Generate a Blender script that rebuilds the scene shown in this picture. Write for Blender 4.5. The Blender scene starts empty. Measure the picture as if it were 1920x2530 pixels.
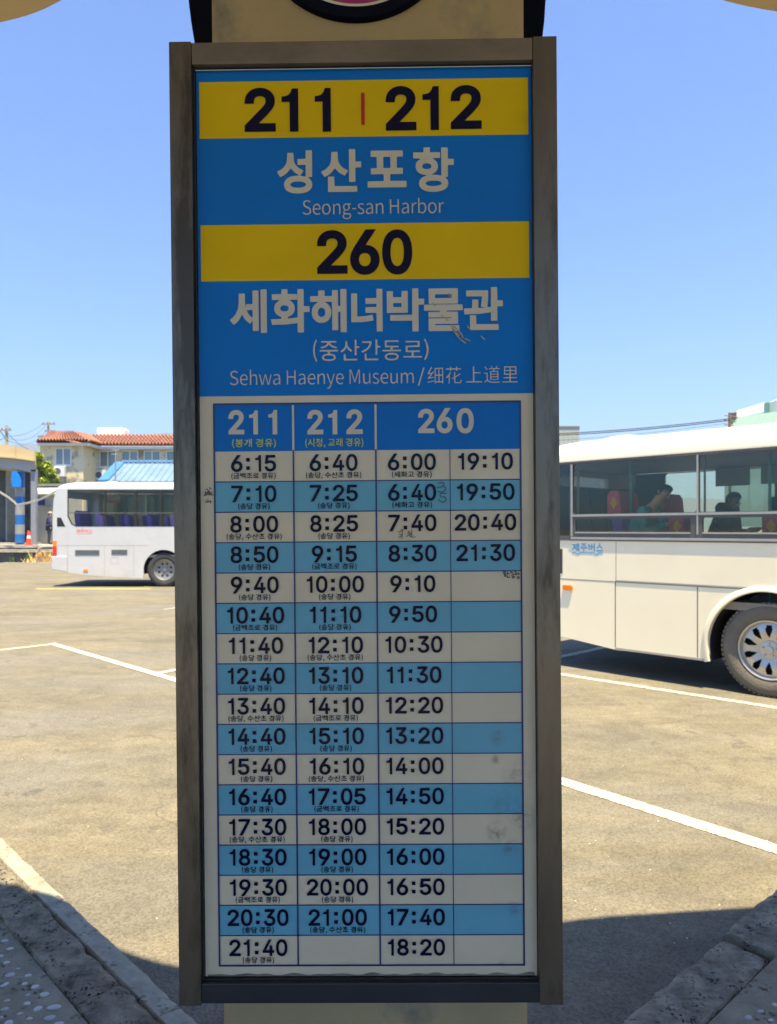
import bpy, bmesh, math, random
from mathutils import Vector, Matrix, Euler, noise
from mathutils.geometry import tessellate_polygon
random.seed(7)
S = bpy.context.scene
COL = S.collection
PI = math.pi
F, CX, CY, H = 1850.0, 960.0, 1307.0, 1.68     # focal length in photo pixels, principal column, horizon row, eye height (m)

# ------------------------------------------------------------------ camera, sky, sun, exposure
cam = bpy.data.cameras.new('camera'); camo = bpy.data.objects.new('camera', cam); COL.objects.link(camo)
cam.sensor_fit = 'HORIZONTAL'; cam.sensor_width = 36; cam.lens = F / 1920 * 36
cam.shift_y = (CY - 1265) / 1920; cam.clip_start = 0.05; cam.clip_end = 20000
camo.location = (0, 0, H); camo.rotation_euler = (PI / 2, 0, 0)
cam.dof.use_dof = True; cam.dof.focus_distance = 1.215; cam.dof.aperture_fstop = 15
S.camera = camo
SUN = Vector((0.098, -0.248, 1.0)).normalized()
sl = bpy.data.lights.new('sun', 'SUN'); sl.energy = 5.0; sl.angle = math.radians(0.55); sl.color = (1.0, 0.82, 0.53)
so = bpy.data.objects.new('sun', sl); COL.objects.link(so); so.rotation_euler = SUN.to_track_quat('Z', 'Y').to_euler()
W = bpy.data.worlds.new('World'); S.world = W; W.use_nodes = True
nt = W.node_tree; bg = nt.nodes['Background']; sky = nt.nodes.new('ShaderNodeTexSky')
sky.sky_type = 'NISHITA'; sky.sun_disc = False; sky.sun_elevation = math.asin(SUN.z); sky.sun_rotation = math.atan2(SUN.x, SUN.y)
sky.air_density = 1.0; sky.dust_density = 0.9; sky.ozone_density = 2.0; sky.altitude = 0
gm = nt.nodes.new('ShaderNodeGamma'); gm.inputs[1].default_value = 1.25; tn = nt.nodes.new('ShaderNodeMix'); tn.data_type = 'RGBA'; tn.blend_type = 'MULTIPLY'; tn.inputs['Factor'].default_value = 1; tn.inputs[7].default_value = (0.36, 0.66, 0.98, 1)
nt.links.new(sky.outputs[0], gm.inputs[0]); nt.links.new(gm.outputs[0], tn.inputs[6]); nt.links.new(tn.outputs[2], bg.inputs[0]); bg.inputs[1].default_value = 0.06
S.view_settings.view_transform = 'Standard'; S.view_settings.look = 'None'; S.view_settings.gamma = 1
S.view_settings.exposure = 1.72; S.view_settings.use_curve_mapping = False
S.cycles.max_bounces = 8; S.cycles.transparent_max_bounces = 16; S.cycles.diffuse_bounces = 4
S.cycles.caustics_reflective = False; S.cycles.caustics_refractive = False; S.cycles.sample_clamp_indirect = 6

# ------------------------------------------------------------------ materials
MATS = {}
def node(nt, t, **k):
    n = nt.nodes.new(t)
    for a, b in k.items():
        if a.startswith('i_'): n.inputs[a[2:].replace('_', ' ')].default_value = b
        else: setattr(n, a, b)
    return n
def c4(c): return (c[0], c[1], c[2], 1)
def pmat(name, col, rough=0.6, metal=0.0, var=0.15, vs=3.0, bump=0.0, bs=60.0, spec=0.5, stretch=(1, 1, 1), dirt=None, dscale=2.0, dlo=0.55, dhi=0.75, coat=0.0):
    """principled, brightness mottled by noise in object space, optional dirt colour patches, optional bump"""
    if name in MATS: return MATS[name]
    m = bpy.data.materials.new(name); m.use_nodes = True; t = m.node_tree; L = t.links
    b = t.nodes['Principled BSDF']
    b.inputs['Roughness'].default_value = rough; b.inputs['Metallic'].default_value = metal
    b.inputs['Specular IOR Level'].default_value = spec; b.inputs['Coat Weight'].default_value = coat
    tc = node(t, 'ShaderNodeTexCoord'); mp = node(t, 'ShaderNodeMapping'); mp.inputs['Scale'].default_value = stretch
    L.new(tc.outputs['Object'], mp.inputs[0])
    n = node(t, 'ShaderNodeTexNoise', i_Scale=vs, i_Detail=6.0, i_Roughness=0.62); L.new(mp.outputs[0], n.inputs['Vector'])
    mr = node(t, 'ShaderNodeMapRange'); mr.inputs['From Min'].default_value = 0.3; mr.inputs['From Max'].default_value = 0.7
    mr.inputs['To Min'].default_value = 1 - var; mr.inputs['To Max'].default_value = 1 + var; L.new(n.outputs['Fac'], mr.inputs['Value'])
    mx = node(t, 'ShaderNodeMix', data_type='RGBA', blend_type='MULTIPLY'); mx.inputs['Factor'].default_value = 1
    mx.inputs[6].default_value = c4(col); L.new(mr.outputs[0], mx.inputs[7]); out = mx.outputs[2]
    if dirt:
        n2 = node(t, 'ShaderNodeTexNoise', i_Scale=dscale, i_Detail=9.0, i_Roughness=0.7); L.new(mp.outputs[0], n2.inputs['Vector'])
        r2 = node(t, 'ShaderNodeMapRange'); r2.inputs['From Min'].default_value = dlo; r2.inputs['From Max'].default_value = dhi; L.new(n2.outputs['Fac'], r2.inputs['Value'])
        m2 = node(t, 'ShaderNodeMix', data_type='RGBA'); L.new(r2.outputs[0], m2.inputs['Factor']); L.new(out, m2.inputs[6]); m2.inputs[7].default_value = c4(dirt); out = m2.outputs[2]
    L.new(out, b.inputs['Base Color'])
    if bump:
        n3 = node(t, 'ShaderNodeTexNoise', i_Scale=bs, i_Detail=5.0); L.new(mp.outputs[0], n3.inputs['Vector'])
        bp = node(t, 'ShaderNodeBump'); bp.inputs['Strength'].default_value = min(1, bump * 2); bp.inputs['Distance'].default_value = bump / bs * 4
        L.new(n3.outputs['Fac'], bp.inputs['Height']); L.new(bp.outputs[0], b.inputs['Normal'])
    MATS[name] = m
    return m
def glassmat(name, tint, refl=1.0, rough=0.02):
    m = bpy.data.materials.new(name); m.use_nodes = True; t = m.node_tree; t.nodes.clear(); L = t.links
    o = node(t, 'ShaderNodeOutputMaterial'); tr = node(t, 'ShaderNodeBsdfTransparent'); tr.inputs[0].default_value = c4(tint)
    g = node(t, 'ShaderNodeBsdfGlossy'); g.inputs['Roughness'].default_value = rough; fr = node(t, 'ShaderNodeFresnel'); fr.inputs[0].default_value = 1.5
    mu = node(t, 'ShaderNodeMath', operation='MULTIPLY'); mu.inputs[1].default_value = refl; mu.use_clamp = True
    L.new(fr.outputs[0], mu.inputs[0]); mx = node(t, 'ShaderNodeMixShader'); L.new(mu.outputs[0], mx.inputs[0]); L.new(tr.outputs[0], mx.inputs[1]); L.new(g.outputs[0], mx.inputs[2]); L.new(mx.outputs[0], o.inputs[0])
    MATS[name] = m
    return m

def asphalt_mat():
    m = bpy.data.materials.new('worn_asphalt'); m.use_nodes = True; t = m.node_tree; L = t.links; b = t.nodes['Principled BSDF']
    b.inputs['Roughness'].default_value = 0.9; b.inputs['Specular IOR Level'].default_value = 0.25
    tc = node(t, 'ShaderNodeTexCoord')
    def mapped(s):
        mp = node(t, 'ShaderNodeMapping'); mp.inputs['Scale'].default_value = s; L.new(tc.outputs['Object'], mp.inputs[0]); return mp.outputs[0]
    def ramp(src, pts):
        r = node(t, 'ShaderNodeValToRGB'); e = r.color_ramp.elements
        while len(e) < len(pts): e.new(0.5)
        for k, (p, c) in enumerate(pts): e[k].position = p; e[k].color = c4(c) if not isinstance(c, (int, float)) else (c, c, c, 1)
        L.new(src, r.inputs[0]); return r.outputs[0]
    def mix(f, a, bb, mode='MIX'):
        x = node(t, 'ShaderNodeMix', data_type='RGBA', blend_type=mode)
        if isinstance(f, float): x.inputs['Factor'].default_value = f
        else: L.new(f, x.inputs['Factor'])
        for s, i in ((a, 6), (bb, 7)):
            if isinstance(s, tuple): x.inputs[i].default_value = c4(s)
            else: L.new(s, x.inputs[i])
        return x.outputs[2]
    big = node(t, 'ShaderNodeTexNoise', i_Scale=0.45, i_Detail=5.0, i_Roughness=0.6); L.new(mapped((1, 1.4, 1)), big.inputs['Vector'])
    base = ramp(big.outputs['Fac'], [(0.3, (0.135, 0.126, 0.098)), (0.5, (0.167, 0.154, 0.112)), (0.7, (0.195, 0.174, 0.121))])
    med = node(t, 'ShaderNodeTexNoise', i_Scale=5.0, i_Detail=8.0, i_Roughness=0.75); L.new(mapped((1, 1, 1)), med.inputs['Vector'])
    base = mix(1.0, base, ramp(med.outputs['Fac'], [(0.3, 0.8), (0.7, 1.15)]), 'MULTIPLY')
    # pale worn lanes and greyer newer patches
    wl_ = node(t, 'ShaderNodeTexNoise', i_Scale=0.28, i_Detail=7.0, i_Roughness=0.66, i_Distortion=0.8); L.new(mapped((1.0, 2.2, 1)), wl_.inputs['Vector'])
    base = mix(ramp(wl_.outputs['Fac'], [(0.46, 0.0), (0.62, 0.75)]), base, (0.16, 0.155, 0.135))
    sw = node(t, 'ShaderNodeTexNoise', i_Scale=1.6, i_Detail=8.0, i_Roughness=0.7, i_Distortion=1.2); L.new(mapped((0.7, 1.3, 1)), sw.inputs['Vector'])
    base = mix(1.0, base, ramp(sw.outputs['Fac'], [(0.32, 0.80), (0.5, 1.0), (0.68, 1.16)]), 'MULTIPLY')
    # fine cracks
    cd = node(t, 'ShaderNodeTexNoise', i_Scale=2.2, i_Detail=5.0); L.new(mapped((1, 1, 1)), cd.inputs['Vector'])
    cm = mix(0.35, mapped((1, 1, 1)), cd.outputs['Color'], 'LINEAR_LIGHT')
    cv = node(t, 'ShaderNodeTexVoronoi', feature='DISTANCE_TO_EDGE', i_Scale=0.42); L.new(cm, cv.inputs['Vector'])
    ck = node(t, 'ShaderNodeMath', operation='MULTIPLY'); L.new(ramp(cv.outputs['Distance'], [(0.0, 0.7), (0.006, 0.0)]), ck.inputs[0]); L.new(ramp(big.outputs['Fac'], [(0.5, 0.0), (0.56, 1.0)]), ck.inputs[1])
    base = mix(ck.outputs[0], base, (0.08, 0.075, 0.065))
    # oil drips and tyre scuffs
    st = node(t, 'ShaderNodeTexNoise', i_Scale=5.5, i_Detail=3.0, i_Roughness=0.5); L.new(mapped((1.0, 0.75, 1)), st.inputs['Vector'])
    st2 = node(t, 'ShaderNodeTexNoise', i_Scale=0.55, i_Detail=2.0); L.new(mapped((1, 1, 1)), st2.inputs['Vector'])
    f1 = ramp(st.outputs['Fac'], [(0.62, 0.0), (0.69, 1.0)]); f2 = ramp(st2.outputs['Fac'], [(0.42, 0.0), (0.6, 0.7)])
    f = node(t, 'ShaderNodeMath', operation='MULTIPLY'); L.new(f1, f.inputs[0]); L.new(f2, f.inputs[1])
    base = mix(f.outputs[0], base, (0.10, 0.095, 0.085))
    # aggregate
    vo = node(t, 'ShaderNodeTexVoronoi', i_Scale=110.0); L.new(mapped((1, 1, 1)), vo.inputs['Vector'])
    sep = node(t, 'ShaderNodeSeparateColor'); L.new(vo.outputs['Color'], sep.inputs[0])
    base = mix(1.0, base, ramp(sep.outputs[0], [(0.0, 0.72), (0.5, 1.0), (1.0, 1.2)]), 'MULTIPLY')
    vo2 = node(t, 'ShaderNodeTexVoronoi', i_Scale=26.0, i_Randomness=1.0); L.new(mapped((1, 1, 1)), vo2.inputs['Vector'])
    sp2 = node(t, 'ShaderNodeSeparateColor'); L.new(vo2.outputs['Color'], sp2.inputs[0])
    near = ramp(vo2.outputs['Distance'], [(0.07, 1.0), (0.12, 0.0)]); rare = ramp(sp2.outputs[1], [(0.955, 0.0), (0.96, 1.0)])
    g = node(t, 'ShaderNodeMath', operation='MULTIPLY'); L.new(near, g.inputs[0]); L.new(rare, g.inputs[1])
    base = mix(g.outputs[0], base, (0.62, 0.6, 0.55))
    L.new(base, b.inputs['Base Color'])
    bn = node(t, 'ShaderNodeTexNoise', i_Scale=75.0, i_Detail=4.0, i_Roughness=0.7); L.new(mapped((1, 1, 1)), bn.inputs['Vector'])
    ad = node(t, 'ShaderNodeMath', operation='ADD'); L.new(bn.outputs['Fac'], ad.inputs[0]); L.new(vo.outputs['Distance'], ad.inputs[1])
    bp = node(t, 'ShaderNodeBump'); bp.inputs['Strength'].default_value = 0.8; bp.inputs['Distance'].default_value = 0.006
    L.new(ad.outputs[0], bp.inputs['Height']); L.new(bp.outputs[0], b.inputs['Normal'])
    MATS['asphalt'] = m
    return m
def paintline_mat(name, col, wear=0.6):
    """road paint with worn spots where the asphalt shows"""
    m = bpy.data.materials.new(name); m.use_nodes = True; t = m.node_tree; L = t.links; b = t.nodes['Principled BSDF']; b.inputs['Roughness'].default_value = 0.75
    tc = node(t, 'ShaderNodeTexCoord'); n = node(t, 'ShaderNodeTexNoise', i_Scale=24.0, i_Detail=5.0, i_Roughness=0.65); L.new(tc.outputs['Object'], n.inputs['Vector'])
    r = node(t, 'ShaderNodeMapRange'); r.inputs['From Min'].default_value = wear; r.inputs['From Max'].default_value = wear + 0.06; L.new(n.outputs['Fac'], r.inputs['Value'])
    x = node(t, 'ShaderNodeMix', data_type='RGBA'); L.new(r.outputs[0], x.inputs['Factor']); x.inputs[6].default_value = c4(col); x.inputs[7].default_value = (0.26, 0.235, 0.19, 1)
    L.new(x.outputs[2], b.inputs['Base Color']); MATS[name] = m
    return m
def stone_mat(name, c0, c1, pit=0.5, scale=1.0):
    """basalt or old concrete: mottled, dark pits, strong fine relief"""
    m = bpy.data.materials.new(name); m.use_nodes = True; t = m.node_tree; L = t.links; b = t.nodes['Principled BSDF']; b.inputs['Roughness'].default_value = 0.9; b.inputs['Specular IOR Level'].default_value = 0.3
    tc = node(t, 'ShaderNodeTexCoord')
    n = node(t, 'ShaderNodeTexNoise', i_Scale=7.0 * scale, i_Detail=9.0, i_Roughness=0.72); L.new(tc.outputs['Object'], n.inputs['Vector'])
    r = node(t, 'ShaderNodeValToRGB'); r.color_ramp.elements[0].position = 0.3; r.color_ramp.elements[1].position = 0.7
    r.color_ramp.elements[0].color = c4(c0); r.color_ramp.elements[1].color = c4(c1); L.new(n.outputs['Fac'], r.inputs[0])
    v = node(t, 'ShaderNodeTexVoronoi', i_Scale=42.0 * scale); dn = node(t, 'ShaderNodeTexNoise', i_Scale=30.0 * scale, i_Detail=4.0); L.new(tc.outputs['Object'], dn.inputs['Vector']); dm = node(t, 'ShaderNodeMix', data_type='RGBA', blend_type='LINEAR_LIGHT'); dm.inputs['Factor'].default_value = 0.035; L.new(tc.outputs['Object'], dm.inputs[6]); L.new(dn.outputs['Color'], dm.inputs[7]); L.new(dm.outputs[2], v.inputs['Vector'])
    n2 = node(t, 'ShaderNodeTexNoise', i_Scale=11.0 * scale, i_Detail=3.0); L.new(tc.outputs['Object'], n2.inputs['Vector'])
    pr = node(t, 'ShaderNodeMapRange'); pr.inputs['From Min'].default_value = 0.42; pr.inputs['From Max'].default_value = 0.22; L.new(v.outputs['Distance'], pr.inputs['Value'])
    pm = node(t, 'ShaderNodeMapRange'); pm.inputs['From Min'].default_value = 0.48; pm.inputs['From Max'].default_value = 0.6; pm.inputs['To Max'].default_value = pit; L.new(n2.outputs['Fac'], pm.inputs['Value'])
    pp = node(t, 'ShaderNodeMath', operation='MULTIPLY'); L.new(pr.outputs[0], pp.inputs[0]); L.new(pm.outputs[0], pp.inputs[1])
    x = node(t, 'ShaderNodeMix', data_type='RGBA'); L.new(pp.outputs[0], x.inputs['Factor']); L.new(r.outputs[0], x.inputs[6]); x.inputs[7].default_value = (0.03, 0.03, 0.028, 1)
    L.new(x.outputs[2], b.inputs['Base Color'])
    n3 = node(t, 'ShaderNodeTexNoise', i_Scale=70.0 * scale, i_Detail=6.0, i_Roughness=0.75); L.new(tc.outputs['Object'], n3.inputs['Vector'])
    sb = node(t, 'ShaderNodeMath', operation='SUBTRACT'); L.new(n3.outputs['Fac'], sb.inputs[0]); L.new(pp.outputs[0], sb.inputs[1])
    ad = node(t, 'ShaderNodeMath', operation='ADD'); L.new(sb.outputs[0], ad.inputs[0]); L.new(n.outputs['Fac'], ad.inputs[1])
    bp = node(t, 'ShaderNodeBump'); bp.inputs['Strength'].default_value = 0.9; bp.inputs['Distance'].default_value = 0.017
    L.new(ad.outputs[0], bp.inputs['Height']); L.new(bp.outputs[0], b.inputs['Normal']); MATS[name] = m
    return m

# ------------------------------------------------------------------ mesh helpers
class MB:
    def __init__(s): s.v = []; s.f = []
    def add(s, vs, fs):
        n = len(s.v); s.v += [tuple(v) for v in vs]; s.f += [tuple(i + n for i in f) for f in fs]; return s
    def box(s, x0, x1, y0, y1, z0, z1):
        return s.add([(x, y, z) for z in (z0, z1) for y in (y0, y1) for x in (x0, x1)], [(0, 2, 3, 1), (4, 5, 7, 6), (0, 1, 5, 4), (2, 6, 7, 3), (0, 4, 6, 2), (1, 3, 7, 5)])
    def hexa(s, a, b):
        """two quads a and b (4 points each) joined"""
        return s.add(list(a) + list(b), [(0, 3, 2, 1), (4, 5, 6, 7), (0, 1, 5, 4), (1, 2, 6, 5), (2, 3, 7, 6), (3, 0, 4, 7)])
    def prism(s, poly, d0, d1, ax='y'):
        """2-d polygon (x,z) extruded in y, or (x,y) extruded in z, or (y,z) extruded in x"""
        def P(p, d): return (p[0], d, p[1]) if ax == 'y' else ((p[0], p[1], d) if ax == 'z' else (d, p[0], p[1]))
        n = len(poly)
        return s.add([P(p, d0) for p in poly] + [P(p, d1) for p in poly], [tuple(range(n)), tuple(range(2 * n - 1, n - 1, -1))] + [(i, i + n, (i + 1) % n + n, (i + 1) % n) for i in range(n)])
    def skewback(s, d):
        """slant the right end of a deep slab: its far right corner stands further out, as the plan of the building is not square"""
        xm = max(v[0] for v in s.v); s.v = [((v[0] + 22 - 22) + ((v[0] - 22) * d / 38.0 if v[1] > d * 0.5 and v[0] > xm - 3 else 0), v[1], v[2]) for v in s.v]; return s
    def quad(s, a, b, c, d): return s.add([a, b, c, d], [(0, 1, 2, 3)])
    def tube(s, pts, r, n=8, cap=True):
        pts = [Vector(p) for p in pts]; rs = r if isinstance(r, (list, tuple)) else [r] * len(pts); rings = []
        up = Vector((0.02, 0.01, 1))
        for i, p in enumerate(pts):
            d = (pts[min(i + 1, len(pts) - 1)] - pts[max(i - 1, 0)]).normalized()
            u = d.cross(up)
            if u.length < 1e-3: u = d.cross(Vector((1, 0, 0)))
            u.normalize(); w = d.cross(u)
            rings.append([p + (u * math.cos(a) + w * math.sin(a)) * rs[i] for a in [2 * PI * k / n for k in range(n)]])
        vs = [v for rr in rings for v in rr]; fs = []
        for i in range(len(pts) - 1):
            for k in range(n): fs.append((i * n + k, i * n + (k + 1) % n, (i + 1) * n + (k + 1) % n, (i + 1) * n + k))
        if cap: fs += [tuple(range(n - 1, -1, -1)), tuple(range((len(pts) - 1) * n, len(pts) * n))]
        return s.add(vs, fs)
    def lathe(s, prof, c, ax='y', n=32, closed=False):
        """profile of (radius, axial) pairs turned about an axis through c"""
        vs = []; fs = []; m = len(prof)
        for k in range(n):
            a = 2 * PI * k / n; ca, sa = math.cos(a), math.sin(a)
            for r, d in prof:
                vs.append((c[0] + r * ca, c[1] + d, c[2] + r * sa) if ax == 'y' else ((c[0] + r * ca, c[1] + r * sa, c[2] + d) if ax == 'z' else (c[0] + d, c[1] + r * ca, c[2] + r * sa)))
        for k in range(n):
            k2 = (k + 1) % n
            for j in range(m if closed else m - 1):
                j2 = (j + 1) % m; fs.append((k * m + j, k * m + j2, k2 * m + j2, k2 * m + j))
        return s.add(vs, fs)
    def ball(s, c, r, n=12, m=8, sc=(1, 1, 1)):
        vs = [(c[0], c[1], c[2] - r * sc[2])]; fs = []
        for j in range(1, m):
            t = PI * j / m
            for k in range(n):
                a = 2 * PI * k / n; vs.append((c[0] + r * sc[0] * math.sin(t) * math.cos(a), c[1] + r * sc[1] * math.sin(t) * math.sin(a), c[2] - r * sc[2] * math.cos(t)))
        vs.append((c[0], c[1], c[2] + r * sc[2])); T = len(vs) - 1
        for k in range(n):
            fs.append((0, 1 + (k + 1) % n, 1 + k)); fs.append((T, 1 + (m - 2) * n + k, 1 + (m - 2) * n + (k + 1) % n))
        for j in range(m - 2):
            for k in range(n): fs.append((1 + j * n + k, 1 + j * n + (k + 1) % n, 1 + (j + 1) * n + (k + 1) % n, 1 + (j + 1) * n + k))
        return s.add(vs, fs)
    def build(s, name, mat, parent=None, smooth=False, bevel=0, seg=2, loc=None, fix=True, **tags):
        me = bpy.data.meshes.new(name); me.from_pydata(s.v, [], s.f)
        if fix or bevel:
            bm = bmesh.new(); bm.from_mesh(me)
            if fix: bmesh.ops.recalc_face_normals(bm, faces=bm.faces)
            if bevel:
                ed = [e for e in bm.edges if len(e.link_faces) == 2 and e.calc_face_angle(0) > 0.6]
                bmesh.ops.bevel(bm, geom=ed, offset=bevel, segments=seg, profile=0.6, affect='EDGES', clamp_overlap=True)
            bm.to_mesh(me); bm.free()
        me.materials.append(mat)
        if smooth:
            me.polygons.foreach_set('use_smooth', [True] * len(me.polygons))
            if smooth != 2: me.set_sharp_from_angle(angle=0.7)
        o = bpy.data.objects.new(name, me); COL.objects.link(o)
        if loc: o.location = loc
        if parent: o.parent = parent
        for k, v in tags.items(): o['category' if k == 'cat' else k] = v
        return o
def thing(name, label, cat, loc=(0, 0, 0), rot=(0, 0, 0), group=None):
    o = bpy.data.objects.new(name, None); COL.objects.link(o); o.location = loc; o.rotation_euler = rot
    o.empty_display_size = 0.2; o['label'] = label; o['category'] = cat
    if group: o['group'] = group
    return o
def clone(o, parent=None):
    c = o.copy(); COL.objects.link(c); c.parent = parent
    for ch in [k for k in bpy.data.objects if k.parent == o]: clone(ch, c)
    return c
def at(px, py, Y): return ((px - CX) / F * Y, H + (CY - py) / F * Y)
def ground(px, py, z=0.0):
    Y = (H - z) * F / (py - CY); return ((px - CX) / F * Y, Y)
# outlines of the printed characters: closed loops of x, y pairs in thousandths of the glyph box
GL = {'b': {}, 'm': {}, 'B': {}, 'n': {}, 'l': {}}
GL['b']['0'] = [[351,17,436,3,563,3,616,9,677,23,771,61,819,92,892,160,946,243,981,341,997,439,999,492,990,613,964,711,919,802,854,878,775,934,722,960,674,976,563,996,500,999,383,989,281,961,224,934,146,878,86,809,55,757,19,659,3,560,2,439,20,333,57,235,107,159,180,92,266,44], [340,735,383,777,425,799,478,810,542,807,595,790,633,764,666,727,693,674,717,583,722,500,717,417,702,349,680,296,648,250,606,215,553,194,500,189,468,191,404,209,351,251,324,288,306,326,282,417,279,545,298,651,320,704]]
GL['m']['0'] = [[800,79,855,121,919,196,963,282,990,383,999,500,991,610,965,711,940,766,889,843,855,877,778,933,720,961,622,988,500,999,389,990,326,977,229,938,145,878,82,805,35,711,8,610,2,555,2,446,21,329,57,235,109,157,145,119,186,87,274,40,378,10,500,0,622,10,722,38], [423,173,384,188,340,219,305,258,276,313,256,375,245,454,249,586,265,656,280,696,307,742,345,785,389,814,434,830,478,836,534,835,589,823,634,801,674,766,708,719,734,656,750,586,755,500,750,414,735,344,709,282,676,235,641,204,589,177,534,164,467,164]]
GL['b']['1'] = [[999,0,999,999,629,999,549,914,400,849,200,824,0,819,0,689,480,689,480,0]]
GL['m']['1'] = [[999,0,999,999,629,999,549,914,400,849,200,824,0,819,0,689,579,689,579,0]]
GL['b']['2'] = [[427,0,991,0,999,8,999,184,991,191,456,192,738,389,871,498,915,544,947,590,967,636,976,682,975,735,954,797,917,850,855,904,784,943,703,972,646,986,542,998,439,997,335,984,243,958,172,927,123,896,65,843,29,789,7,720,2,644,13,637,289,637,303,644,308,712,323,745,358,778,404,798,485,809,565,802,625,781,647,766,667,743,678,712,673,667,651,628,611,587,507,506,0,146,1,0]]
GL['m']['2'] = [[448,0,992,0,999,9,999,159,992,164,396,167,690,367,842,483,893,530,932,578,955,617,972,665,976,712,964,775,935,831,881,886,822,926,738,962,654,985,545,998,436,997,340,985,243,959,166,926,97,878,47,823,15,760,7,720,3,665,13,658,267,661,279,736,313,783,340,803,376,819,460,834,545,832,606,820,666,791,697,760,712,720,708,673,687,633,642,584,542,507,0,127,1,0]]
GL['b']['3'] = [[806,564,753,585,665,605,653,613,947,850,946,998,86,999,71,996,71,812,75,808,527,808,536,804,290,605,286,452,301,448,419,448,430,434,452,451,559,441,608,429,645,414,679,391,701,360,712,322,703,269,686,246,656,223,624,209,581,198,495,191,441,195,398,204,338,230,309,261,290,330,280,336,11,336,0,330,12,253,37,192,86,131,151,83,226,46,312,20,409,5,505,0,613,7,710,25,796,55,877,100,930,146,974,207,996,276,997,345,976,414,933,475,871,529]]
GL['m']['3'] = [[418,172,349,190,297,222,272,254,257,309,249,314,12,314,0,309,11,246,33,190,61,151,113,104,150,80,215,49,271,30,350,12,440,2,508,0,610,6,666,15,711,25,790,51,880,101,930,143,959,179,989,238,999,309,986,380,959,433,939,459,877,514,801,555,711,584,606,601,946,870,946,989,937,999,74,997,72,846,79,834,576,834,589,831,301,601,298,467,305,462,429,462,440,466,542,458,598,449,655,429,706,396,734,357,745,309,739,269,722,238,700,216,672,198,632,182,587,172,531,166,474,166]]
GL['b']['4'] = [[568,450,568,388,562,383,338,382,330,388,799,992,787,999,511,997,0,342,0,194,11,188,568,187,568,9,573,0,830,1,834,9,833,187,991,188,999,194,996,380,848,382,834,388,834,652,828,658,573,658,568,652]]
GL['m']['4'] = [[593,377,587,362,577,362,299,362,289,363,284,369,775,993,768,998,534,999,523,996,0,329,1,198,12,194,587,195,593,185,596,1,822,0,827,9,827,193,992,195,999,201,999,353,995,361,832,362,827,369,827,641,811,647,609,647,593,641]]
GL['b']['5'] = [[812,73,878,115,934,169,961,207,988,269,999,345,994,399,974,460,936,521,891,568,834,609,778,639,699,667,598,686,519,691,451,688,350,671,347,674,372,807,924,808,935,812,935,996,924,999,113,999,105,988,20,467,23,463,271,443,327,472,395,491,485,499,553,493,620,468,665,433,694,383,700,330,682,276,637,230,575,202,496,191,417,199,384,210,345,230,310,269,294,331,1,330,18,230,51,169,103,115,173,70,260,34,384,7,496,0,609,8,710,30]]
GL['m']['5'] = [[439,168,368,185,309,217,277,254,261,309,0,309,20,214,47,167,75,135,107,108,167,70,238,40,297,22,380,7,439,1,546,2,605,7,664,18,747,42,806,69,875,111,927,159,957,198,987,261,997,309,997,372,984,428,948,497,906,546,857,586,804,617,735,646,664,665,593,677,510,681,415,674,321,653,311,657,311,665,339,831,344,834,925,834,932,846,932,989,925,999,107,997,21,483,25,475,250,458,309,487,380,506,463,515,534,513,593,500,652,473,697,435,722,396,733,356,730,301,712,261,676,221,629,192,569,173,510,165]]
GL['b']['6'] = [[635,445,681,399,697,353,691,291,657,242,600,206,531,190,450,193,381,214,346,238,325,261,302,314,301,353,309,383,343,429,369,448,404,464,473,478,519,478,565,473,600,462], [657,780,881,996,864,999,531,997,128,600,49,498,16,429,1,368,3,299,24,230,69,161,126,108,202,62,289,28,392,7,496,0,600,6,669,18,761,45,841,85,910,138,956,192,989,261,999,337,990,406,959,475,910,533,843,582,761,620,670,644,531,659]]
GL['m']['6'] = [[272,736,166,633,98,557,49,491,18,428,2,364,2,301,11,261,39,198,86,141,130,103,195,64,291,27,388,7,497,0,606,6,702,25,788,56,847,87,908,133,956,189,979,230,997,293,997,364,989,404,960,467,920,515,884,547,811,589,737,617,678,632,581,643,497,645,486,649,852,997,545,997], [362,467,400,482,448,491,497,495,557,491,606,479,642,464,700,420,721,388,731,356,733,325,727,285,690,229,654,201,618,183,581,171,533,164,473,163,436,168,364,190,327,212,300,238,270,293,265,333,271,372,305,428]]
GL['b']['7'] = [[229,999,13,999,1,996,1,806,629,805,643,799,55,9,58,0,379,1,999,837,999,992,994,998]]
GL['m']['7'] = [[684,817,73,9,73,0,361,2,999,849,999,993,984,999,13,999,1,995,1,832,672,832,684,831,691,825]]
GL['b']['8'] = [[922,130,957,167,989,228,999,288,993,341,973,394,941,439,882,492,827,523,879,562,905,591,942,659,951,712,949,749,933,802,910,840,868,886,803,930,727,964,640,987,543,998,413,994,315,977,239,952,185,925,129,886,87,840,55,780,48,749,48,689,68,628,112,568,170,523,120,495,71,454,39,417,12,364,1,318,3,258,23,197,44,165,69,137,120,95,207,50,283,26,337,14,445,1,597,5,705,23,759,39,835,70,873,92], [380,402,445,418,521,420,595,409,650,386,694,349,709,311,706,273,679,235,651,216,619,203,532,189,423,193,380,203,339,220,309,243,295,265,289,288,290,318,299,341,317,364,347,386], [463,810,521,811,586,800,629,780,657,749,666,712,654,666,622,636,575,615,499,606,434,612,380,632,343,666,334,689,332,719,337,742,352,765,397,795]]
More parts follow.
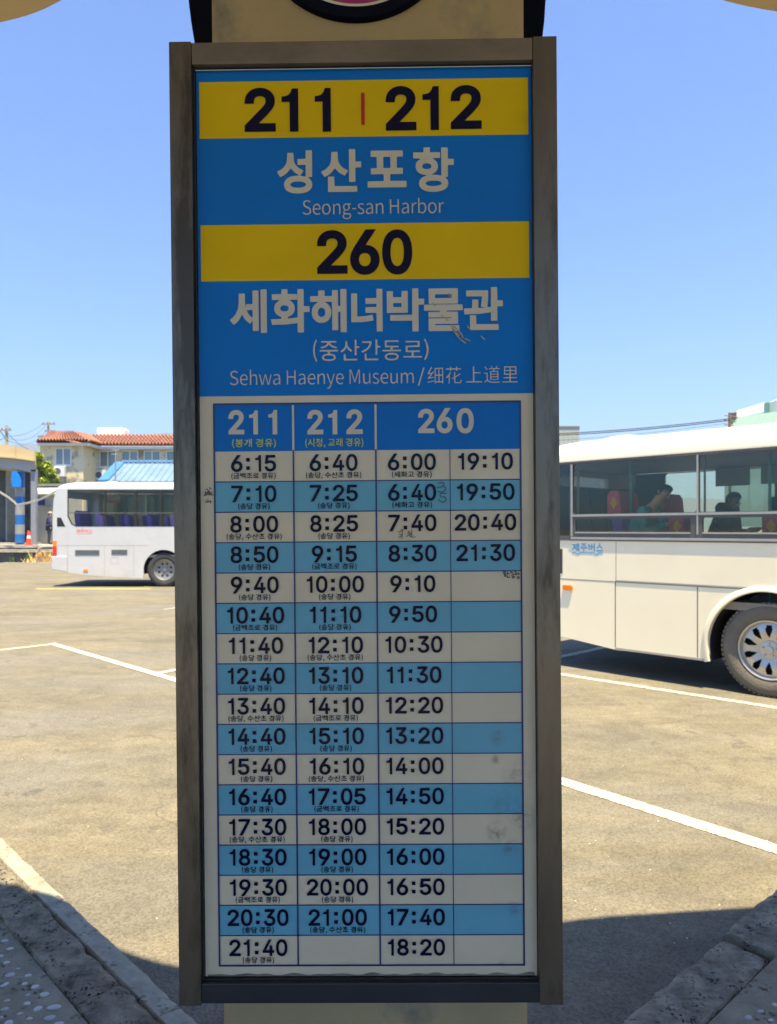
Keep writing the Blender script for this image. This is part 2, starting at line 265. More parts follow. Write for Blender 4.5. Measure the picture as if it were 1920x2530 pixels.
GL['m']['8'] = [[114,579,148,550,195,524,114,480,51,422,14,360,0,282,11,219,41,165,92,113,130,87,205,49,296,21,398,5,546,1,659,13,750,34,841,71,903,110,958,165,988,219,999,282,993,336,969,391,926,446,875,486,802,524,852,552,883,579,925,633,947,696,947,758,928,813,909,844,864,891,807,929,761,951,682,978,591,994,500,999,409,994,353,986,273,965,194,931,133,891,88,844,69,813,51,758,48,719,58,664,77,625], [421,167,364,179,330,192,296,212,273,235,258,266,255,305,265,336,285,364,318,391,353,409,398,423,443,431,500,435,557,431,602,423,650,407,704,372,736,329,741,274,734,251,716,225,670,193,602,171,523,162], [651,633,591,605,523,594,443,597,375,616,327,649,304,688,303,742,324,781,375,816,409,828,455,836,546,836,591,827,625,815,673,781,696,735,690,680,676,657]]
GL['b']['9'] = [[427,0,461,0,473,5,871,399,953,506,982,567,997,628,996,697,976,766,934,834,877,889,803,934,715,969,657,984,554,997,450,998,346,985,289,971,196,934,121,889,64,835,24,774,3,705,2,628,21,560,59,498,115,445,185,402,275,368,335,355,450,343,466,337,116,1], [681,728,698,674,689,613,662,575,611,541,542,523,461,522,392,540,339,575,320,598,306,628,301,667,305,697,318,728,336,751,364,774,392,789,427,801,473,809,519,809,565,803,600,793,634,775,664,751]]
GL['m']['9'] = [[448,0,783,317,896,436,967,538,997,633,997,696,977,767,938,831,882,886,835,918,751,958,666,982,557,997,448,998,340,984,245,957,195,935,125,894,64,839,23,775,2,704,2,633,23,562,58,507,118,451,184,412,279,377,376,359,497,354,512,349,145,1], [268,649,273,712,307,767,364,808,400,823,448,833,497,837,545,834,622,815,654,799,690,771,712,744,727,712,732,649,721,609,702,581,674,554,642,534,606,520,557,509,497,504,448,508,400,518,364,532,327,554,295,586,276,617]]
GL['B']['성'] = [[654,3,724,7,846,36,921,73,979,132,999,206,980,280,926,339,870,369,898,380,985,380,995,398,995,990,985,999,828,999,817,990,811,804,579,797,585,665,812,664,811,391,664,413,666,428,750,532,619,593,559,635,507,694,477,753,463,946,296,945,280,753,248,679,185,608,115,561,7,517,0,502,80,398,98,390,202,433,266,472,334,532,376,583,393,581,498,488,623,428,602,418,463,410,358,387,271,347,207,280,188,206,219,120,266,73,341,36,463,7], [637,282,741,268,806,236,820,206,815,192,759,155,672,137,515,137,428,155,372,192,367,206,381,236,438,265,515,280]]
GL['B']['산'] = [[589,0,886,0,897,15,892,135,338,139,329,150,324,361,175,361,168,346,168,15,181,0], [886,567,999,572,996,706,855,707,851,993,698,999,693,241,714,229,839,229,853,241,853,557], [309,512,338,552,354,545,446,452,589,377,674,497,557,557,501,602,454,662,427,722,417,798,417,933,401,941,260,936,248,722,220,647,166,577,103,528,5,482,0,467,87,354,181,398,237,437]]
GL['B']['포'] = [[912,891,905,997,97,999,82,983,83,835,226,829,239,816,240,557,239,538,226,526,86,520,84,371,97,359,404,359,414,334,414,186,404,173,0,167,0,0,986,0,999,19,999,148,986,173,598,173,578,186,582,357,889,359,910,371,905,525,776,526,752,538,752,816,776,829,905,829], [588,538,566,526,420,526,405,538,405,816,420,829,566,829,588,816]]
GL['B']['항'] = [[605,6,717,30,796,71,840,117,862,190,848,249,844,264,784,322,851,337,851,586,860,597,995,601,999,718,987,734,860,735,851,748,851,982,844,990,701,992,689,982,688,968,690,366,685,359,621,377,462,386,445,396,494,411,558,454,597,513,609,572,594,645,563,689,506,733,471,748,494,755,653,755,664,762,664,880,653,887,430,887,415,894,414,998,255,999,251,894,239,887,16,887,0,880,0,762,16,755,194,748,112,700,70,645,56,572,76,498,112,450,174,410,239,390,317,381,327,366,287,357,207,319,154,264,134,190,150,132,207,66,287,28,382,7,494,0], [334,509,271,519,229,542,218,586,239,617,287,638,334,642,382,637,430,615,449,572,436,542,398,520], [510,131,414,135,350,149,304,176,302,205,350,235,430,251,573,251,637,239,694,205,698,190,685,169,637,146]]
GL['B']['세'] = [[780,324,778,973,766,979,615,973,614,678,598,665,446,665,430,584,410,708,410,899,396,911,245,907,241,693,230,604,206,531,158,442,93,373,3,309,0,295,93,197,110,196,193,251,245,300,329,427,409,309,530,218,547,213,614,287,615,59,631,47,766,47,780,59], [917,999,850,999,831,988,833,0,984,0,999,15,999,988,984,999], [547,394,480,472,456,516,463,527,598,529,614,516,614,346]]
GL['B']['화'] = [[589,335,432,324,434,358,527,397,579,442,605,489,617,545,607,619,572,678,512,726,484,737,496,751,669,752,680,766,680,870,671,884,434,888,430,988,418,997,278,995,272,899,262,886,27,884,28,752,216,749,219,737,138,686,103,634,87,545,94,501,125,442,175,398,272,354,271,324,262,317,0,309,29,178,402,186,683,214,686,15,698,0,839,0,845,15,845,457,854,466,999,472,994,600,854,603,845,619,845,988,839,997,698,999,686,988,687,354,683,346], [263,604,309,626,340,629,418,617,449,594,460,575,457,531,434,506,387,488,325,487,278,499,256,516,242,545,243,575]]
GL['B']['해'] = [[309,971,224,965,222,855,213,840,17,839,0,825,0,708,189,704,215,693,149,663,98,619,52,545,38,457,50,383,86,317,155,257,224,227,292,218,395,227,477,265,526,309,568,383,580,457,570,531,520,619,468,663,403,693,430,704,585,703,595,693,602,47,756,47,764,59,764,457,774,470,808,471,825,468,828,457,828,15,842,0,997,0,997,992,842,999,828,988,828,619,825,609,808,606,774,607,764,619,763,973,602,977,593,840,585,838,400,840,395,961,378,971], [224,528,265,560,309,569,344,564,378,544,408,501,414,457,404,413,378,379,344,360,309,354,275,359,235,383,214,413,203,457]]
GL['B']['녀'] = [[696,324,677,391,451,363,207,354,192,368,192,883,169,896,19,896,0,883,0,221,357,221,677,252,706,265], [583,570,470,570,452,560,452,442,470,435,790,435,806,427,808,0,996,0,996,994,827,999,808,991,807,795,790,781,455,780,455,648,790,646,807,633,805,574]]
GL['B']['박'] = [[878,620,994,623,999,752,862,756,845,765,845,988,829,999,679,995,675,398,663,386,99,386,89,368,89,265,99,251,664,251,675,236,679,0,829,0,845,15,845,619], [0,560,0,442,17,434,547,434,559,457,559,929,547,940,398,938,391,811,381,795,182,795,168,811,166,934,17,940,0,929], [168,604,168,649,182,662,381,661,391,649,390,575,381,568,182,568,169,575]]
GL['B']['물'] = [[616,0,908,0,908,135,292,138,278,154,292,167,876,167,876,451,600,454,584,458,581,477,989,482,999,492,997,615,876,625,130,625,0,615,0,492,16,481,413,477,405,454,113,448,113,321,697,316,716,308,697,300,130,300,115,292,115,277,115,15,130,0], [879,969,876,998,859,999,130,999,120,984,120,646,146,634,876,639], [284,800,292,860,697,860,713,853,714,784,697,773,308,773,292,774]]
GL['B']['관'] = [[597,0,881,0,889,15,885,135,329,138,317,150,314,346,156,347,156,0], [857,948,850,999,697,993,694,542,692,534,613,530,600,542,622,692,627,918,613,925,77,925,65,918,64,798,77,786,465,783,462,692,437,542,557,527,377,512,371,707,219,712,212,512,14,505,0,497,17,376,30,367,408,377,692,412,695,226,708,215,850,217,857,226,857,542,866,549,992,550,999,557,999,677,992,688,860,692]]
GL['B']['제'] = [[716,48,767,48,784,59,784,973,622,973,616,664,447,663,430,566,413,641,410,752,582,755,598,766,598,884,43,889,43,757,228,755,239,708,229,604,202,516,163,442,103,368,2,295,0,280,94,180,111,182,189,236,245,290,329,410,397,309,461,251,531,205,548,201,616,273,619,59,632,48], [918,999,851,999,832,988,834,0,986,0,999,15,999,988,986,999], [616,332,543,383,490,442,448,516,464,529,616,524]]
GL['B']['주'] = [[616,352,989,352,999,376,999,486,989,496,16,496,0,486,0,361,16,352,405,352,414,345,422,0,568,0,580,16,580,345], [910,925,910,988,892,999,97,999,87,988,87,878,97,858,389,857,400,847,348,768,276,716,178,674,49,643,46,627,101,517,113,506,130,509,227,533,324,571,405,619,503,706,584,627,665,577,762,537,892,507,953,627,952,643,811,677,730,713,649,771,599,847,616,858,908,860]]
GL['B']['버'] = [[19,926,0,913,0,236,611,235,619,250,625,515,796,518,811,501,814,0,981,0,999,15,999,987,981,999,814,994,811,663,796,653,629,653,619,663,619,913,611,924,444,925,433,913,426,685,204,683,190,692,185,922], [192,545,426,551,426,372,204,370,189,383]]
GL['B']['스'] = [[824,348,889,325,964,474,953,488,808,546,727,599,655,674,596,784,579,875,579,984,566,999,420,998,410,984,410,875,392,784,334,674,259,596,178,543,47,492,27,474,96,328,113,329,226,371,323,430,404,499,485,606,501,614,582,504,663,433,759,373], [776,0,986,0,999,18,999,146,986,168,0,164,0,0]]
GL['n']['(봉개 경유)'] = [[830,654,809,669,789,733,794,825,841,874,878,825,884,733,873,688], [206,251,185,205,153,198,120,231,114,278,131,336,174,348,199,324,209,278], [225,187,234,278,228,348,185,438,120,414,99,363,89,278,99,185,142,116,185,117], [430,779,430,688,421,651,411,661,406,961,385,961,384,187,400,152,408,187,408,551,421,561,430,506,430,141,443,109,454,141,454,961,443,999,432,988], [647,204,604,226,592,278,594,324,626,380,669,362,683,278,669,222], [2,369,33,5,50,50,29,278,23,506,45,974,30,961,11,779,1,597], [359,642,367,870,284,870,283,825,292,797,341,779,330,597,276,369,282,322,292,304,325,408], [99,566,67,551,67,506,77,476,249,476,257,506,249,566,185,566,174,597,185,632,231,642,232,961,217,976,206,894,196,880,120,885,110,976,93,961,94,642,142,632,149,597,142,566], [708,278,691,415,707,506,707,961,701,995,683,961,683,870,669,839,647,846,637,934,546,916,551,848,616,825,594,669,543,551,539,506,551,462,596,551,637,745,683,733,680,669,637,659,630,597,637,570,680,565,688,460,615,464,584,415,569,324,579,187,615,120,658,119,691,167], [863,116,884,141,884,415,927,419,927,506,744,506,744,420,788,415,789,141,798,109,814,141,819,415,853,415], [959,138,949,50,958,5,978,96,993,278,999,506,988,779,959,985,948,961,971,688,976,506], [762,779,777,635,809,575,841,565,895,633,910,779,887,916,841,963,787,920], [153,721,120,721,120,794,209,779,206,723]]
GL['n']['(시청, 교래 경유)'] = [[543,664,531,640,532,322,571,322,592,361,597,186,606,153,612,186,612,549,620,566,627,549,627,141,634,108,641,122,641,982,634,995,627,958,627,685,620,655,612,685,611,958,597,958,597,458,592,396,585,424,550,406,546,458,550,574,583,595,583,867,578,902,536,902,530,867,532,821,564,809,568,776,564,664], [269,343,278,277,261,205,233,205,217,277,221,322,233,355], [277,776,254,749,251,685,276,653,283,439,292,458,293,504,293,958,283,995,277,958], [332,327,320,277,328,141,317,50,325,13,339,93,344,186,342,277], [423,229,508,229,514,277,508,319,471,322,465,604,454,595,452,322,437,320,433,595,423,604,417,322,395,319,390,277,395,229], [483,595,480,458,485,413,494,407,496,458,500,867,494,908,409,908,402,867,409,819,479,818,484,776], [1,368,22,5,32,50,19,277,15,504,29,970,20,958,7,776,1,595], [951,504,836,504,830,458,838,415,860,413,861,141,866,109,878,141,880,413,903,413,907,368,907,141,915,108,924,141,924,368,928,413,951,416,955,458], [212,399,201,277,208,186,219,137,261,116,283,162,292,232,292,322,276,433,233,444], [212,905,183,867,184,813,212,776,203,640,182,549,184,487,198,492,219,626,254,477,262,549,240,645,229,776,254,803,258,867,233,891,226,995,219,999], [988,141,998,368,998,595,986,867,979,961,972,977,966,958,981,685,984,458,978,232,966,50,972,6,979,21], [93,921,80,912,73,595,60,458,43,368,51,297,69,368,86,532,116,322,121,306,129,368,101,595], [808,685,808,958,803,994,792,958,789,840,768,852,766,912,761,930,704,924,704,853,749,821,733,658,701,549,698,504,704,457,740,570,761,734,792,731,789,660,757,640,761,570,789,568,794,458,747,460,728,413,718,322,724,186,761,113,789,138,801,186,808,322,798,413,808,504], [868,685,861,776,866,829,880,865,908,859,924,776,923,719,908,663,887,652], [157,867,156,973,149,995,141,958,141,141,149,107,157,141], [880,954,859,911,846,821,845,731,852,640,873,576,894,562,923,598,937,672,941,776,930,896,908,952], [789,243,775,207,747,213,733,277,734,322,747,369,775,375,791,322]]
GL['n']['(송당 경유)'] = [[830,655,809,670,789,735,794,826,841,876,878,826,884,735,873,689], [206,249,185,205,153,199,120,231,114,279,131,334,174,346,198,324,209,279], [225,187,234,279,228,347,185,434,120,412,99,362,89,279,99,184,131,123,185,117], [411,336,416,279,411,242,389,206,346,212,326,279,336,349,357,374], [174,748,228,633,239,639,245,689,187,826,174,964,163,987,149,963,145,871,131,805,79,689,88,627,131,691,163,800], [647,204,604,227,592,279,594,324,626,381,669,363,683,279,669,223], [2,370,33,5,50,50,29,279,23,507,45,975,30,963,11,780,1,598], [465,771,442,780,439,963,421,999,415,963,415,507,421,461,357,463,319,415,303,324,311,187,336,132,368,112,411,137,430,187,439,324,423,415,439,507,443,679,466,689], [99,570,67,552,67,507,77,482,249,482,257,507,249,570,185,570,174,597,173,689,153,703,142,570], [708,279,691,415,707,507,707,963,701,997,683,963,683,871,669,841,647,848,637,935,546,917,551,850,616,826,594,670,543,552,539,507,551,462,596,552,637,747,683,735,680,670,637,661,630,598,637,571,680,566,688,461,615,464,584,415,569,324,579,187,615,120,658,119,691,167], [336,934,285,917,285,552,292,530,390,552,400,598,389,643,314,620,308,643,314,845,380,871,379,924], [863,116,884,142,884,415,927,419,927,507,744,507,744,421,788,415,789,142,798,109,814,142,819,415,853,415], [959,138,949,50,958,5,978,96,993,279,999,507,988,780,959,986,948,963,971,689,976,507], [762,780,777,636,809,576,841,566,895,634,910,780,887,917,841,964,787,921]]
GL['n']['(송당, 수산초 경유)'] = [[893,571,917,571,940,643,948,779,942,870,930,933,905,964,874,905,864,825,865,688,880,597], [119,249,106,205,88,199,69,231,66,279,75,334,100,346,114,324,121,279], [130,188,135,279,131,347,106,433,69,412,57,362,51,279,57,184,75,124,106,117], [100,747,131,632,137,638,141,688,108,825,100,962,94,986,86,961,83,870,75,804,46,688,51,626,75,691,94,799], [292,328,282,279,289,142,279,51,286,14,298,94,303,188,301,279], [999,461,991,825,979,983,973,974,986,506,982,279,970,51,979,0,987,97], [428,711,409,825,405,961,391,964,382,779,349,643,354,585,366,603,385,673,397,767,416,650,441,583,447,643], [677,552,657,621,646,734,651,773,681,779,682,825,676,862,645,864,644,961,633,980,626,862,595,859,592,825,595,773,626,766,628,734,614,603,589,507,595,453,617,506,639,624,651,534,670,469,682,462,685,506], [113,570,100,596,99,688,88,702,82,570,45,570,39,552,38,506,45,481,143,481,148,506,143,570], [405,279,407,415,447,422,452,461,450,506,345,506,343,461,348,422,389,415,391,132,403,125], [189,324,205,374,224,372,236,336,240,279,230,217,205,204,192,233,187,279], [878,188,880,117,892,142,893,416,917,417,918,142,930,113,935,415,954,417,961,461,954,507,855,506,850,461,855,418,874,417,878,370], [651,309,644,324,644,461,633,503,629,324,589,309,583,291,582,233,688,218,692,279,688,309], [465,491,472,461,478,484,496,621,527,480,535,552,511,688,503,943,492,916,486,688,466,552], [552,129,561,142,558,218,496,223,493,415,483,415,484,129], [1,617,3,279,20,1,28,51,17,279,14,552,28,961,18,961], [750,591,737,552,734,506,738,459,744,470,769,561,794,751,816,734,812,660,782,643,787,584,816,552,817,461,769,446,754,370,751,279,757,188,775,126,806,123,824,182,831,279,822,415,831,461,831,973,818,984,817,870,812,839,800,839,794,929,739,916,739,870,744,844,778,825,769,689], [881,825,899,872,917,866,930,824,933,734,917,662,893,663,878,734], [177,643,178,825,212,843,218,861,218,922,164,916,164,552,168,529,224,552,230,597,224,642,181,619], [571,734,558,737,557,961,552,999,543,961,546,341,557,370,558,643,571,643,575,688], [794,383,816,324,812,233,781,208,765,279,766,324,775,368], [253,597,255,678,267,684,270,734,267,770,254,779,253,961,243,997,239,961,239,506,242,461,212,467,187,429,174,330,175,233,181,177,199,120,224,117,243,160,253,279,243,415,253,506]]
GL['n']['(금백조로 경유)'] = [[586,650,601,652,606,690,601,936,504,917,504,871,510,847,586,844,589,781,586,741,509,735,504,690,505,463,541,446,546,418,545,327,495,310,488,281,488,236,621,236,617,310,563,327,563,420,609,459,609,514,522,554,525,650], [290,340,301,327,305,119,319,145,320,962,313,999,303,962,303,826,298,776,289,781,288,962,272,962,275,463,267,431,219,418,222,347], [389,223,472,223,476,281,465,313,419,313,415,508,404,522,396,313,351,313,341,281,343,223], [1,372,23,9,35,54,20,281,16,508,32,975,21,962,8,781,1,599], [396,763,381,644,350,554,351,497,358,473,374,506,412,656,434,534,465,489,467,554,427,690,418,826,457,831,465,871,462,917,355,917,352,871,358,831,396,831], [100,954,70,954,64,917,67,871,146,856,142,644,55,637,47,599,49,554,179,554,182,599,176,636,164,644,165,917,161,951], [868,191,873,418,898,420,900,145,913,114,918,145,920,418,951,437,951,498,822,508,817,463,822,420,846,418,850,372,852,125,867,134], [166,327,161,453,70,455,63,418,64,145,161,124,165,145], [742,735,769,752,775,735,775,690,769,661,738,655], [769,453,746,473,715,447,695,327,700,204,723,131,761,125,786,191,793,281,782,418,792,463,793,508,791,986,776,974,775,871,769,841,753,841,746,934,680,917,685,846,728,826,708,644,677,554,677,468,701,508,731,640,746,572,775,554,776,463], [981,372,964,54,974,0,980,54,998,418,994,735,974,987,964,962,980,690], [146,217,85,213,80,327,85,365,146,361], [261,781,260,924,244,926,243,826,222,808,217,917,206,945,201,917,200,554,206,518,260,543], [217,644,222,720,237,722,243,690,237,606,222,608], [289,644,298,684,303,644,304,463,298,430,283,463,289,508], [852,600,883,566,915,599,933,690,934,826,921,913,905,950,883,965,852,930,839,871,832,781,835,690], [715,249,713,327,731,379,761,374,775,327,776,281,761,217,731,212], [913,700,898,662,867,667,852,719,850,781,867,864,898,869,913,831,918,781]]
GL['n']['(세화고 경유)'] = [[687,655,705,751,732,751,737,688,732,660,690,643,696,576,732,570,739,461,687,466,661,430,647,369,644,233,661,154,678,123,714,118,741,158,758,278,744,415,757,506,757,962,741,993,732,841,714,840,696,934,625,921,625,864,634,845,682,825,661,656,622,552,618,506,624,461,661,536], [803,507,793,506,785,461,794,417,822,415,830,111,845,142,848,417,880,415,883,142,892,109,904,142,904,369,909,415,937,417,944,461,937,507], [184,187,189,112,204,142,204,962,198,999,184,962], [456,230,554,230,557,278,554,317,482,324,479,597,465,629,459,597,457,324,402,316,399,278,402,230], [848,661,825,734,829,825,839,854,883,864,904,779,892,680], [304,755,269,773,244,688,242,542,271,415,269,367,233,364,226,324,231,278,296,284,337,324,331,390,296,375,291,415,313,491,322,565,319,688], [2,369,27,5,41,50,24,278,19,506,37,974,25,962,9,779,1,597], [302,643,299,552,287,525,269,535,259,597,261,643,278,691], [269,901,233,894,228,871,233,806,278,782,336,825,331,889,296,895,287,995,278,997], [980,552,975,278,958,50,963,9,972,10,989,187,999,506,983,871,972,974,958,962], [342,278,342,142,349,109,363,142,363,506,367,536,385,540,389,597,364,643,358,996,342,962], [429,913,416,871,420,823,518,803,513,461,516,415,531,415,538,643,536,907], [110,825,109,918,91,887,82,552,54,369,64,302,83,369,100,520,126,340,135,319,143,369,115,597], [169,506,168,962,153,980,150,734,144,690,126,688,122,643,126,600,145,597,150,552,146,369,153,160,169,187], [917,871,883,957,839,948,811,871,804,734,812,652,830,593,883,572,901,597,922,688,925,779], [730,233,678,215,663,278,664,324,687,379,723,368,736,324,737,278]]
GL['l']['중산간동로'] = [[109,77,56,96,44,134,41,192,50,243,73,276,125,256,137,220,140,163,131,108], [338,96,258,96,252,327,240,331,235,307,235,48,240,20,367,22,367,91], [999,163,995,198,921,199,917,220,917,364,921,385,978,385,978,460,863,460,858,479,858,594,863,622,973,622,976,651,976,909,840,915,840,850,955,848,958,709,840,682,840,393,897,375,898,220,892,198,822,198,818,192,817,134,995,122], [114,531,4,531,0,508,4,457,81,450,79,351,44,316,27,249,22,163,33,71,50,27,91,0,131,27,154,102,159,163,154,249,137,316,102,351,101,450,177,456,181,508,177,531], [575,696,565,709,564,996,546,996,546,277,564,278,564,594,569,618,593,622,592,692], [678,695,654,709,655,877,771,880,771,946,638,952,638,622,690,621,694,536,690,506,615,504,613,450,621,432,788,432,794,450,794,497,788,506,713,508,713,613,771,621,771,693], [473,651,454,565,413,465,410,450,413,412,419,387,448,447,477,549,494,651,505,766,509,881,505,922,419,921,419,845,488,836,484,737], [67,878,77,852,70,795,50,720,16,669,11,651,16,603,56,645,79,720,91,794,102,722,125,646,165,599,170,651,119,755,104,852,108,877,162,881,165,938,160,952,21,952,17,938,20,881], [719,355,678,351,650,301,636,220,639,106,661,29,684,6,725,6,759,65,771,163,768,249,748,325], [505,20,569,21,573,77,569,96,459,96,456,335,440,335,442,21], [379,615,389,622,389,680,361,699,360,967,358,996,344,999,342,278,350,260,360,278,360,594], [254,565,263,651,278,536,298,456,309,428,319,479,281,658,274,737,269,938,258,938,253,909,252,737,242,622,223,525,206,479,212,412,217,408,240,479], [742,105,719,75,678,83,661,114,654,192,661,245,673,270,730,274,748,234,753,192,750,134]]
GL['l']['细花'] = [[547,388,540,356,561,322,618,413,618,39,620,11,643,0,649,500,689,672,659,672,613,528], [691,989,664,989,656,892,547,892,537,873,547,831,656,830,670,738,693,758,697,827,820,831,834,816,834,758,861,730,874,831,989,845,983,888,874,892,861,999,835,989,833,900,697,893], [809,672,793,689,778,672,774,384,711,319,703,298,710,270,765,315,777,298,779,97,806,26,970,32,996,154,999,212,983,229,971,212,958,97,943,80,814,97,811,356,965,557,943,594,820,432,809,471], [430,356,429,154,349,154,350,471,425,478], [319,701,316,544,247,538,235,557,240,873,317,873], [207,241,207,39,220,16,247,87,411,87,425,84,438,24,459,39,452,941,208,931], [397,538,347,557,347,845,356,877,427,873,430,557], [101,586,65,471,4,356,16,298,166,356,183,384,179,414,68,384,186,701,166,745,125,646,47,643,136,960,111,998,0,615,16,565], [235,356,237,471,319,471,316,147,236,154], [72,154,2,130,16,70,185,154,179,195]]
GL['l']['上道里'] = [[156,96,154,558,274,565,281,617,156,631,151,970,138,981,130,941,129,108,3,94,0,57,3,29,301,29,306,57,301,94], [481,949,499,860,507,882,509,911,490,999,476,970], [462,676,463,174,621,175,620,676,553,681,541,705,553,793,643,796,652,823,643,848,588,852,607,978,589,979,562,848,445,848,437,823,445,796,527,793,517,683], [562,636,598,636,603,617,598,521,483,528,481,617,490,636], [814,682,836,676,837,528,750,528,751,679], [607,63,490,63,436,119,414,175,412,587,349,587,347,558,355,533,391,533,395,499,395,175,348,57,355,4,400,114,460,28,508,2,643,11,652,65], [600,322,603,234,598,213,490,212,481,234,481,293,490,329], [895,682,945,676,947,528,859,522,858,676], [859,441,868,460,969,469,967,948,733,952,730,469,832,459,836,322,724,309,719,263,832,249,837,87,823,67,697,65,697,15,994,8,994,67,868,67,859,86,859,234,868,249,980,263,976,308,859,322], [535,482,598,482,603,381,490,367,481,381,482,469], [861,735,859,888,947,882,948,764,941,735], [388,793,400,747,413,793,373,937,364,942,356,911], [750,764,751,888,837,882,838,764,832,733,755,735]]
GL['l']['('] = [[999,967,746,999,326,838,119,710,0,504,139,272,746,0,946,14,973,40,484,298,403,581,599,787]]
GL['l'][')'] = [[903,685,328,981,197,999,0,970,402,789,623,504,518,297,26,38,197,0,527,90,889,297,999,504]]
GL['l']['/'] = [[548,444,999,978,914,999,813,978,0,19,109,0,182,13]]
GL['l']['Seong-san Harbor'] = [[627,690,627,917,622,938,617,917,618,248,625,243,627,261,628,576,667,578,672,564,672,261,674,244,681,246,681,934,674,936,672,917,671,640,628,640], [46,926,32,949,19,934,9,889,4,816,4,715,8,665,16,614,43,513,50,438,50,387,46,337,36,296,23,299,3,363,0,337,1,311,16,246,29,230,42,247,52,291,59,362,59,463,55,538,46,589,19,686,13,766,15,841,26,884,39,880,52,829,56,866], [304,49,298,66,292,110,292,185,298,237,324,233,330,217,334,188,334,134,327,75,317,48], [870,667,864,727,851,764,841,755,828,696,826,715,826,992,817,992,818,248,821,242,828,292,838,244,848,231,854,240,864,286,873,412,875,513], [311,410,323,438,330,488,334,589,328,690,340,702,342,740,340,753,304,761,294,727,286,639,286,538,294,438,287,362,287,311,292,261,284,182,283,110,288,50,301,5,320,8,330,33,339,84,343,160,341,236,334,277,304,292,297,311,294,362,298,415], [942,650,935,715,926,755,910,758,898,715,893,665,888,589,887,488,889,387,898,286,906,246,916,231,926,241,939,311,946,403,947,488,946,589], [267,564,264,690,255,757,242,762,226,682,222,740,216,751,216,247,222,244,224,261,224,614,230,665,239,700,245,704,255,665,258,564,258,261,262,242,267,261], [406,289,392,339,390,286,396,260,406,235,419,236,429,265,435,337,435,412,432,465,406,568,401,614,402,672,409,708,419,711,429,677,431,690,434,715,422,758,406,757,396,715,393,665,393,589,396,548,422,440,427,387,426,337,422,300,415,284], [964,690,964,261,972,244,974,261,974,564,978,639,973,690,972,740,969,753,964,740], [325,564,323,513,317,469,311,454,304,462,295,538,295,639,304,710,314,714,323,665], [95,759,83,715,75,639,71,513,72,412,76,337,85,270,95,238,111,238,121,268,123,286,121,313,108,286,95,298,84,362,80,463,82,483,85,485,124,485,126,513,125,614,121,685,114,735,108,758], [485,337,474,291,465,289,457,337,457,412,461,457,468,484,487,517,489,362], [498,311,497,614,492,715,484,756,474,766,453,715,451,690,455,663,468,704,481,696,485,665,489,589,487,559,461,514,452,463,447,362,451,274,458,241,468,231,478,253,487,302,491,254,494,242,498,261], [743,298,746,243,752,261,752,564,748,690,739,749,730,766,717,751,706,715,705,690,707,661,723,707,733,702,739,665,742,589,739,558,717,519,707,477,701,387,704,286,710,246,720,230], [791,740,782,659,779,747,772,740,772,261,775,242,781,261,781,564,784,614,792,685,806,715,805,763,798,764], [996,766,985,746,975,665,978,640,985,690,998,709,999,740], [118,589,118,532,80,538,85,649,91,690,98,710,111,686], [710,362,710,412,716,463,730,503,740,513,742,488,742,362,736,322,726,288,720,287,713,311], [518,412,518,261,520,244,527,247,528,614,540,693,553,699,558,665,561,614,562,261,563,247,569,244,571,261,571,564,570,639,566,715,559,754,550,766,540,744,530,687,527,690,526,740,520,753,518,740], [145,311,157,246,167,231,183,267,192,337,196,412,198,513,195,614,186,715,177,755,167,766,150,724,143,665,138,589,137,488,139,387], [149,387,147,488,147,564,154,660,160,697,167,708,180,672,185,614,188,513,187,412,181,337,173,295,163,292,154,335], [898,412,897,564,904,665,916,708,923,700,930,665,937,564,938,488,935,387,929,323,919,290,910,299,903,337], [370,480,379,485,379,520,376,532,353,532,350,513,350,485], [855,690,861,649,864,589,865,513,863,412,860,362,854,311,844,288,838,296,828,337,827,362,828,639,841,702]]
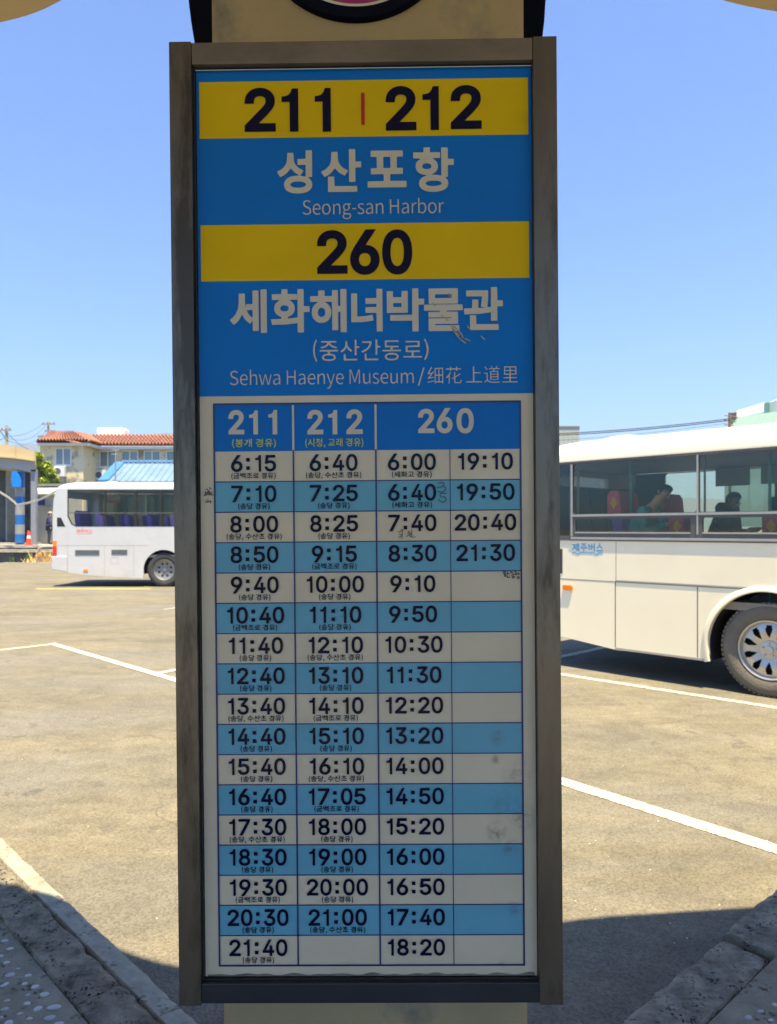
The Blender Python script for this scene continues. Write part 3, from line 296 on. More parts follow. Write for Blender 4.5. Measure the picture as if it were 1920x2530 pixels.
GL['l']['Sehwa Haenye Museum'] = [[387,752,375,701,377,664,389,702,397,699,403,649,404,572,402,550,384,509,377,464,374,419,373,367,374,290,379,239,384,221,394,233,404,294,407,230,411,239,412,547,409,675,402,748,394,763], [836,524,828,524,826,547,829,624,833,675,840,706,850,675,854,624,855,547,853,524], [148,598,146,701,139,752,130,759,118,683,116,701,116,983,110,998,109,983,109,239,116,239,117,624,123,675,130,700,135,694,140,649,142,547,142,239,149,239], [210,290,197,733,195,749,190,746,177,290,166,726,165,747,160,747,159,726,172,239,175,230,181,239,192,669,195,629,205,239,214,239,227,733,222,748,221,726], [358,829,358,931,351,931,351,649,349,634,320,634,317,649,316,931,310,933,310,237,316,239,317,547,317,566,320,572,349,571,351,547,351,239,358,239], [85,280,75,279,68,316,63,393,62,470,95,477,97,495,96,598,93,675,88,730,78,762,70,751,63,701,56,598,55,495,56,393,60,306,70,232,80,218,88,233,94,265,93,302], [534,58,529,38,529,8,539,9,544,41,549,111,570,726,569,748,564,729,551,318,549,312,534,736,529,749,527,726,547,214,541,100], [965,685,960,744,953,763,945,744,935,676,935,726,933,749,930,748,929,726,929,239,936,239,937,624,943,676,950,700,957,675,960,598,961,239,967,239,968,624,975,682,980,699,985,695,990,649,992,547,992,239,999,239,999,572,995,711,990,751,983,761,975,732,968,666], [843,217,856,246,859,265,858,290,856,304,843,274,836,295,829,367,826,470,858,477,860,481,861,521,860,602,856,702,848,753,840,761,833,741,825,675,821,591,819,495,820,393,824,316,833,239], [701,239,706,230,708,265,707,931,698,931,681,428,679,405,661,906,659,937,651,936,651,239,657,239,656,832,659,817,676,320,679,303,682,316,701,842,702,829], [606,689,610,649,613,598,613,547,611,524,586,524,584,547,587,624,591,681,599,707], [724,521,725,342,727,290,731,242,736,223,743,222,751,260,756,308,758,290,758,239,764,239,763,746,758,748,757,726,757,393,754,342,748,293,738,283,733,342,731,744,726,748,724,726], [387,276,382,301,380,342,382,431,394,494,404,500,404,342,394,282], [484,232,485,598,492,675,499,700,504,693,509,649,510,547,511,239,517,239,517,624,514,701,509,749,502,762,497,752,484,675,482,749,479,748,477,726,477,265,479,230], [247,687,255,704,262,685,265,649,267,572,265,550,247,509,240,466,236,419,235,367,237,285,242,236,250,217,257,234,267,294,270,230,274,239,274,547,272,675,267,733,257,763,247,745,238,701,240,662], [609,477,616,477,619,495,618,624,611,726,601,760,594,753,586,713,581,649,578,572,578,419,581,322,587,265,594,228,601,217,609,228,616,265,614,306,606,277,596,281,590,316,585,393,584,470], [28,285,15,294,5,354,3,353,0,316,10,244,23,217,38,258,45,342,46,419,43,524,35,585,16,675,11,726,11,803,13,844,18,876,28,884,40,827,43,854,42,880,35,925,23,948,13,923,7,880,4,829,3,752,6,675,10,624,31,521,37,470,39,419,38,357,33,303], [434,645,442,701,452,695,458,624,459,532,432,526,430,547], [786,229,793,217,801,229,806,254,811,316,811,393,808,454,788,560,784,624,786,675,791,704,798,706,806,672,808,687,808,717,803,746,796,762,788,753,783,728,779,675,778,598,781,541,801,431,805,367,803,313,796,273,788,278,778,329,776,287], [425,598,423,495,425,393,428,316,433,265,439,231,447,218,454,226,463,265,462,299,449,273,439,299,434,344,431,444,432,477,464,478,466,495,465,598,459,710,452,754,439,751,432,703], [912,521,912,726,910,749,905,737,905,367,895,289,885,289,882,316,880,367,880,726,878,748,873,743,873,342,875,281,880,234,888,217,893,226,905,310,907,239,912,239], [243,342,244,419,247,454,257,494,267,497,267,362,262,308,255,276,250,276,245,300], [78,707,83,696,88,649,90,598,90,530,63,526,62,572,66,649,73,701]]
_tc = {}
def glyphs(style, key):
    """fill of a printed character or word scaled to the unit square"""
    if (style, key) in _tc: return _tc[(style, key)]
    loops = [[(v[i] / 999, v[i + 1] / 999) for i in range(0, len(v), 2)] for v in GL[style][key]]
    vs = [p for q in loops for p in q]; out = []; fs = []; start = [sum(len(q) for q in loops[:k]) for k in range(len(loops))]
    def inside(p, q):
        c = False
        for (x0, y0), (x1, y1) in zip(q, q[1:] + q[:1]):
            if (y0 > p[1]) != (y1 > p[1]) and p[0] < x0 + (p[1] - y0) / (y1 - y0) * (x1 - x0): c = not c
        return c
    depth = [sum(inside(q[0], r) for r in loops if r is not q) for q in loops]
    for k, q in enumerate(loops):
        if depth[k] % 2: continue
        grp = [k] + [m for m, r in enumerate(loops) if depth[m] == depth[k] + 1 and inside(r[0], q)]
        ids = [start[m] + i for m in grp for i in range(len(loops[m]))]
        fs += [tuple(ids[i] for i in t) for t in tessellate_polygon([[Vector((p[0], p[1], 0)) for p in loops[m]] for m in grp])]
    for t in fs:
        a, b, c = (vs[i] for i in t); cr = (b[0] - a[0]) * (c[1] - a[1]) - (b[1] - a[1]) * (c[0] - a[0])
        out.append(t if cr > 0 else t[::-1])
    _tc[(style, key)] = (vs, out); return _tc[(style, key)]
def skin(joints, edges, root=0, sub=2):
    """one continuous body grown over a skeleton: joints [(x,y,z,r)]"""
    me = bpy.data.meshes.new('body'); me.from_pydata([j[:3] for j in joints], edges, []); o = bpy.data.objects.new('body', me); COL.objects.link(o)
    md = o.modifiers.new('skin', 'SKIN'); md.use_smooth_shade = True
    for i, j in enumerate(joints):
        sv = me.skin_vertices[0].data[i]; rr = j[3]; sv.radius = (rr, j[4] if len(j) > 4 else rr); sv.use_root = (i == root)
    m2 = o.modifiers.new('sub', 'SUBSURF'); m2.levels = sub; m2.render_levels = sub
    dg = bpy.context.evaluated_depsgraph_get(); out = bpy.data.meshes.new_from_object(o.evaluated_get(dg)); bpy.data.objects.remove(o)
    return out
def meshobj(me, name, mat, parent, **tags):
    me.materials.clear(); me.materials.append(mat); me.polygons.foreach_set('use_smooth', [True] * len(me.polygons))
    o = bpy.data.objects.new(name, me); COL.objects.link(o); o.parent = parent
    for k, v in tags.items(): o['category' if k == 'cat' else k] = v
    return o

# ------------------------------------------------------------------ the ground
asphalt = asphalt_mat()
g = MB(); R0 = 9000
g.add([(-R0, -R0, 0), (R0, -R0, 0), (R0, R0, 0), (-R0, R0, 0)], [(0, 1, 2, 3)]).build('bus_yard_ground', asphalt, kind='structure', label='sun-bleached worn asphalt of the bus yard')
white_line = paintline_mat('white_road_paint', (0.56, 0.51, 0.39), 0.505)
yellow_line = paintline_mat('yellow_road_paint', (0.75, 0.42, 0.1), 0.64)
def stripe(p, q, w, mat, label, name='painted_line', z=0.004, bend=None):
    a = Vector(ground(*p)); b = Vector(ground(*q)); d = (b - a).normalized(); n = Vector((-d.y, d.x)) * w / 2; mb = MB(); N = 30; vs = []
    for k in range(N + 1):
        c = a.lerp(b, k / N)
        for s_ in (1, -1):
            j = 0.004 * noise.noise(Vector((c.x * 9, c.y * 9, s_ * 5))); v = c + n * s_ + n.normalized() * j; vs.append((v.x, v.y, z))
    mb.add(vs, [(2 * k, 2 * k + 1, 2 * k + 3, 2 * k + 2) for k in range(N)]).build(name, mat, kind='structure', label=label)
stripe((1180, 1865), (2300, 2220), 0.125, white_line, 'wide white bay line nearest the platform')
stripe((1250, 1645), (2400, 1824), 0.10, white_line, 'white bay line beside the right bus')
stripe((1340, 1633), (1620, 1572), 0.11, white_line, 'white bay line running under the right bus')
stripe((-300, 1640), (138, 1591), 0.10, white_line, 'white bay line across the left edge of the yard')
stripe((126, 1590), (800, 1788), 0.11, white_line, 'white bay line running down towards the pillar', z=0.005)
stripe((392, 1664), (700, 1603), 0.10, white_line, 'short white bay line branching off behind the sign', z=0.006)
stripe((405, 1506), (640, 1470), 0.06, white_line, 'far white bay line under the left bus')
stripe((90, 1455), (372, 1455), 0.16, yellow_line, 'yellow line along the side of the left bus')

# ------------------------------------------------------------------ platform: mortar floor with pebbles, basalt kerb stones
ZP = 0.12
V0 = Vector((0.0276, 1.727)); DL = Vector((-0.691, 0.723)).normalized(); DR = Vector((0.738, 0.674)).normalized()
NL = Vector((-DL.y, DL.x)) ; NL = -NL if NL.dot(Vector((-1, -1))) < 0 else NL           # into the platform
NR = Vector((-DR.y, DR.x)) ; NR = -NR if NR.dot(Vector((1, -1))) < 0 else NR
mortar = stone_mat('grey_mortar', (0.16, 0.15, 0.112), (0.36, 0.33, 0.25), 0.7, 0.8)
basalt = stone_mat('basalt', (0.075, 0.069, 0.05), (0.42, 0.38, 0.28), 1.0, 1.25)
basalt_pale = stone_mat('basalt_pale', (0.10, 0.094, 0.07), (0.46, 0.42, 0.32), 1.0, 1.2)
concrete_strip = stone_mat('pale_concrete', (0.27, 0.26, 0.205), (0.50, 0.48, 0.39), 0.5, 0.9)
def inner(V, D, N, w, t): p = V + N * w + D * t; return (p.x, p.y)
def meet(w1, w2):
    # intersection of the left line offset w1 with the right line offset w2
    a = V0 + NL * w1; b = V0 + NR * w2; det = DL.x * (-DR.y) - (-DR.x) * DL.y
    r = b - a; t = (r.x * (-DR.y) - (-DR.x) * r.y) / det; p = a + DL * t; return p
pf = thing('bus_platform', 'raised bus platform edged with rough basalt kerb stones, pebbles set in its floor', 'platform', (0, 0, 0))
vi = meet(0.265, 0.19)
L_end = V0 + NL * 0.265 + DL * 7; R_end = V0 + NR * 0.19 + DR * 7
fl = [(vi.x, vi.y), (L_end.x, L_end.y), (-12, 4), (-12, -9), (12, -9), (12, 4), (R_end.x, R_end.y)]
MB().prism(fl, 0.0, ZP - 0.004, 'z').build('mortar_floor', mortar, pf)
def kerb(V, D, N, t0, t1, w0, w1, h, mat, name, seed, rough=0.012, label=None):
    """one stone: top and outer face as a noisy grid with rounded arris"""
    nx = max(6, int((t1 - t0) / 0.012)); prof = [(w0, 0.0), (w0 + 0.001, h * 0.55), (w0 + 0.003, h - 0.02), (w0 + 0.012, h - 0.005)] + [(w0 + 0.028 + (w1 - w0 - 0.034) * k / 7, h) for k in range(8)] + [(w1, h - 0.012), (w1, 0.0)]
    vs = []; m = len(prof)
    for i in range(nx + 1):
        t = t0 + (t1 - t0) * i / nx; e = min(i, nx - i); drop = 0.005 if e == 0 else 0
        for j, (w, z) in enumerate(prof):
            p = V + D * t; nn = noise.noise(Vector((t * 9 + seed, j * 0.4 + seed, 1.7))) + 0.7 * noise.noise(Vector((t * 28 + seed, w * 45, 3.1))) + 0.5 * noise.noise(Vector((t * 70 + seed, w * 90, 5.1)))
            ww = w + (rough * nn * (1.0 if j < 5 else 0.25)); zz = z + (rough * 0.5 * nn if z > 0.01 else 0) - (drop if z > 0.05 else 0)
            q = p + N * ww; vs.append((q.x, q.y, zz))
    fs = [(i * m + j, i * m + j + 1, (i + 1) * m + j + 1, (i + 1) * m + j) for i in range(nx) for j in range(m - 1)]
    fs += [tuple(range(m)), tuple(range((nx + 1) * m - 1, nx * m - 1, -1))]
    tg = {'label': label} if label else {}
    return MB().add(vs, fs).build(name, mat, pf, smooth=True, **tg)
for k, (a, b) in enumerate([(0.05, 0.45), (0.453, 1.253), (1.256, 2.2), (2.203, 3.0), (3.003, 3.7), (3.703, 5.0)]):
    kerb(V0, DL, NL, a, b, 0.095, 0.262, ZP + 0.006 + 0.004 * math.sin(k * 3), basalt, 'kerb_stone', k * 7.3, 0.019)
for k, (a, b) in enumerate([(0.3, 0.85), (0.855, 1.66), (1.695, 2.6), (2.615, 3.6), (3.62, 5.0)]):
    kerb(V0, DR, NR, a, b, 0.0, 0.186 if k < 2 else 0.195, ZP + 0.004 + (0.018 if k == 2 else 0), basalt_pale, 'kerb_stone', 40 + k * 5.1, 0.021)
for k, (a, b) in enumerate([(0.05, 1.02), (1.024, 2.0), (2.004, 3.4), (3.404, 5.0)]):
    kerb(V0, DL, NL, a, b, 0.0, 0.092, ZP - 0.004, concrete_strip, 'concrete_edging', 90 + k * 3.3, 0.008, 'pale concrete edging strip along the left kerb')
# pebbles half sunk in the mortar
pm = [pmat('pebble_' + n, c, 0.3, 0, 0.12, 30, spec=0.5) for n, c in (('white', (0.44, 0.44, 0.42)), ('grey', (0.33, 0.33, 0.33)), ('warm', (0.44, 0.36, 0.33)))]
pbm = []
for k in range(5):
    mb = MB(); mb.ball((0, 0, 0), 1, 12, 6, (1, 0.62 + 0.06 * k, 0.42)); mb.v = [tuple(Vector(v) * (1 + 0.18 * noise.noise(Vector(v) * 1.3 + Vector((k * 9, 0, 0))))) for v in mb.v]
    o = mb.build('pebble', pm[0], pf, smooth=2); pbm.append(o.data); bpy.data.objects.remove(o)
meshes = [[], [], []]
for j in range(3):
    for d in pbm: e = d.copy(); e.materials.clear(); e.materials.append(pm[j]); meshes[j].append(e)
rnd = random.Random(3); placed = []
def pebble(p, r, ang, j=None):
    if any((p - q).length < (r + s_) * 1.25 for q, s_ in placed): return
    placed.append((p.copy(), r)); o = bpy.data.objects.new('pebble', rnd.choice(meshes[j if j is not None else rnd.choice((0, 0, 1, 1, 2))]))
    COL.objects.link(o); o.parent = pf; o.location = (p.x, p.y, ZP - 0.004 + r * 0.02); o.rotation_euler = (rnd.uniform(-.15, .15), rnd.uniform(-.15, .15), ang); o.scale = (r, r * rnd.uniform(.85, 1.1), r * 0.8)
for px, py, rx, j in [(12, 2323, 11, 1), (25, 2342, 10, 0), (2, 2360, 8, 0), (16, 2376, 9, 0), (45, 2391, 7, 0), (25, 2407, 13, 1), (70, 2408, 9, 0), (12, 2431, 11, 0), (61, 2428, 8, 0), (87, 2436, 10, 0), (69, 2456, 8, 1), (110, 2455, 12, 0), (18, 2470, 8, 2), (68, 2477, 9, 0), (94, 2490, 11, 0), (135, 2487, 18, 0), (12, 2491, 10, 1), (50, 2502, 8, 2), (73, 2514, 8, 0), (124, 2513, 14, 1), (22, 2525, 11, 0), (147, 2528, 13, 0), (0, 2513, 9, 1), (1880, 2496, 9, 1), (1915, 2480, 8, 2), (1850, 2512, 10, 1), (1905, 2518, 9, 0)]:
    pebble(Vector(ground(px, py, ZP)), rx * (1530 / 1200) / F * 2.35 * 0.82, rnd.uniform(0, 0.7), j)
for k in range(1400):
    x = rnd.uniform(-3.6, 3.2); y = rnd.uniform(-0.3, 5.2); p = Vector((x, y)); inl = (p - V0).dot(NL) > 0.31; inr = (p - V0).dot(NR) > 0.25
    if not (inl and inr) and not (x < 0 and inl and (p - V0).dot(DL) > 0.2) and not (x > 0 and inr and (p - V0).dot(DR) > 0.2): continue
    if x > 0 and rnd.random() < 0.7: continue
    if len(placed) > 280: break
    pebble(p, rnd.uniform(0.008, 0.019), rnd.uniform(-0.6, 1.2))

# ------------------------------------------------------------------ pillar, canopy
pillar_paint = pmat('weathered_beige_paint', (0.37, 0.285, 0.145), 0.75, 0, 0.10, 5, 0.12, 60, dirt=(0.16, 0.15, 0.11), dscale=5, dlo=0.54, dhi=0.74, stretch=(1, 1, 0.8))
cs = 0.018
def pillar_ring(xl, xr, z, y0=1.285, y1=1.60): return [(xl + cs, y0, z), (xr - cs, y0, z), (xr, y0 + cs, z), (xr, y1 - cs, z), (xr - cs, y1, z), (xl + cs, y1, z), (xl, y1 - cs, z), (xl, y0 + cs, z)]
r0 = pillar_ring(-0.276, 0.245, 0.0); r1 = pillar_ring(-0.316, 0.232, 3.3)
rings = [[tuple(Vector(a).lerp(Vector(b), t)) for a, b in zip(r0, r1)] for t in (0, 0.1, 0.36, 1)]
vs = [v for rr in rings for v in rr]; fs = [(i * 8 + k, i * 8 + (k + 1) % 8, i * 8 + 8 + (k + 1) % 8, i * 8 + 8 + k) for i in range(3) for k in range(8)] + [tuple(range(8)), tuple(range(24, 32))]
MB().add(vs, fs).build('concrete_pillar', pillar_paint, label='weathered beige painted concrete pillar behind the timetable', cat='pillar')
can_paint = pmat('canopy_beige_paint', (0.62, 0.47, 0.25), 0.7, 0, 0.06, 1.5, 0.1, 30, dirt=(0.52, 0.40, 0.22), dscale=1.5, dlo=0.5, dhi=0.8)
ZC = 3.3
key = [(-6.5, 2.2), (-4.4, 2.5), (-3.0, 2.6), (-1.9, 2.56), (-1.5, 2.47), (-1.26, 2.40), (-1.1, 2.345), (-0.94, 2.255), (-0.8, 2.15), (-0.46, 1.99), (0.0, 1.94), (0.4, 2.02), (0.75, 2.17), (1.0, 2.285), (1.25, 2.35), (1.6, 2.395), (2.0, 2.44), (2.6, 2.47), (4.2, 2.4), (6.5, 2.1)]
def catmull(pts, n=6):
    out = []
    for i in range(len(pts) - 1):
        p0, p1, p2, p3 = [Vector(pts[max(0, min(len(pts) - 1, k))]) for k in (i - 1, i, i + 1, i + 2)]
        for k in range(n):
            t = k / n; out.append(tuple(0.5 * ((2 * p1) + (p2 - p0) * t + (2 * p0 - 5 * p1 + 4 * p2 - p3) * t * t + (3 * p1 - p0 - 3 * p2 + p3) * t ** 3)))
    return out + [tuple(pts[-1])]
edge = catmull(key)
can = thing('platform_canopy', 'beige scalloped canopy roof over the platform, its curved edge against the sky', 'canopy', (0, 0, 0))
MB().prism(edge + [(6.5, -2.7), (-6.5, -2.7)], ZC, ZC + 0.28, 'z').build('canopy_slab', can_paint, can)
# ------------------------------------------------------------------ timetable sign
SR = (0.0077502, -0.00857627, -0.00962343); ST = (-0.03531583, 1.20130973, 0.00718976 + H)
sign = thing('bus_timetable_sign', 'framed bus timetable board for routes 211, 212 and 260 mounted on the pillar', 'sign', ST, SR)
SM = Matrix.Translation(ST) @ Euler(SR).to_matrix().to_4x4(); SI = SM.inverted()
def sp(px, py, d=0.0):
    """pixel -> (x, z) on the sign plane lying d metres behind the frame's face"""
    o = SI @ Vector((0, 0, H)); r = (SI.to_3x3() @ Vector(((px - CX) / F, 1, (CY - py) / F)))
    t = (d - o.y) / r.y; p = o + r * t; return (p.x, p.z)
steel = pmat('worn_stainless_steel', (0.165, 0.148, 0.118), 0.38, 0.75, 0.3, 6, 0.06, 200, stretch=(1.6, 1, 0.3), dirt=(0.07, 0.062, 0.05), dscale=6, dlo=0.48, dhi=0.6)
steel_dirty = pmat('grimy_steel', (0.185, 0.15, 0.108), 0.6, 0.35, 0.25, 9, 0.08, 120, stretch=(0.4, 1, 1), dirt=(0.10, 0.08, 0.06), dscale=7, dlo=0.5, dhi=0.7)
dark_metal = pmat('dark_anodised_metal', (0.03, 0.036, 0.045), 0.45, 0.4, 0.2, 6)
gasket = pmat('black_gasket', (0.012, 0.014, 0.02), 0.6, 0, 0.1, 8)
HW, HH = 0.31, 0.7757
def bx(n, m, x0, x1, z0, z1, y0, y1, bevel=0.0, **k): return MB().box(x0, x1, y0, y1, z0, z1).build(n, m, sign, bevel=bevel, **k)
xl = sp(474, 1300)[0]; xls = sp(473, 150)[0]; xr = sp(1320, 1300)[0]
XL = (sp(471, 160)[0] + sp(499, 2420)[0]) / 2; XR = (sp(1316, 150)[0] + sp(1333, 2420)[0]) / 2
zt = sp(900, 152)[1]; zb = sp(900, 2431)[1]
DP = 0.085
bx('frame_stile', steel, -HW, XL - 0.0004, -HH, HH, 0, DP, 0.0015, label='left upright of the steel frame')
bx('frame_stile', steel, XR + 0.0004, HW, -HH, HH, 0, DP, 0.0015, label='right upright of the steel frame')
bx('top_rail', steel_dirty, XL, XR, zt, HH - 0.0015, 0.001, DP - 0.001, 0.0015)
bx('bottom_rail', dark_metal, XL, XR, -HH + 0.003, zb, 0.001, DP - 0.001, 0.0015)
bx('back_panel', dark_metal, -HW + 0.003, HW - 0.003, -HH + 0.004, HH - 0.004, DP, DP + 0.004)
D = 0.016                                        # the printed sheet's depth behind the frame face
x0, _ = sp(482, 1000, D); x0 = (sp(484, 300, D)[0] + sp(509, 2300, D)[0]) / 2; x1 = (sp(1309, 300, D)[0] + sp(1330, 2300, D)[0]) / 2
ztp = sp(900, 171, D)[1]; zbt = sp(900, 2411, D)[1]
# gasket ring
for a in ((XL + .0003, x0 - .001, zb + .0003, zt - .0003), (x1 + .001, XR - .0003, zb + .0003, zt - .0003), (x0 - .001, x1 + .001, ztp + 0.001, zt - .0003), (x0 - .001, x1 + .001, zb + .0003, zbt - 0.001)):
    MB().box(a[0], a[1], 0.010, 0.06, a[2], a[3]).build('gasket', gasket, sign)
# printed materials
def print_mat(name, col, rough=0.45, smudge=False):
    m = pmat(name, col, 0.6, 0, 0.05, 9, 0, 1, spec=0.12, dirt=tuple(x * 0.72 for x in col), dscale=4, dlo=0.6, dhi=0.85)
    if smudge:
        t = m.node_tree; L = t.links; b = t.nodes['Principled BSDF']; src = b.inputs['Base Color'].links[0].from_socket; tc = node(t, 'ShaderNodeTexCoord')
        tot = None
        nz = node(t, 'ShaderNodeTexNoise', i_Scale=70.0, i_Detail=6.0, i_Roughness=0.7); L.new(tc.outputs['Object'], nz.inputs['Vector'])
        for (px, py, r, k) in [(1228, 1820, 22, .5), (1224, 1876, 14, .55), (1228, 2054, 26, .75), (1280, 1915, 40, .35), (1242, 1985, 42, .3), (1290, 2020, 34, .5), (1262, 2095, 22, .55), (1270, 2245, 20, .45), (990, 2330, 30, .2), (1240, 2380, 10, .4), (1330, 1900, 14, .4), (512, 1700, 10, .2)]:
            x, z = sp(px, py, D); vm = node(t, 'ShaderNodeVectorMath', operation='DISTANCE'); L.new(tc.outputs['Object'], vm.inputs[0]); vm.inputs[1].default_value = (x, D, z)
            ra = node(t, 'ShaderNodeMapRange'); ra.inputs['From Min'].default_value = r * 1.2 / F * 1.2; ra.inputs['From Max'].default_value = r * 0.25 / F * 1.2; ra.inputs['To Max'].default_value = k; L.new(vm.outputs['Value'], ra.inputs['Value'])
            if tot is None: tot = ra.outputs[0]
            else: mm = node(t, 'ShaderNodeMath', operation='MAXIMUM'); L.new(tot, mm.inputs[0]); L.new(ra.outputs[0], mm.inputs[1]); tot = mm.outputs[0]
        nr = node(t, 'ShaderNodeMapRange'); nr.inputs['From Min'].default_value = 0.4; nr.inputs['From Max'].default_value = 0.62; L.new(nz.outputs['Fac'], nr.inputs['Value'])
        mu = node(t, 'ShaderNodeMath', operation='MULTIPLY'); L.new(tot, mu.inputs[0]); L.new(nr.outputs[0], mu.inputs[1])
        x = node(t, 'ShaderNodeMix', data_type='RGBA'); L.new(mu.outputs[0], x.inputs['Factor']); L.new(src, x.inputs[6]); x.inputs[7].default_value = (0.12, 0.11, 0.085, 1); L.new(x.outputs[2], b.inputs['Base Color'])
    return m
p_white = print_mat('print_white', (0.68, 0.61, 0.46), smudge=True); p_blue = print_mat('print_blue', (0.0, 0.17, 0.60))
p_blue2 = print_mat('print_deep_blue', (0.0, 0.15, 0.56)); p_yellow = print_mat('print_yellow', (0.74, 0.50, 0.005)); p_cyan = print_mat('print_light_blue', (0.14, 0.41, 0.56), smudge=True)
p_navy = pmat('print_navy_ink', (0.002, 0.004, 0.03), 0.7, 0, 0.05, 9, spec=0.1); p_line = pmat('print_line_blue', (0.008, 0.018, 0.14), 0.5, 0, 0.05, 9)
p_red = pmat('print_red', (0.5, 0.01, 0.01), 0.5, 0, 0.05, 9); p_pale = print_mat('print_pale_letters', (0.62, 0.59, 0.48)); p_ynote = pmat('print_yellow_note', (0.5, 0.58, 0.01), 0.5, 0, 0.05, 9)
p_ink = pmat('marker_ink', (0.008, 0.009, 0.012), 0.5, 0, 0.05, 9); p_pencil = pmat('faded_pencil', (0.06, 0.13, 0.18), 0.6, 0, 0.2, 30)
panel = MB().box(x0, x1, D, D + 0.004, zbt, ztp).build('printed_panel', p_white, sign)
def sheet(name, mat, X0, X1, Z0, Z1, lift, parent=panel, **k):
    y = D - lift; return MB().add([(X0, y, Z0), (X1, y, Z0), (X1, y, Z1), (X0, y, Z1)], [(0, 1, 2, 3)]).build(name, mat, parent, fix=False, **k)
def zrow(py, px=900): return sp(px, py, D)[1]
def yl(pl, pr): return (sp(495, pl, D)[1] + sp(1305, pr, D)[1]) / 2
zw = yl(979, 972.5)
sheet('blue_header', p_blue, x0, x1, zw, ztp, 0.0006)
yb = [(yl(204.5, 192), yl(343.5, 333.5)), (yl(557.5, 547.5), yl(695.5, 687.5))]
xb0 = (sp(492, 260, D)[0] + sp(498, 620, D)[0]) / 2; xb1 = (sp(1305, 260, D)[0] + sp(1307, 620, D)[0]) / 2
for a, b in yb: sheet('yellow_band', p_yellow, xb0, xb1, b, a, 0.0012)
# table
cols = [((sp(a, 1150, D)[0] + sp(b, 2384, D)[0]) / 2) for a, b in ((530.5, 543), (726, 737), (928, 941), (1109.5, 1124), (1282, 1299))]
zh0 = yl(1001, 990.5); zh1 = yl(1115.5, 1109.5); zbot = yl(2384, 2384)
rh = (zh1 - zbot) / 17
sheet('table_heading', p_blue2, cols[0], cols[4], zh1, zh0, 0.0006)
for k in range(1, 17, 2): sheet('table_stripe', p_cyan, cols[0], cols[4], zh1 - (k + 1) * rh, zh1 - k * rh, 0.0006)
PXM = 1.2173 / F
ln = MB()
def hl(X0, X1, Z, w): ln.add([(X0, D - .0012, Z - w / 2), (X1, D - .0012, Z - w / 2), (X1, D - .0012, Z + w / 2), (X0, D - .0012, Z + w / 2)], [(0, 1, 2, 3)])
for k in range(1, 17): hl(cols[0], cols[4], zh1 - k * rh, 2.6 * PXM)
ln.build('grid_line', p_line, panel, fix=False)
ln = MB(); hl(cols[0] - 2 * PXM, cols[4] + 2 * PXM, zbot, 4.2 * PXM); hl(cols[0] - 2 * PXM, cols[4] + 2 * PXM, zh0, 5 * PXM)
ln.v = [(a, b - .0003, c) for a, b, c in ln.v]; ln.build('grid_line', p_line, panel, fix=False)
ln = MB()
for k, c in enumerate(cols):
    w = (4.2, 3.8, 3.8, 1.9, 4.2)[k] * PXM / 2; top = zh1 if 0 < k < 4 else zh0
    ln.add([(c - w, D - .0018, zbot), (c + w, D - .0018, zbot), (c + w, D - .0018, top), (c - w, D - .0018, top)], [(0, 1, 2, 3)])
ln.build('grid_line', p_line, panel, fix=False)
for c in cols[1:3]: sheet('heading_divider', p_pale, c - 2.6 * PXM, c + 2.6 * PXM, zh1 + 2 * PXM, zh0 - 4 * PXM, 0.0018)
def put(s, X0, X1, Z0, Z1, mat, off, name='lettering', lift=0.0024):
    v, f = glyphs(off, s)
    return MB().add([(X0 + p[0] * (X1 - X0), D - lift, Z0 + p[1] * (Z1 - Z0)) for p in v], f).build(name, mat, panel, fix=False)
def letters(items, crop, mat, off, name):
    """(text, x0, x1, y0, y1) measured in a crop of origin ox, oy and scale k"""
    ox, oy, k = crop
    for s, a, b, c, d in items:
        xa, xb_, ya, yb_ = ox + a * k, ox + b * k, oy + c * k, oy + d * k; mx, my = (xa + xb_) / 2, (ya + yb_) / 2
        put(s, sp(xa, my, D)[0], sp(xb_, my, D)[0], sp(mx, yb_, D)[1], sp(mx, ya, D)[1], mat, off, name)
C1 = (380, 0, 0.6194); C2 = (380, 540, 0.6194); C3 = (400, 960, 0.6075)
letters([('2', 363, 487, 353, 528), ('1', 511, 577, 356, 528), ('1', 643, 707, 354, 528), ('2', 925, 1047, 346, 523), ('1', 1072, 1137, 347, 521), ('2', 1184, 1307, 342, 517)], C1, p_navy, 'b', 'route_number')
letters([('2', 652, 773, 48, 222), ('6', 783, 901, 45, 226), ('0', 911, 1031, 45, 225)], C2, p_navy, 'b', 'route_number')
a = [sp(380 + x * .6194, y * .6194, D) for x, y in ((828, 501), (841, 373))]; sheet('red_divider', p_red, a[0][0], a[1][0], a[0][1], a[1][1], 0.0024)
letters([('성', 493, 633, 603, 775), ('산', 668, 828, 598, 768), ('포', 853, 1008, 603, 750), ('항', 1035, 1197, 590, 768)], C1, p_pale, 'B', 'place_name')
letters([('세', 305, 452, 285, 458), ('화', 468, 623, 283, 456), ('해', 625, 770, 283, 455), ('녀', 788, 913, 282, 452), ('박', 930, 1079, 280, 452), ('물', 1078, 1232, 280, 450), ('관', 1236, 1392, 275, 446)], C2, p_pale, 'B', 'place_name')
letters([('Seong-san Harbor', 595, 1157, 793, 875)], C1, p_pale, 'l', 'place_name')
letters([('(', 636, 652, 484, 572), ('중산간동로', 662, 1070, 484, 568), (')', 1078, 1096, 480, 566)], C2, p_pale, 'l', 'place_name')
letters([('Sehwa Haenye Museum', 305, 1037, 600, 680), ('/', 1053, 1080, 595, 668), ('细花', 1092, 1228, 592, 660), ('上道里', 1246, 1452, 588, 656)], C2, p_pale, 'l', 'place_name')
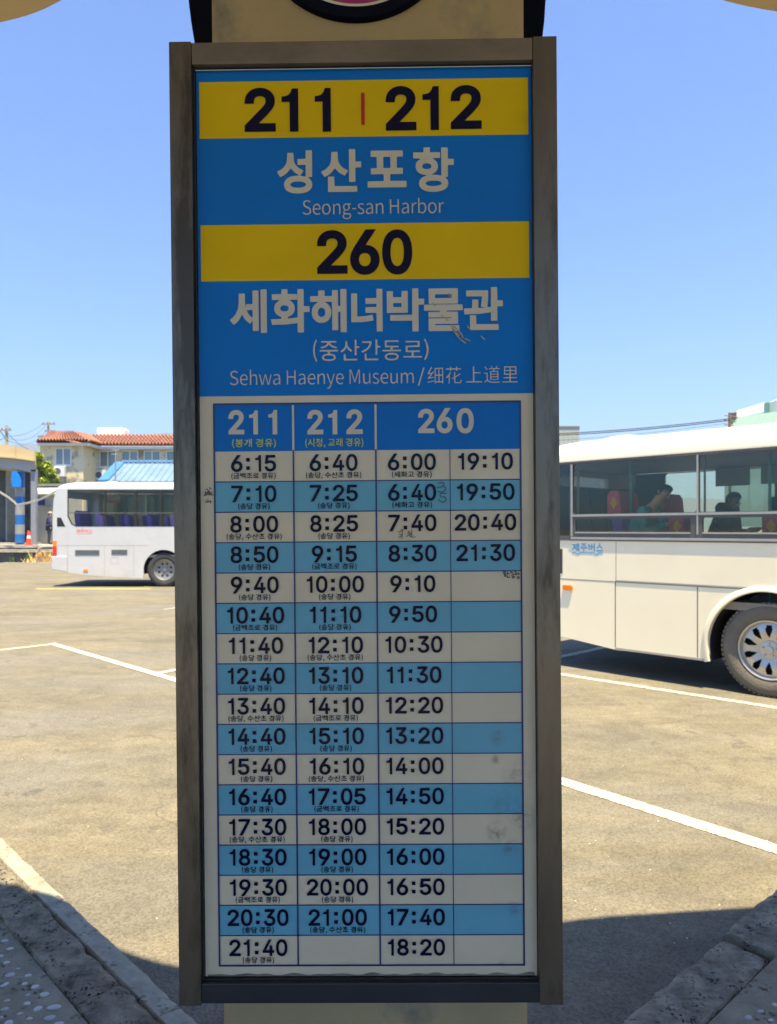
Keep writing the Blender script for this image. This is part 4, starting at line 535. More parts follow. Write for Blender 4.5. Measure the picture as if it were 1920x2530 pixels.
letters([('2', 272, 336, 88, 187), ('1', 356, 392, 90, 187), ('1', 434, 470, 88, 187), ('2', 592, 657, 87, 187), ('1', 677, 714, 88, 187), ('2', 751, 817, 85, 186), ('2', 1042, 1108, 83, 182), ('6', 1117, 1182, 80, 183), ('0', 1198, 1268, 80, 183)], C3, p_pale, 'b', 'route_number')
letters([('(봉개 경유)', 287, 465, 204, 243), ('(시청, 교래 경유)', 584, 820, 202, 241)], C3, p_ynote, 'n', 'route_note')
A_, B_, C_, E_ = '(송당 경유)', '(송당, 수산초 경유)', '(금백조로 경유)', '(세화고 경유)'
T1 = [('6:15', C_), ('7:10', A_), ('8:00', B_), ('8:50', A_), ('9:40', A_), ('10:40', C_), ('11:40', A_), ('12:40', A_), ('13:40', B_), ('14:40', A_), ('15:40', A_), ('16:40', A_), ('17:30', B_), ('18:30', A_), ('19:30', C_), ('20:30', A_), ('21:40', A_)]
T2 = [('6:40', B_), ('7:25', A_), ('8:25', A_), ('9:15', C_), ('10:00', A_), ('11:10', A_), ('12:10', B_), ('13:10', A_), ('14:10', C_), ('15:10', A_), ('16:10', B_), ('17:05', C_), ('18:00', A_), ('19:00', A_), ('20:00', A_), ('21:00', B_)]
T3 = [('6:00', E_), ('6:40', E_)] + [(x, None) for x in '7:40 8:30 9:10 9:50 10:30 11:30 12:20 13:20 14:00 14:50 15:20 16:00 16:50 17:40 18:20'.split()]
T4 = [(x, None) for x in '19:10 19:50 20:40 21:30'.split()]
NW = {A_: 78, B_: 137, C_: 110, E_: 98}
def tw(s):
    """width in photo pixels of a time as printed: figures 31.5, a one 20, the colon 22 with its gaps"""
    w = 0
    for ch in s: w += {'1': 26, ':': 24}.get(ch, 33)
    return w - 5
def time_at(s, xc, ztop):
    w = tw(s) * PXM; x = xc - w / 2; h = 41 * PXM; vv = []; ff = []
    for ch in s:
        cw = {'1': 26, ':': 24}.get(ch, 33) * PXM
        if ch == ':':
            for zz in (0.22, 0.72):
                q = 9.0 * PXM; cx_ = x + 9.0 * PXM; n = len(vv); z = ztop - h + h * zz - q / 2
                vv += [(cx_ - q / 2, D - .0024, z), (cx_ + q / 2, D - .0024, z), (cx_ + q / 2, D - .0024, z + q), (cx_ - q / 2, D - .0024, z + q)]; ff.append((n, n + 1, n + 2, n + 3))
        else:
            v, f = glyphs('m', ch); gw = {'1': 14.5}.get(ch, 28.5) * PXM; xo = x + (3.0 * PXM if ch == '1' else 0); n = len(vv); ov = 0.5 * PXM if ch in '03689' else 0
            vv += [(xo + p[0] * gw, D - .0024, ztop - h - ov + p[1] * (h + 2 * ov)) for p in v]; ff += [tuple(i + n for i in t) for t in f]
        x += cw
    MB().add(vv, ff).build('departure_time', p_navy, panel, fix=False)
for ci, T in enumerate((T1, T2, T3, T4)):
    xc = (cols[ci] + cols[ci + 1]) / 2 + (-1 * PXM, -3 * PXM, -3 * PXM, -1 * PXM)[ci]
    for k, (s, nt_) in enumerate(T):
        zt_ = zh1 - k * rh - 9.5 * PXM
        time_at(s, xc, zt_)
        if nt_: put(nt_, xc - NW[nt_] / 2 * PXM, xc + NW[nt_] / 2 * PXM, zh1 - k * rh - 70 * PXM, zh1 - k * rh - 52.5 * PXM, p_navy, 'n', 'route_note')
# handwriting left on the sheet
def scrawl(strokes, ox, oy, k, w, mat, name='handwriting'):
    mb = MB()
    for st in strokes:
        pts = [Vector(sp(ox + x * k, oy + y * k, D)) for x, y in st]
        if len(pts) > 2: pts = [Vector(p) for p in catmull([tuple(p) for p in pts], 4)]
        hw = w * PXM / 2; vs = []
        for i, p in enumerate(pts):
            d = (pts[min(i + 1, len(pts) - 1)] - pts[max(0, i - 1)]); d = d.normalized() if d.length > 1e-9 else Vector((1, 0)); n = Vector((-d.y, d.x)) * hw
            vs += [(p.x + n.x, D - .0030, p.y + n.y), (p.x - n.x, D - .0030, p.y - n.y)]
        mb.add(vs, [(2 * i, 2 * i + 1, 2 * i + 3, 2 * i + 2) for i in range(len(pts) - 1)])
    mb.build(name, mat, panel, fix=False)
def circ(x, y, r, n=9): return [(x + r * math.cos(2 * PI * i / n), y + r * math.sin(2 * PI * i / n)) for i in range(n + 1)]
scrawl([[(650, 570), (760, 700), (870, 860), (920, 910), (1000, 905)], [(800, 520), (910, 600)], [(905, 740), (900, 840), (860, 880)], [(600, 720), (590, 830), (580, 930)], [(570, 830), (700, 770), (830, 700)], [(530, 940), (620, 910), (690, 870)], [(710, 780), (690, 920)], [(740, 770), (820, 900), (760, 885)], [(725, 1110), (740, 1240)], [(640, 1200), (615, 1260), (700, 1270), (840, 1235)], [(850, 1180), (880, 1260), (865, 1340)]], 480, 1180, 0.04765, 2.0, p_ink)
scrawl([[(310, 1335), (350, 1365)], [(255, 1415), (330, 1390), (380, 1350)], [(270, 1470), (330, 1475), (320, 1520), (250, 1550)], [(370, 1370), (345, 1590)], [(505, 1380), (535, 1410)], [(480, 1440), (560, 1430), (465, 1535)], [(530, 1490), (600, 1545), (700, 1535)], [(605, 1325), (600, 1545)], [(550, 1490), (605, 1430)]], 960, 1180, 0.0953, 1.5, p_ink)
scrawl([[(1270, 150), (1390, 130), (1430, 190), (1350, 255), (1240, 250)], [(1390, 230), (1480, 260), (1460, 330), (1380, 370), (1270, 355)], [(1500, 410), (1350, 410), (1350, 500), (1440, 495), (1490, 560), (1420, 640), (1330, 610), (1290, 560)]], 960, 1180, 0.0953, 3.0, p_pencil)
scrawl([[(430, 340), (470, 355)], [(395, 450), (550, 405)], circ(510, 520, 45), [(620, 415), (630, 540)], [(640, 520), (720, 500)], [(500, 570), (510, 640), (590, 590)], [(630, 590), (630, 680), (730, 660)], [(800, 385), (770, 440), (880, 485)], [(800, 570), (930, 540)], circ(890, 660, 46), [(950, 410), (1020, 440), (970, 570)], [(1010, 490), (1050, 560)], [(1100, 440), (1110, 560)], [(1110, 520), (1190, 515)], circ(1120, 690, 44)], 1220, 1390, 0.0536, 2.2, p_ink)
# scratches through the blue print
scr = pmat('bare_scratch', (0.42, 0.37, 0.2), 0.6, 0, 0.3, 50)
scrawl([[(1175, 300), (1183, 315)], [(1145, 385), (1175, 410)], [(1185, 425), (1210, 470), (1245, 500)], [(1195, 430), (1225, 460), (1232, 478)], [(1250, 430), (1262, 445)], [(1305, 470), (1320, 485)], [(1110, 340), (1125, 350)], [(1240, 480), (1262, 490)], [(1190, 440), (1218, 468)]], *C2, 3.0, scr, 'scratch')
# clear acrylic cover with its bright cut edge along the top
acr = glassmat('clear_acrylic', (0.98, 0.98, 0.975), 0.12, 0.05)
MB().box(x0 - .0006, x1 + .0006, 0.0108, 0.0122, zbt - .0006, ztp + .0006).build('acrylic_cover', acr, sign)
edge_m = pmat('acrylic_edge', (0.5, 0.55, 0.5), 0.4, 0, 0.1, 5)
MB().box(x0, x1, 0.0100, 0.0106, ztp - .0022, ztp - .0008).build('cover_edge', edge_m, sign)
# peeling paper along the foot
MB().add(*(lambda n: ([(x0 + .004 + (x1 - x0 - .008) * i / n, D - .0007, zbt + (0.002 + 0.0045 * max(0, noise.noise(Vector((i * 0.13, 3, 1))) + 0.35) if s_ else 0.0005)) for i in range(n + 1) for s_ in (0, 1)], [(2 * i, 2 * i + 2, 2 * i + 3, 2 * i + 1) for i in range(n)]))(160)).build('peeling_edge', pmat('grey_glue_stain', (0.2, 0.19, 0.15), 0.8, 0, 0.4, 40), panel, fix=False)

# round board and the dark housing above the timetable
blackp = pmat('black_paint', (0.001, 0.003, 0.012), 0.6, 0, 0.1, 6, spec=0.1); pinkp = pmat('magenta_print', (0.30, 0.02, 0.13), 0.45, 0, 0.08, 6)
rc = at(879, -194, 1.284); RR = 252 / F * 1.284
rb = thing('round_stop_sign', 'round black rimmed sign with magenta face fixed to the pillar above the timetable', 'sign', (rc[0], 1.284, rc[1]))
MB().lathe([(0, -0.006), (RR * 0.875, -0.006), (RR * 0.88, -0.012), (RR * 0.985, -0.012), (RR, -0.008), (RR, 0), (0, 0)], (0, 0, 0), 'y', 96).build('rim', blackp, rb, smooth=True)
MB().lathe([(0, 0), (RR * 0.84, 0), (RR * 0.84, -0.001), (0, -0.001)], (0, -0.007, 0), 'y', 80).build('face', pinkp, rb)
MB().lathe([(RR * 0.84, -0.0085), (RR * 0.865, -0.0085), (RR * 0.865, -0.007), (RR * 0.84, -0.007)], (0, 0, 0), 'y', 80, closed=True).build('pale_border', p_pale, rb)
Yd = 1.62
hp = [(452, -300), (458, -100), (465, 0), (471, 50), (479, 100), (500, 190), (540, 270), (1300, 270), (1325, 190), (1341, 92), (1346, 50), (1349, 0), (1350, -100), (1346, -300)]
MB().prism([at(x, y, Yd) for x, y in hp], Yd, Yd + 0.10, 'y').build('dark_rounded_board', blackp, label='large black rounded board behind the pillar, seen on both sides of it above the frame', cat='board', bevel=0.004)

# ------------------------------------------------------------------ buses
from mathutils.geometry import tessellate_polygon
def plate(mb, outer, holes, d0, d1, ax='y'):
    """flat plate with openings, outline in (x,z), thick from d0 to d1"""
    polys = [outer] + holes; flat = [p for q in polys for p in q]
    tri = tessellate_polygon([[Vector((p[0], p[1], 0)) for p in q] for q in polys])
    P = (lambda p, d: (p[0], d, p[1])) if ax == 'y' else (lambda p, d: (d, p[0], p[1]))
    n = len(flat); vs = [P(p, d0) for p in flat] + [P(p, d1) for p in flat]
    fs = [tuple(t) for t in tri] + [tuple(i + n for i in reversed(t)) for t in tri]; b = 0
    for q in polys:
        m = len(q); fs += [(b + i, b + i + n, b + (i + 1) % m + n, b + (i + 1) % m) for i in range(m)]; b += m
    return mb.add(vs, fs)
def arc(cx, cz, r, a0, a1, n=24): return [(cx + r * math.cos(math.radians(a0 + (a1 - a0) * i / n)), cz + r * math.sin(math.radians(a0 + (a1 - a0) * i / n))) for i in range(n + 1)]
def rrect(x0, x1, z0, z1, r, n=4): return arc(x1 - r, z1 - r, r, 0, 90, n) + arc(x0 + r, z1 - r, r, 90, 180, n) + arc(x0 + r, z0 + r, r, 180, 270, n) + arc(x1 - r, z0 + r, r, 270, 360, n)
white_paint = pmat('bus_white_paint', (0.50, 0.52, 0.53), 0.25, 0, 0.03, 1.2, coat=0.3, dirt=(0.44, 0.44, 0.43), dscale=1.5, dlo=0.5, dhi=0.8)
cream_paint = pmat('bus_cream_paint', (0.95, 0.87, 0.64), 0.28, 0, 0.03, 1.2, coat=0.3, dirt=(0.90, 0.79, 0.56), dscale=0.9, dlo=0.5, dhi=0.85)
rubber = pmat('tyre_rubber', (0.045, 0.046, 0.048), 0.85, 0, 0.15, 8, 0.2, 60); dusty_rubber = pmat('dusty_tyre_rubber', (0.16, 0.145, 0.115), 0.9, 0, 0.12, 8, 0.3, 90)
alloy = pmat('wheel_silver', (0.55, 0.53, 0.48), 0.35, 0.6, 0.08, 10); dull_steel = pmat('dull_wheel_steel', (0.25, 0.25, 0.24), 0.5, 0.5, 0.2, 10)
under = pmat('black_underbody', (0.012, 0.012, 0.013), 0.8, 0, 0.1, 5); trim = pmat('aluminium_trim', (0.5, 0.47, 0.42), 0.35, 0.7, 0.06, 9); dgrey = pmat('dark_grey_window_frame', (0.11, 0.108, 0.105), 0.4, 0.1, 0.06, 9)
seam_m = pmat('panel_gap', (0.16, 0.15, 0.125), 0.7, 0, 0.05, 5)
tint = glassmat('tinted_bus_glass', (0.93, 0.93, 0.88), 0.9); tint_dark = glassmat('dark_bus_glass', (0.42, 0.45, 0.45), 1.6); tint_clear = glassmat('pale_bus_glass', (0.90, 0.92, 0.86), 1.2)
orange = pmat('orange_lens', (0.85, 0.22, 0.01), 0.3, 0, 0.05, 5); redl = pmat('red_lens', (0.6, 0.03, 0.02), 0.3, 0, 0.05, 5)
inner_m = pmat('bus_interior_grey', (0.24, 0.225, 0.19), 0.7, 0, 0.1, 3); inner_pale = pmat('bus_ceiling_grey', (0.45, 0.45, 0.43), 0.7, 0, 0.05, 3)
def shell(root, outline, holes, W_, zr, prof, stations, paint, far_holes, xr, xf, rear_hole=None):
    plate(MB(), outline, holes, 0, 0.045).build('side_panel', paint, root)
    plate(MB(), outline, far_holes, W_ - 0.045, W_).build('side_panel', paint, root)
    mb = MB(); m = len(prof); vs = []
    for x, s_ in stations:
        for y, z in prof: yy = W_ / 2 + (y - W_ / 2) * (0.93 + 0.07 * s_ ** 0.5); vs.append((x, yy, zr + z * s_))
    fs = [(i * m + j, i * m + j + 1, (i + 1) * m + j + 1, (i + 1) * m + j) for i in range(len(stations) - 1) for j in range(m - 1)]
    fs += [(i * m, (i + 1) * m, (i + 1) * m + m - 1, i * m + m - 1) for i in range(len(stations) - 1)]
    mb.add(vs, fs + [tuple(range(m)), tuple(range(len(vs) - 1, len(vs) - m - 1, -1))]).build('roof', paint, root, smooth=True)
    zb = 0.62
    plate(MB(), [(0.045, zb), (W_ - 0.045, zb), (W_ - 0.045, zr), (0.045, zr)], [rear_hole] if rear_hole else [], xr, xr + 0.05, 'x').build('rear_wall', paint, root)
    MB().box(xf - 0.05, xf, 0.045, W_ - 0.045, 0.4, 1.4).build('front_panel', paint, root)
    MB().box(xf - 0.04, xf - 0.01, 0.045, W_ - 0.045, 1.4, zr).build('windscreen', tint, root)
    MB().box(xr + 0.05, xf - 0.05, 0.05, W_ - 0.05, 0.85, 0.93).build('cabin_floor', inner_m, root)
    MB().box(xr + 0.05, xf - 0.05, 0.05, W_ - 0.05, zr - 0.03, zr - 0.005).build('ceiling', inner_pale, root)
def wheel(root, x, z, R, rim, paint_rim, tyre, style, y=0.06):
    mb = MB(); t = 0.22
    mb.lathe([(rim, y + 0.02), (rim * 1.02, y + 0.0), (rim * 1.08, y - 0.012), (R * 0.83, y - 0.022), (R * 0.92, y - 0.014), (R * 0.975, y + 0.012), (R, y + 0.045), (R, y + t), (R * 0.9, y + t + .03), (rim, y + t)], (x, 0, z), 'y', 72)
    w = mb.build('wheel', tyre, root, smooth=True, label='wheel with ' + ('dusty tyre' if style == 'alloy' else 'black tyre'))
    tr = MB()
    for k in range(60):
        a = 2 * PI * k / 60; ca, sa = math.cos(a), math.sin(a); ux, uz = -sa, ca; q = []
        for rr in (R * 0.968, R * 1.006):
            for hw in (-0.017, 0.017):
                q.append((x + ca * rr + ux * hw, z + sa * rr + uz * hw))
        f_ = [(q[i][0], y + 0.004, q[i][1]) for i in (0, 1, 3, 2)]; b_ = [(q[i][0], y + 0.06, q[i][1]) for i in (0, 1, 3, 2)]; tr.hexa(f_, b_)
    tr.build('tread_block', tyre, w, kind='stuff')
    n, m = 160, 16; vs = []; fs = []; hub = rim * 0.30
    holes = 10 if style == 'alloy' else 8; r0_, r1_ = (0.42, 0.86) if style == 'alloy' else (0.5, 0.72)
    def dish(r): u = r / rim; return y + (0.03 - 0.035 * max(0, 1 - abs(u - 0.62) / 0.4)) if style == 'alloy' else y + 0.02 + 0.07 * (1 - u) ** 0.4
    for j in range(m + 1):
        r = hub + (rim * 0.97 - hub) * j / m
        for k in range(n): a = 2 * PI * k / n; vs.append((x + r * math.cos(a), dish(r), z + r * math.sin(a)))
    for j in range(m):
        rm = (hub + (rim * 0.97 - hub) * (j + .5) / m) / rim; u = (rm - (r0_ + r1_) / 2) / ((r1_ - r0_) / 2)
        for k in range(n):
            a = ((k + .5) / n * holes) % 1 - 0.5; half = (0.31 if style == 'alloy' else 0.24) * (0.75 + 0.25 * u) if style == 'alloy' else 0.22
            if abs(u) < 1 and (a / half) ** 2 + u * u < 1: continue
            fs.append((j * n + k, j * n + (k + 1) % n, (j + 1) * n + (k + 1) % n, (j + 1) * n + k))
    MB().add(vs, fs).build('rim', paint_rim, w, smooth=True)
    MB().lathe([(rim * 0.95, y + 0.03), (rim * 0.96, y - 0.008), (rim * 1.01, y - 0.014), (rim * 1.03, y + 0.0), (rim * 1.03, y + 0.03)], (x, 0, z), 'y', 72).build('rim_lip', paint_rim, w, smooth=True)
    MB().lathe([(0, 0), (rim, 0)], (x, y + 0.10, z), 'y', 48).build('dark_backing', under, w)  # black disc puts the shade behind the rim openings
    MB().lathe([(0, -0.03), (hub * 0.45, -0.028), (hub * 0.5, -0.01), (hub * 1.0, -0.004), (hub * 1.05, 0.03)], (x, dish(hub) - 0.004, z), 'y', 40).build('hub_cap', paint_rim, w, smooth=True)
    nm = MB()
    for k in range(8 if style != 'alloy' else 5):
        a = 2 * PI * k / (8 if style != 'alloy' else 5) + 0.3; rr = hub * (0.74 if style == 'alloy' else 1.25); nm.lathe([(0, -0.028), (0.009, -0.028), (0.011, 0.0)], (x + rr * math.cos(a), dish(hub), z + rr * math.sin(a)), 'y', 8)
    nm.build('wheel_nut', trim, w)
def seat(root, x, y, z0, h, mat, cover=None, emblem=None, w=0.42):
    """bus seat facing +x: cushion, reclined back with rounded top, headrest cover"""
    s_ = MB(); s_.prism(rrect(x, x + 0.46, z0, z0 + 0.13, 0.04), y, y + w, 'y')
    r = MB(); bk = [(x - 0.02, z0 + 0.08), (x + 0.12, z0 + 0.08), (x + 0.03, z0 + h - 0.06), (x - 0.01, z0 + h), (x - 0.08, z0 + h), (x - 0.12, z0 + h - 0.06)]
    r.prism(bk, y, y + w, 'y'); st_ = r.build('seat', mat, root, bevel=0.03, seg=2, smooth=True, label='dark bus seat' if not cover else 'bus seat with coloured headrest cover'); s_.build('cushion', mat, st_, bevel=0.012, smooth=True)
    if cover:
        c = MB(); c.prism([(x - 0.128, z0 + h - 0.27), (x + 0.065, z0 + h - 0.27), (x + 0.04, z0 + h - 0.05), (x, z0 + h + 0.012), (x - 0.09, z0 + h + 0.012), (x - 0.132, z0 + h - 0.05)], y - 0.012, y + w + 0.012, 'y'); c.build('headrest_cover', cover, st_, bevel=0.02, smooth=True)
        e = MB()
        for yy in (y - 0.014,):
            for sc_ in (1, ): e.prism([(x - 0.035 + 0.05 * sc_ * math.cos(a), z0 + h - 0.14 + 0.075 * sc_ * math.sin(a)) for a in (0, PI / 2, PI, 1.5 * PI)], yy - 0.002, yy + 0.003, 'y')
        e.build('emblem', emblem, st_)
    return st_

# people ------------------------------------------------------------
skin_m = pmat('warm_skin', (0.62, 0.33, 0.18), 0.5, 0, 0.05, 8); hair_m = pmat('black_hair', (0.012, 0.010, 0.009), 0.5, 0, 0.2, 60)
def figure(name, label, loc, rot, J, jacket, trousers, shoe, hand_detail=True, cap=None, parent_scale=1.0):
    """J: joints in metres; the body is one skinned mesh, clothes and hair are its children"""
    root = thing(name, label, 'person', loc, rot)
    P = []; E = []; idx = {}
    def j(k, p, r, prev=None):
        idx[k] = len(P); P.append((*p, r))
        if prev is not None: E.append((idx[prev], idx[k]))
    j('pelvis', J['pelvis'], 0.13); j('waist', J['waist'], 0.115, 'pelvis'); j('chest', J['chest'], 0.13, 'waist'); j('neck', J['neck'], 0.052, 'chest')
    hd = Vector(J['head']); nk = Vector(J['neck']); d = (hd - nk).normalized()
    j('jaw', hd - d * 0.07, 0.062, 'neck'); j('head', hd, 0.082, 'jaw'); j('crown', hd + d * 0.065, 0.062, 'head')
    for s_ in 'LR':
        j('sh' + s_, J['sh' + s_], 0.058, 'chest'); j('el' + s_, J['el' + s_], 0.043, 'sh' + s_); j('wr' + s_, J['wr' + s_], 0.028, 'el' + s_)
        a = Vector(J['el' + s_]); b = Vector(J['wr' + s_]); dr = (b - a).normalized(); sd = dr.cross(Vector((0, 0, 1))).normalized(); j('pa' + s_, b + dr * 0.07, 0.032, 'wr' + s_)
        if hand_detail:
            for q in range(4):
                o_ = sd * (0.026 - 0.0175 * q); l = (0.06, 0.07, 0.065, 0.05)[q]; b0 = b + dr * 0.09 + o_
                j('f%d%s' % (q, s_), b0, 0.0095, 'pa' + s_); j('g%d%s' % (q, s_), b0 + dr * l * 0.55 + Vector((0, 0, -0.008)), 0.0085, 'f%d%s' % (q, s_)); j('h%d%s' % (q, s_), b0 + dr * l + Vector((0, 0, -0.028)), 0.0075, 'g%d%s' % (q, s_))
            j('t0' + s_, b + dr * 0.045 + sd * 0.04, 0.011, 'pa' + s_); j('t1' + s_, b + dr * 0.085 + sd * 0.055, 0.0095, 't0' + s_)
        j('hi' + s_, J['hi' + s_], 0.088, 'pelvis'); j('kn' + s_, J['kn' + s_], 0.058, 'hi' + s_); j('an' + s_, J['an' + s_], 0.038, 'kn' + s_); j('to' + s_, J['to' + s_], 0.032, 'an' + s_)
    body = meshobj(skin(P, E), 'body', skin_m, root)
    def cloth(nm, keys, mat, grow, r_):
        K = keys; pos = {k: i for i, k in enumerate(K)}; PP = [(*P[idx[k]][:3], P[idx[k]][3] * grow + 0.012) for k in K]; EE = [(pos[a], pos[b]) for a, b in r_]
        return meshobj(skin(PP, EE), nm, mat, root)
    cloth('jacket', ['pelvis', 'waist', 'chest', 'shL', 'elL', 'wrL', 'shR', 'elR', 'wrR'], jacket, 1.12, [('pelvis', 'waist'), ('waist', 'chest'), ('chest', 'shL'), ('shL', 'elL'), ('elL', 'wrL'), ('chest', 'shR'), ('shR', 'elR'), ('elR', 'wrR')])
    cloth('trousers', ['pelvis', 'hiL', 'knL', 'anL', 'hiR', 'knR', 'anR'], trousers, 1.1, [('pelvis', 'hiL'), ('hiL', 'knL'), ('knL', 'anL'), ('pelvis', 'hiR'), ('hiR', 'knR'), ('knR', 'anR')])
    for s_ in 'LR':
        a = Vector(J['an' + s_]); b = Vector(J['to' + s_]); MB().tube([a - (b - a) * 0.25 + Vector((0, 0, -.01)), a + Vector((0, 0, -.005)), b, b + (b - a) * 0.12], [0.034, 0.047, 0.042, 0.025], 10).build('shoe', shoe, root, smooth=2)
    f = Vector(J['face']).normalized(); u = d; sd = f.cross(u).normalized()
    hb = MB(); hb.ball((0, 0, 0), 0.094, 16, 12, (0.9, 1.0, 1.04)); M3 = Matrix((sd, f, u)).transposed()
    keep = []; vs = [Vector(v) for v in hb.v]
    fs = [q for q in hb.f if not (sum(vs[i].y for i in q) / len(q) > 0.035 and sum(vs[i].z for i in q) / len(q) < 0.055) and sum(vs[i].z for i in q) / len(q) > -0.075]
    MB().add([tuple(hd + u * 0.018 - f * 0.010 + M3 @ v) for v in vs], fs).build('hair', hair_m, root, smooth=2)
    for s_ in (-1, 1):
        MB().ball(tuple(hd + f * 0.082 + sd * 0.032 * s_ + u * 0.005), 0.0085, 8, 6).build('eye', hair_m, root, smooth=2)
        MB().ball(tuple(hd + sd * 0.088 * s_), 0.022, 8, 6, (0.6, 0.9, 1.3)).build('ear', skin_m, root, smooth=2)
    MB().tube([hd + f * 0.082 + u * 0.01, hd + f * 0.103 - u * 0.028, hd + f * 0.084 - u * 0.035], [0.007, 0.012, 0.008], 8).build('nose', skin_m, root, smooth=2)
    if cap:
        MB().ball(tuple(hd + u * 0.04), 0.118, 16, 10, (1, 1, 0.75)).build('cap', cap, root, smooth=2); MB().lathe([(0, 0), (0.20, -0.01), (0.20, 0.0), (0, 0.012)], tuple(hd + u * 0.04), 'z', 20).build('cap_brim', cap, root)
    return root

# --- the right bus: cream, close by, running away to the left
BX = Vector((0.684, -0.7295, 0)).normalized(); BY = Vector((-BX.y, BX.x, 0)); P0 = Vector((3.68, 7.49, 0)); rotz = math.atan2(BX.y, BX.x)
def rp(px, py, yo=0.0):
    r = Vector(((px - CX) / F, 1, (CY - py) / F)); Q = P0 + BY * yo; t = Q.dot(BY) / r.dot(BY); p = r * t - Q; return (p.dot(BX), H + r.z * t)
def rc7(zx, zy, yo=0.0): return rp(1370 + zx * 0.32757, 960 + zy * 0.32757, yo)
def rc8(zx, zy, yo=0.0): return rp(1370 + zx * 0.32757, 1440 + zy * 0.32757, yo)
RB = thing('right_bus', 'cream bus with blue lettering close on the right, passengers at its windows', 'bus', tuple(P0), (0, 0, rotz))
RB.name = 'parked_bus'
wx, wz = rc8(1600, 512); RT = 0.472; wz = RT
xr_, xf_ = -2.85, 6.4; ZS, ZT, ZR = 1.555, 2.505, 2.51
bl = rc7(0, 0)
b1 = rp(1386, 1572); b2 = rp(1523, 1607); b3 = rp(1742, 1633)
ar = 0.585
out = [(xr_, 0.62), (xr_, ZR), (xf_, ZR), (xf_, 0.3), (wx + ar, 0.3)] + arc(wx, wz, ar, math.degrees(math.asin((0.3 - wz) / ar)), 180 - math.degrees(math.asin((0.3 - wz) / ar)), 28)[1:-1] + [(wx - ar, 0.30), (b2[0], 0.288), (b1[0], b1[1]), (xr_ + 0.1, b1[1] + 0.1)]
wl = rc7(133, 800)[0]; wdv = rc7(1082, 700)[0]
wpitch = wdv - wl
holes = []; winx = []
x = wl
while x + wpitch < xf_ - 0.3: winx.append((x, x + wpitch)); x += wpitch
hole_top = [rrect(a + 0.012, b - 0.012, 1.86, 2.455, 0.03) for a, b in winx]; hole_low = [rrect(a + 0.05, b - 0.075, 1.64, 1.80, 0.012) for a, b in winx]
qwin = [(xr_ + 0.25, 1.60), (wl - 0.03, 1.60), (wl - 0.03, 2.46), (xr_ + 0.35, 2.46)]
big = [(xr_ + 0.22, ZS + 0.0), (winx[-1][1] + 0.02, ZS), (winx[-1][1] + 0.02, ZT - 0.03), (xr_ + 0.32, ZT - 0.03)]
prof = [(0.0, 0.0), (0.004, 0.06), (0.02, 0.12), (0.07, 0.175), (0.18, 0.215), (0.5, 0.28), (1.15, 0.30), (1.8, 0.28), (2.12, 0.215), (2.23, 0.175), (2.28, 0.12), (2.296, 0.06), (2.3, 0.0)]
stn = [(xr_, 0.05), (xr_ + .03, .5), (xr_ + .1, .75), (xr_ + .25, .93), (xr_ + .5, 1), (2, 1.0), (xf_ - 0.3, 1), (xf_ - .05, .7), (xf_, .3)]
shell(RB, out, [big], 2.3, ZR, prof, stn, cream_paint, [[(p[0], p[1]) for p in big]], xr_, xf_, [(0.35, 1.55), (1.95, 1.55), (1.95, 2.4), (0.35, 2.4)])
# window band: dark grey frames with openings for each pane, on both sides
allh = hole_top + hole_low + [qwin]
fr_out = [(xr_ + 0.225, ZS + 0.004), (winx[-1][1] + 0.016, ZS + 0.004), (winx[-1][1] + 0.016, ZT - 0.034), (xr_ + 0.32, ZT - 0.034)]
plate(MB(), fr_out, allh, -0.006, 0.03).build('window_band', dgrey, RB)
plate(MB(), fr_out, [rrect(a + 0.04, b - 0.04, 1.62, 2.46, 0.04) for a, b in winx], 2.27, 2.306).build('window_band', dgrey, RB)
for hs, nm, gl in ((hole_top, 'window_pane', tint), (hole_low, 'sliding_pane', tint_clear), ([qwin], 'rear_quarter_pane', tint_dark)):
    for q in hs: MB().prism(q, 0.004, 0.008, 'y').build(nm, gl, RB)
for a, b in winx: MB().box(a + 0.04, b - 0.04, 2.28, 2.284, 1.62, 2.46).build('far_window_pane', tint_clear, RB)
MB().box(-0, 0.004, 0.35, 1.95, 1.55, 2.4).build('rear_window_pane', tint, RB, loc=(xr_ + 0.02, 0, 0))
for a, b in winx:
    MB().box(a, b, -0.016, -0.0065, 1.828, 1.852).build('middle_rail', trim, RB, bevel=0.002)
    MB().box(b - 0.0095, b + 0.0095, -0.014, -0.0062, 1.62, ZT - 0.04).build('window_divider', trim, RB, bevel=0.002)
    MB().box(a + 0.052, b - 0.077, -0.014, -0.0066, 1.628, 1.645).build('slider_sill', trim, RB, bevel=0.002)
    MB().prism([(a + 0.04, 1.855), (a + 0.055, 1.855), (a + 0.055, 2.46), (a + 0.04, 2.46)], 0.05, 0.07).build('inner_post', inner_m, RB)
MB().box(wl - 0.012, wl + 0.012, -0.014, -0.0062, 1.59, ZT - 0.045).build('window_divider', trim, RB, bevel=0.002)
MB().box(wl - 0.01, winx[-1][1], -0.016, -0.0008, 1.556, 1.582).build('sill_trim', trim, RB, bevel=0.003)
MB().box(xr_ + 0.3, winx[-1][1], -0.012, -0.0008, ZT - 0.03, ZT - 0.012).build('rain_gutter', dgrey, RB, bevel=0.002)
MB().box(xr_ + 0.25, winx[-1][1], -0.009, -0.0008, 1.540, 1.553).build('sill_gap', seam_m, RB)
def strip(p, q, w=0.008, m=seam_m, nm='panel_seam', root=RB, y=-0.0016):
    a, b = Vector(p), Vector(q); d = (b - a).normalized(); n = Vector((-d.y, d.x)) * w / 2
    MB().prism([tuple(a + n), tuple(b + n), tuple(b - n), tuple(a - n)], y, y + 0.0012, 'y').build(nm, m, root)
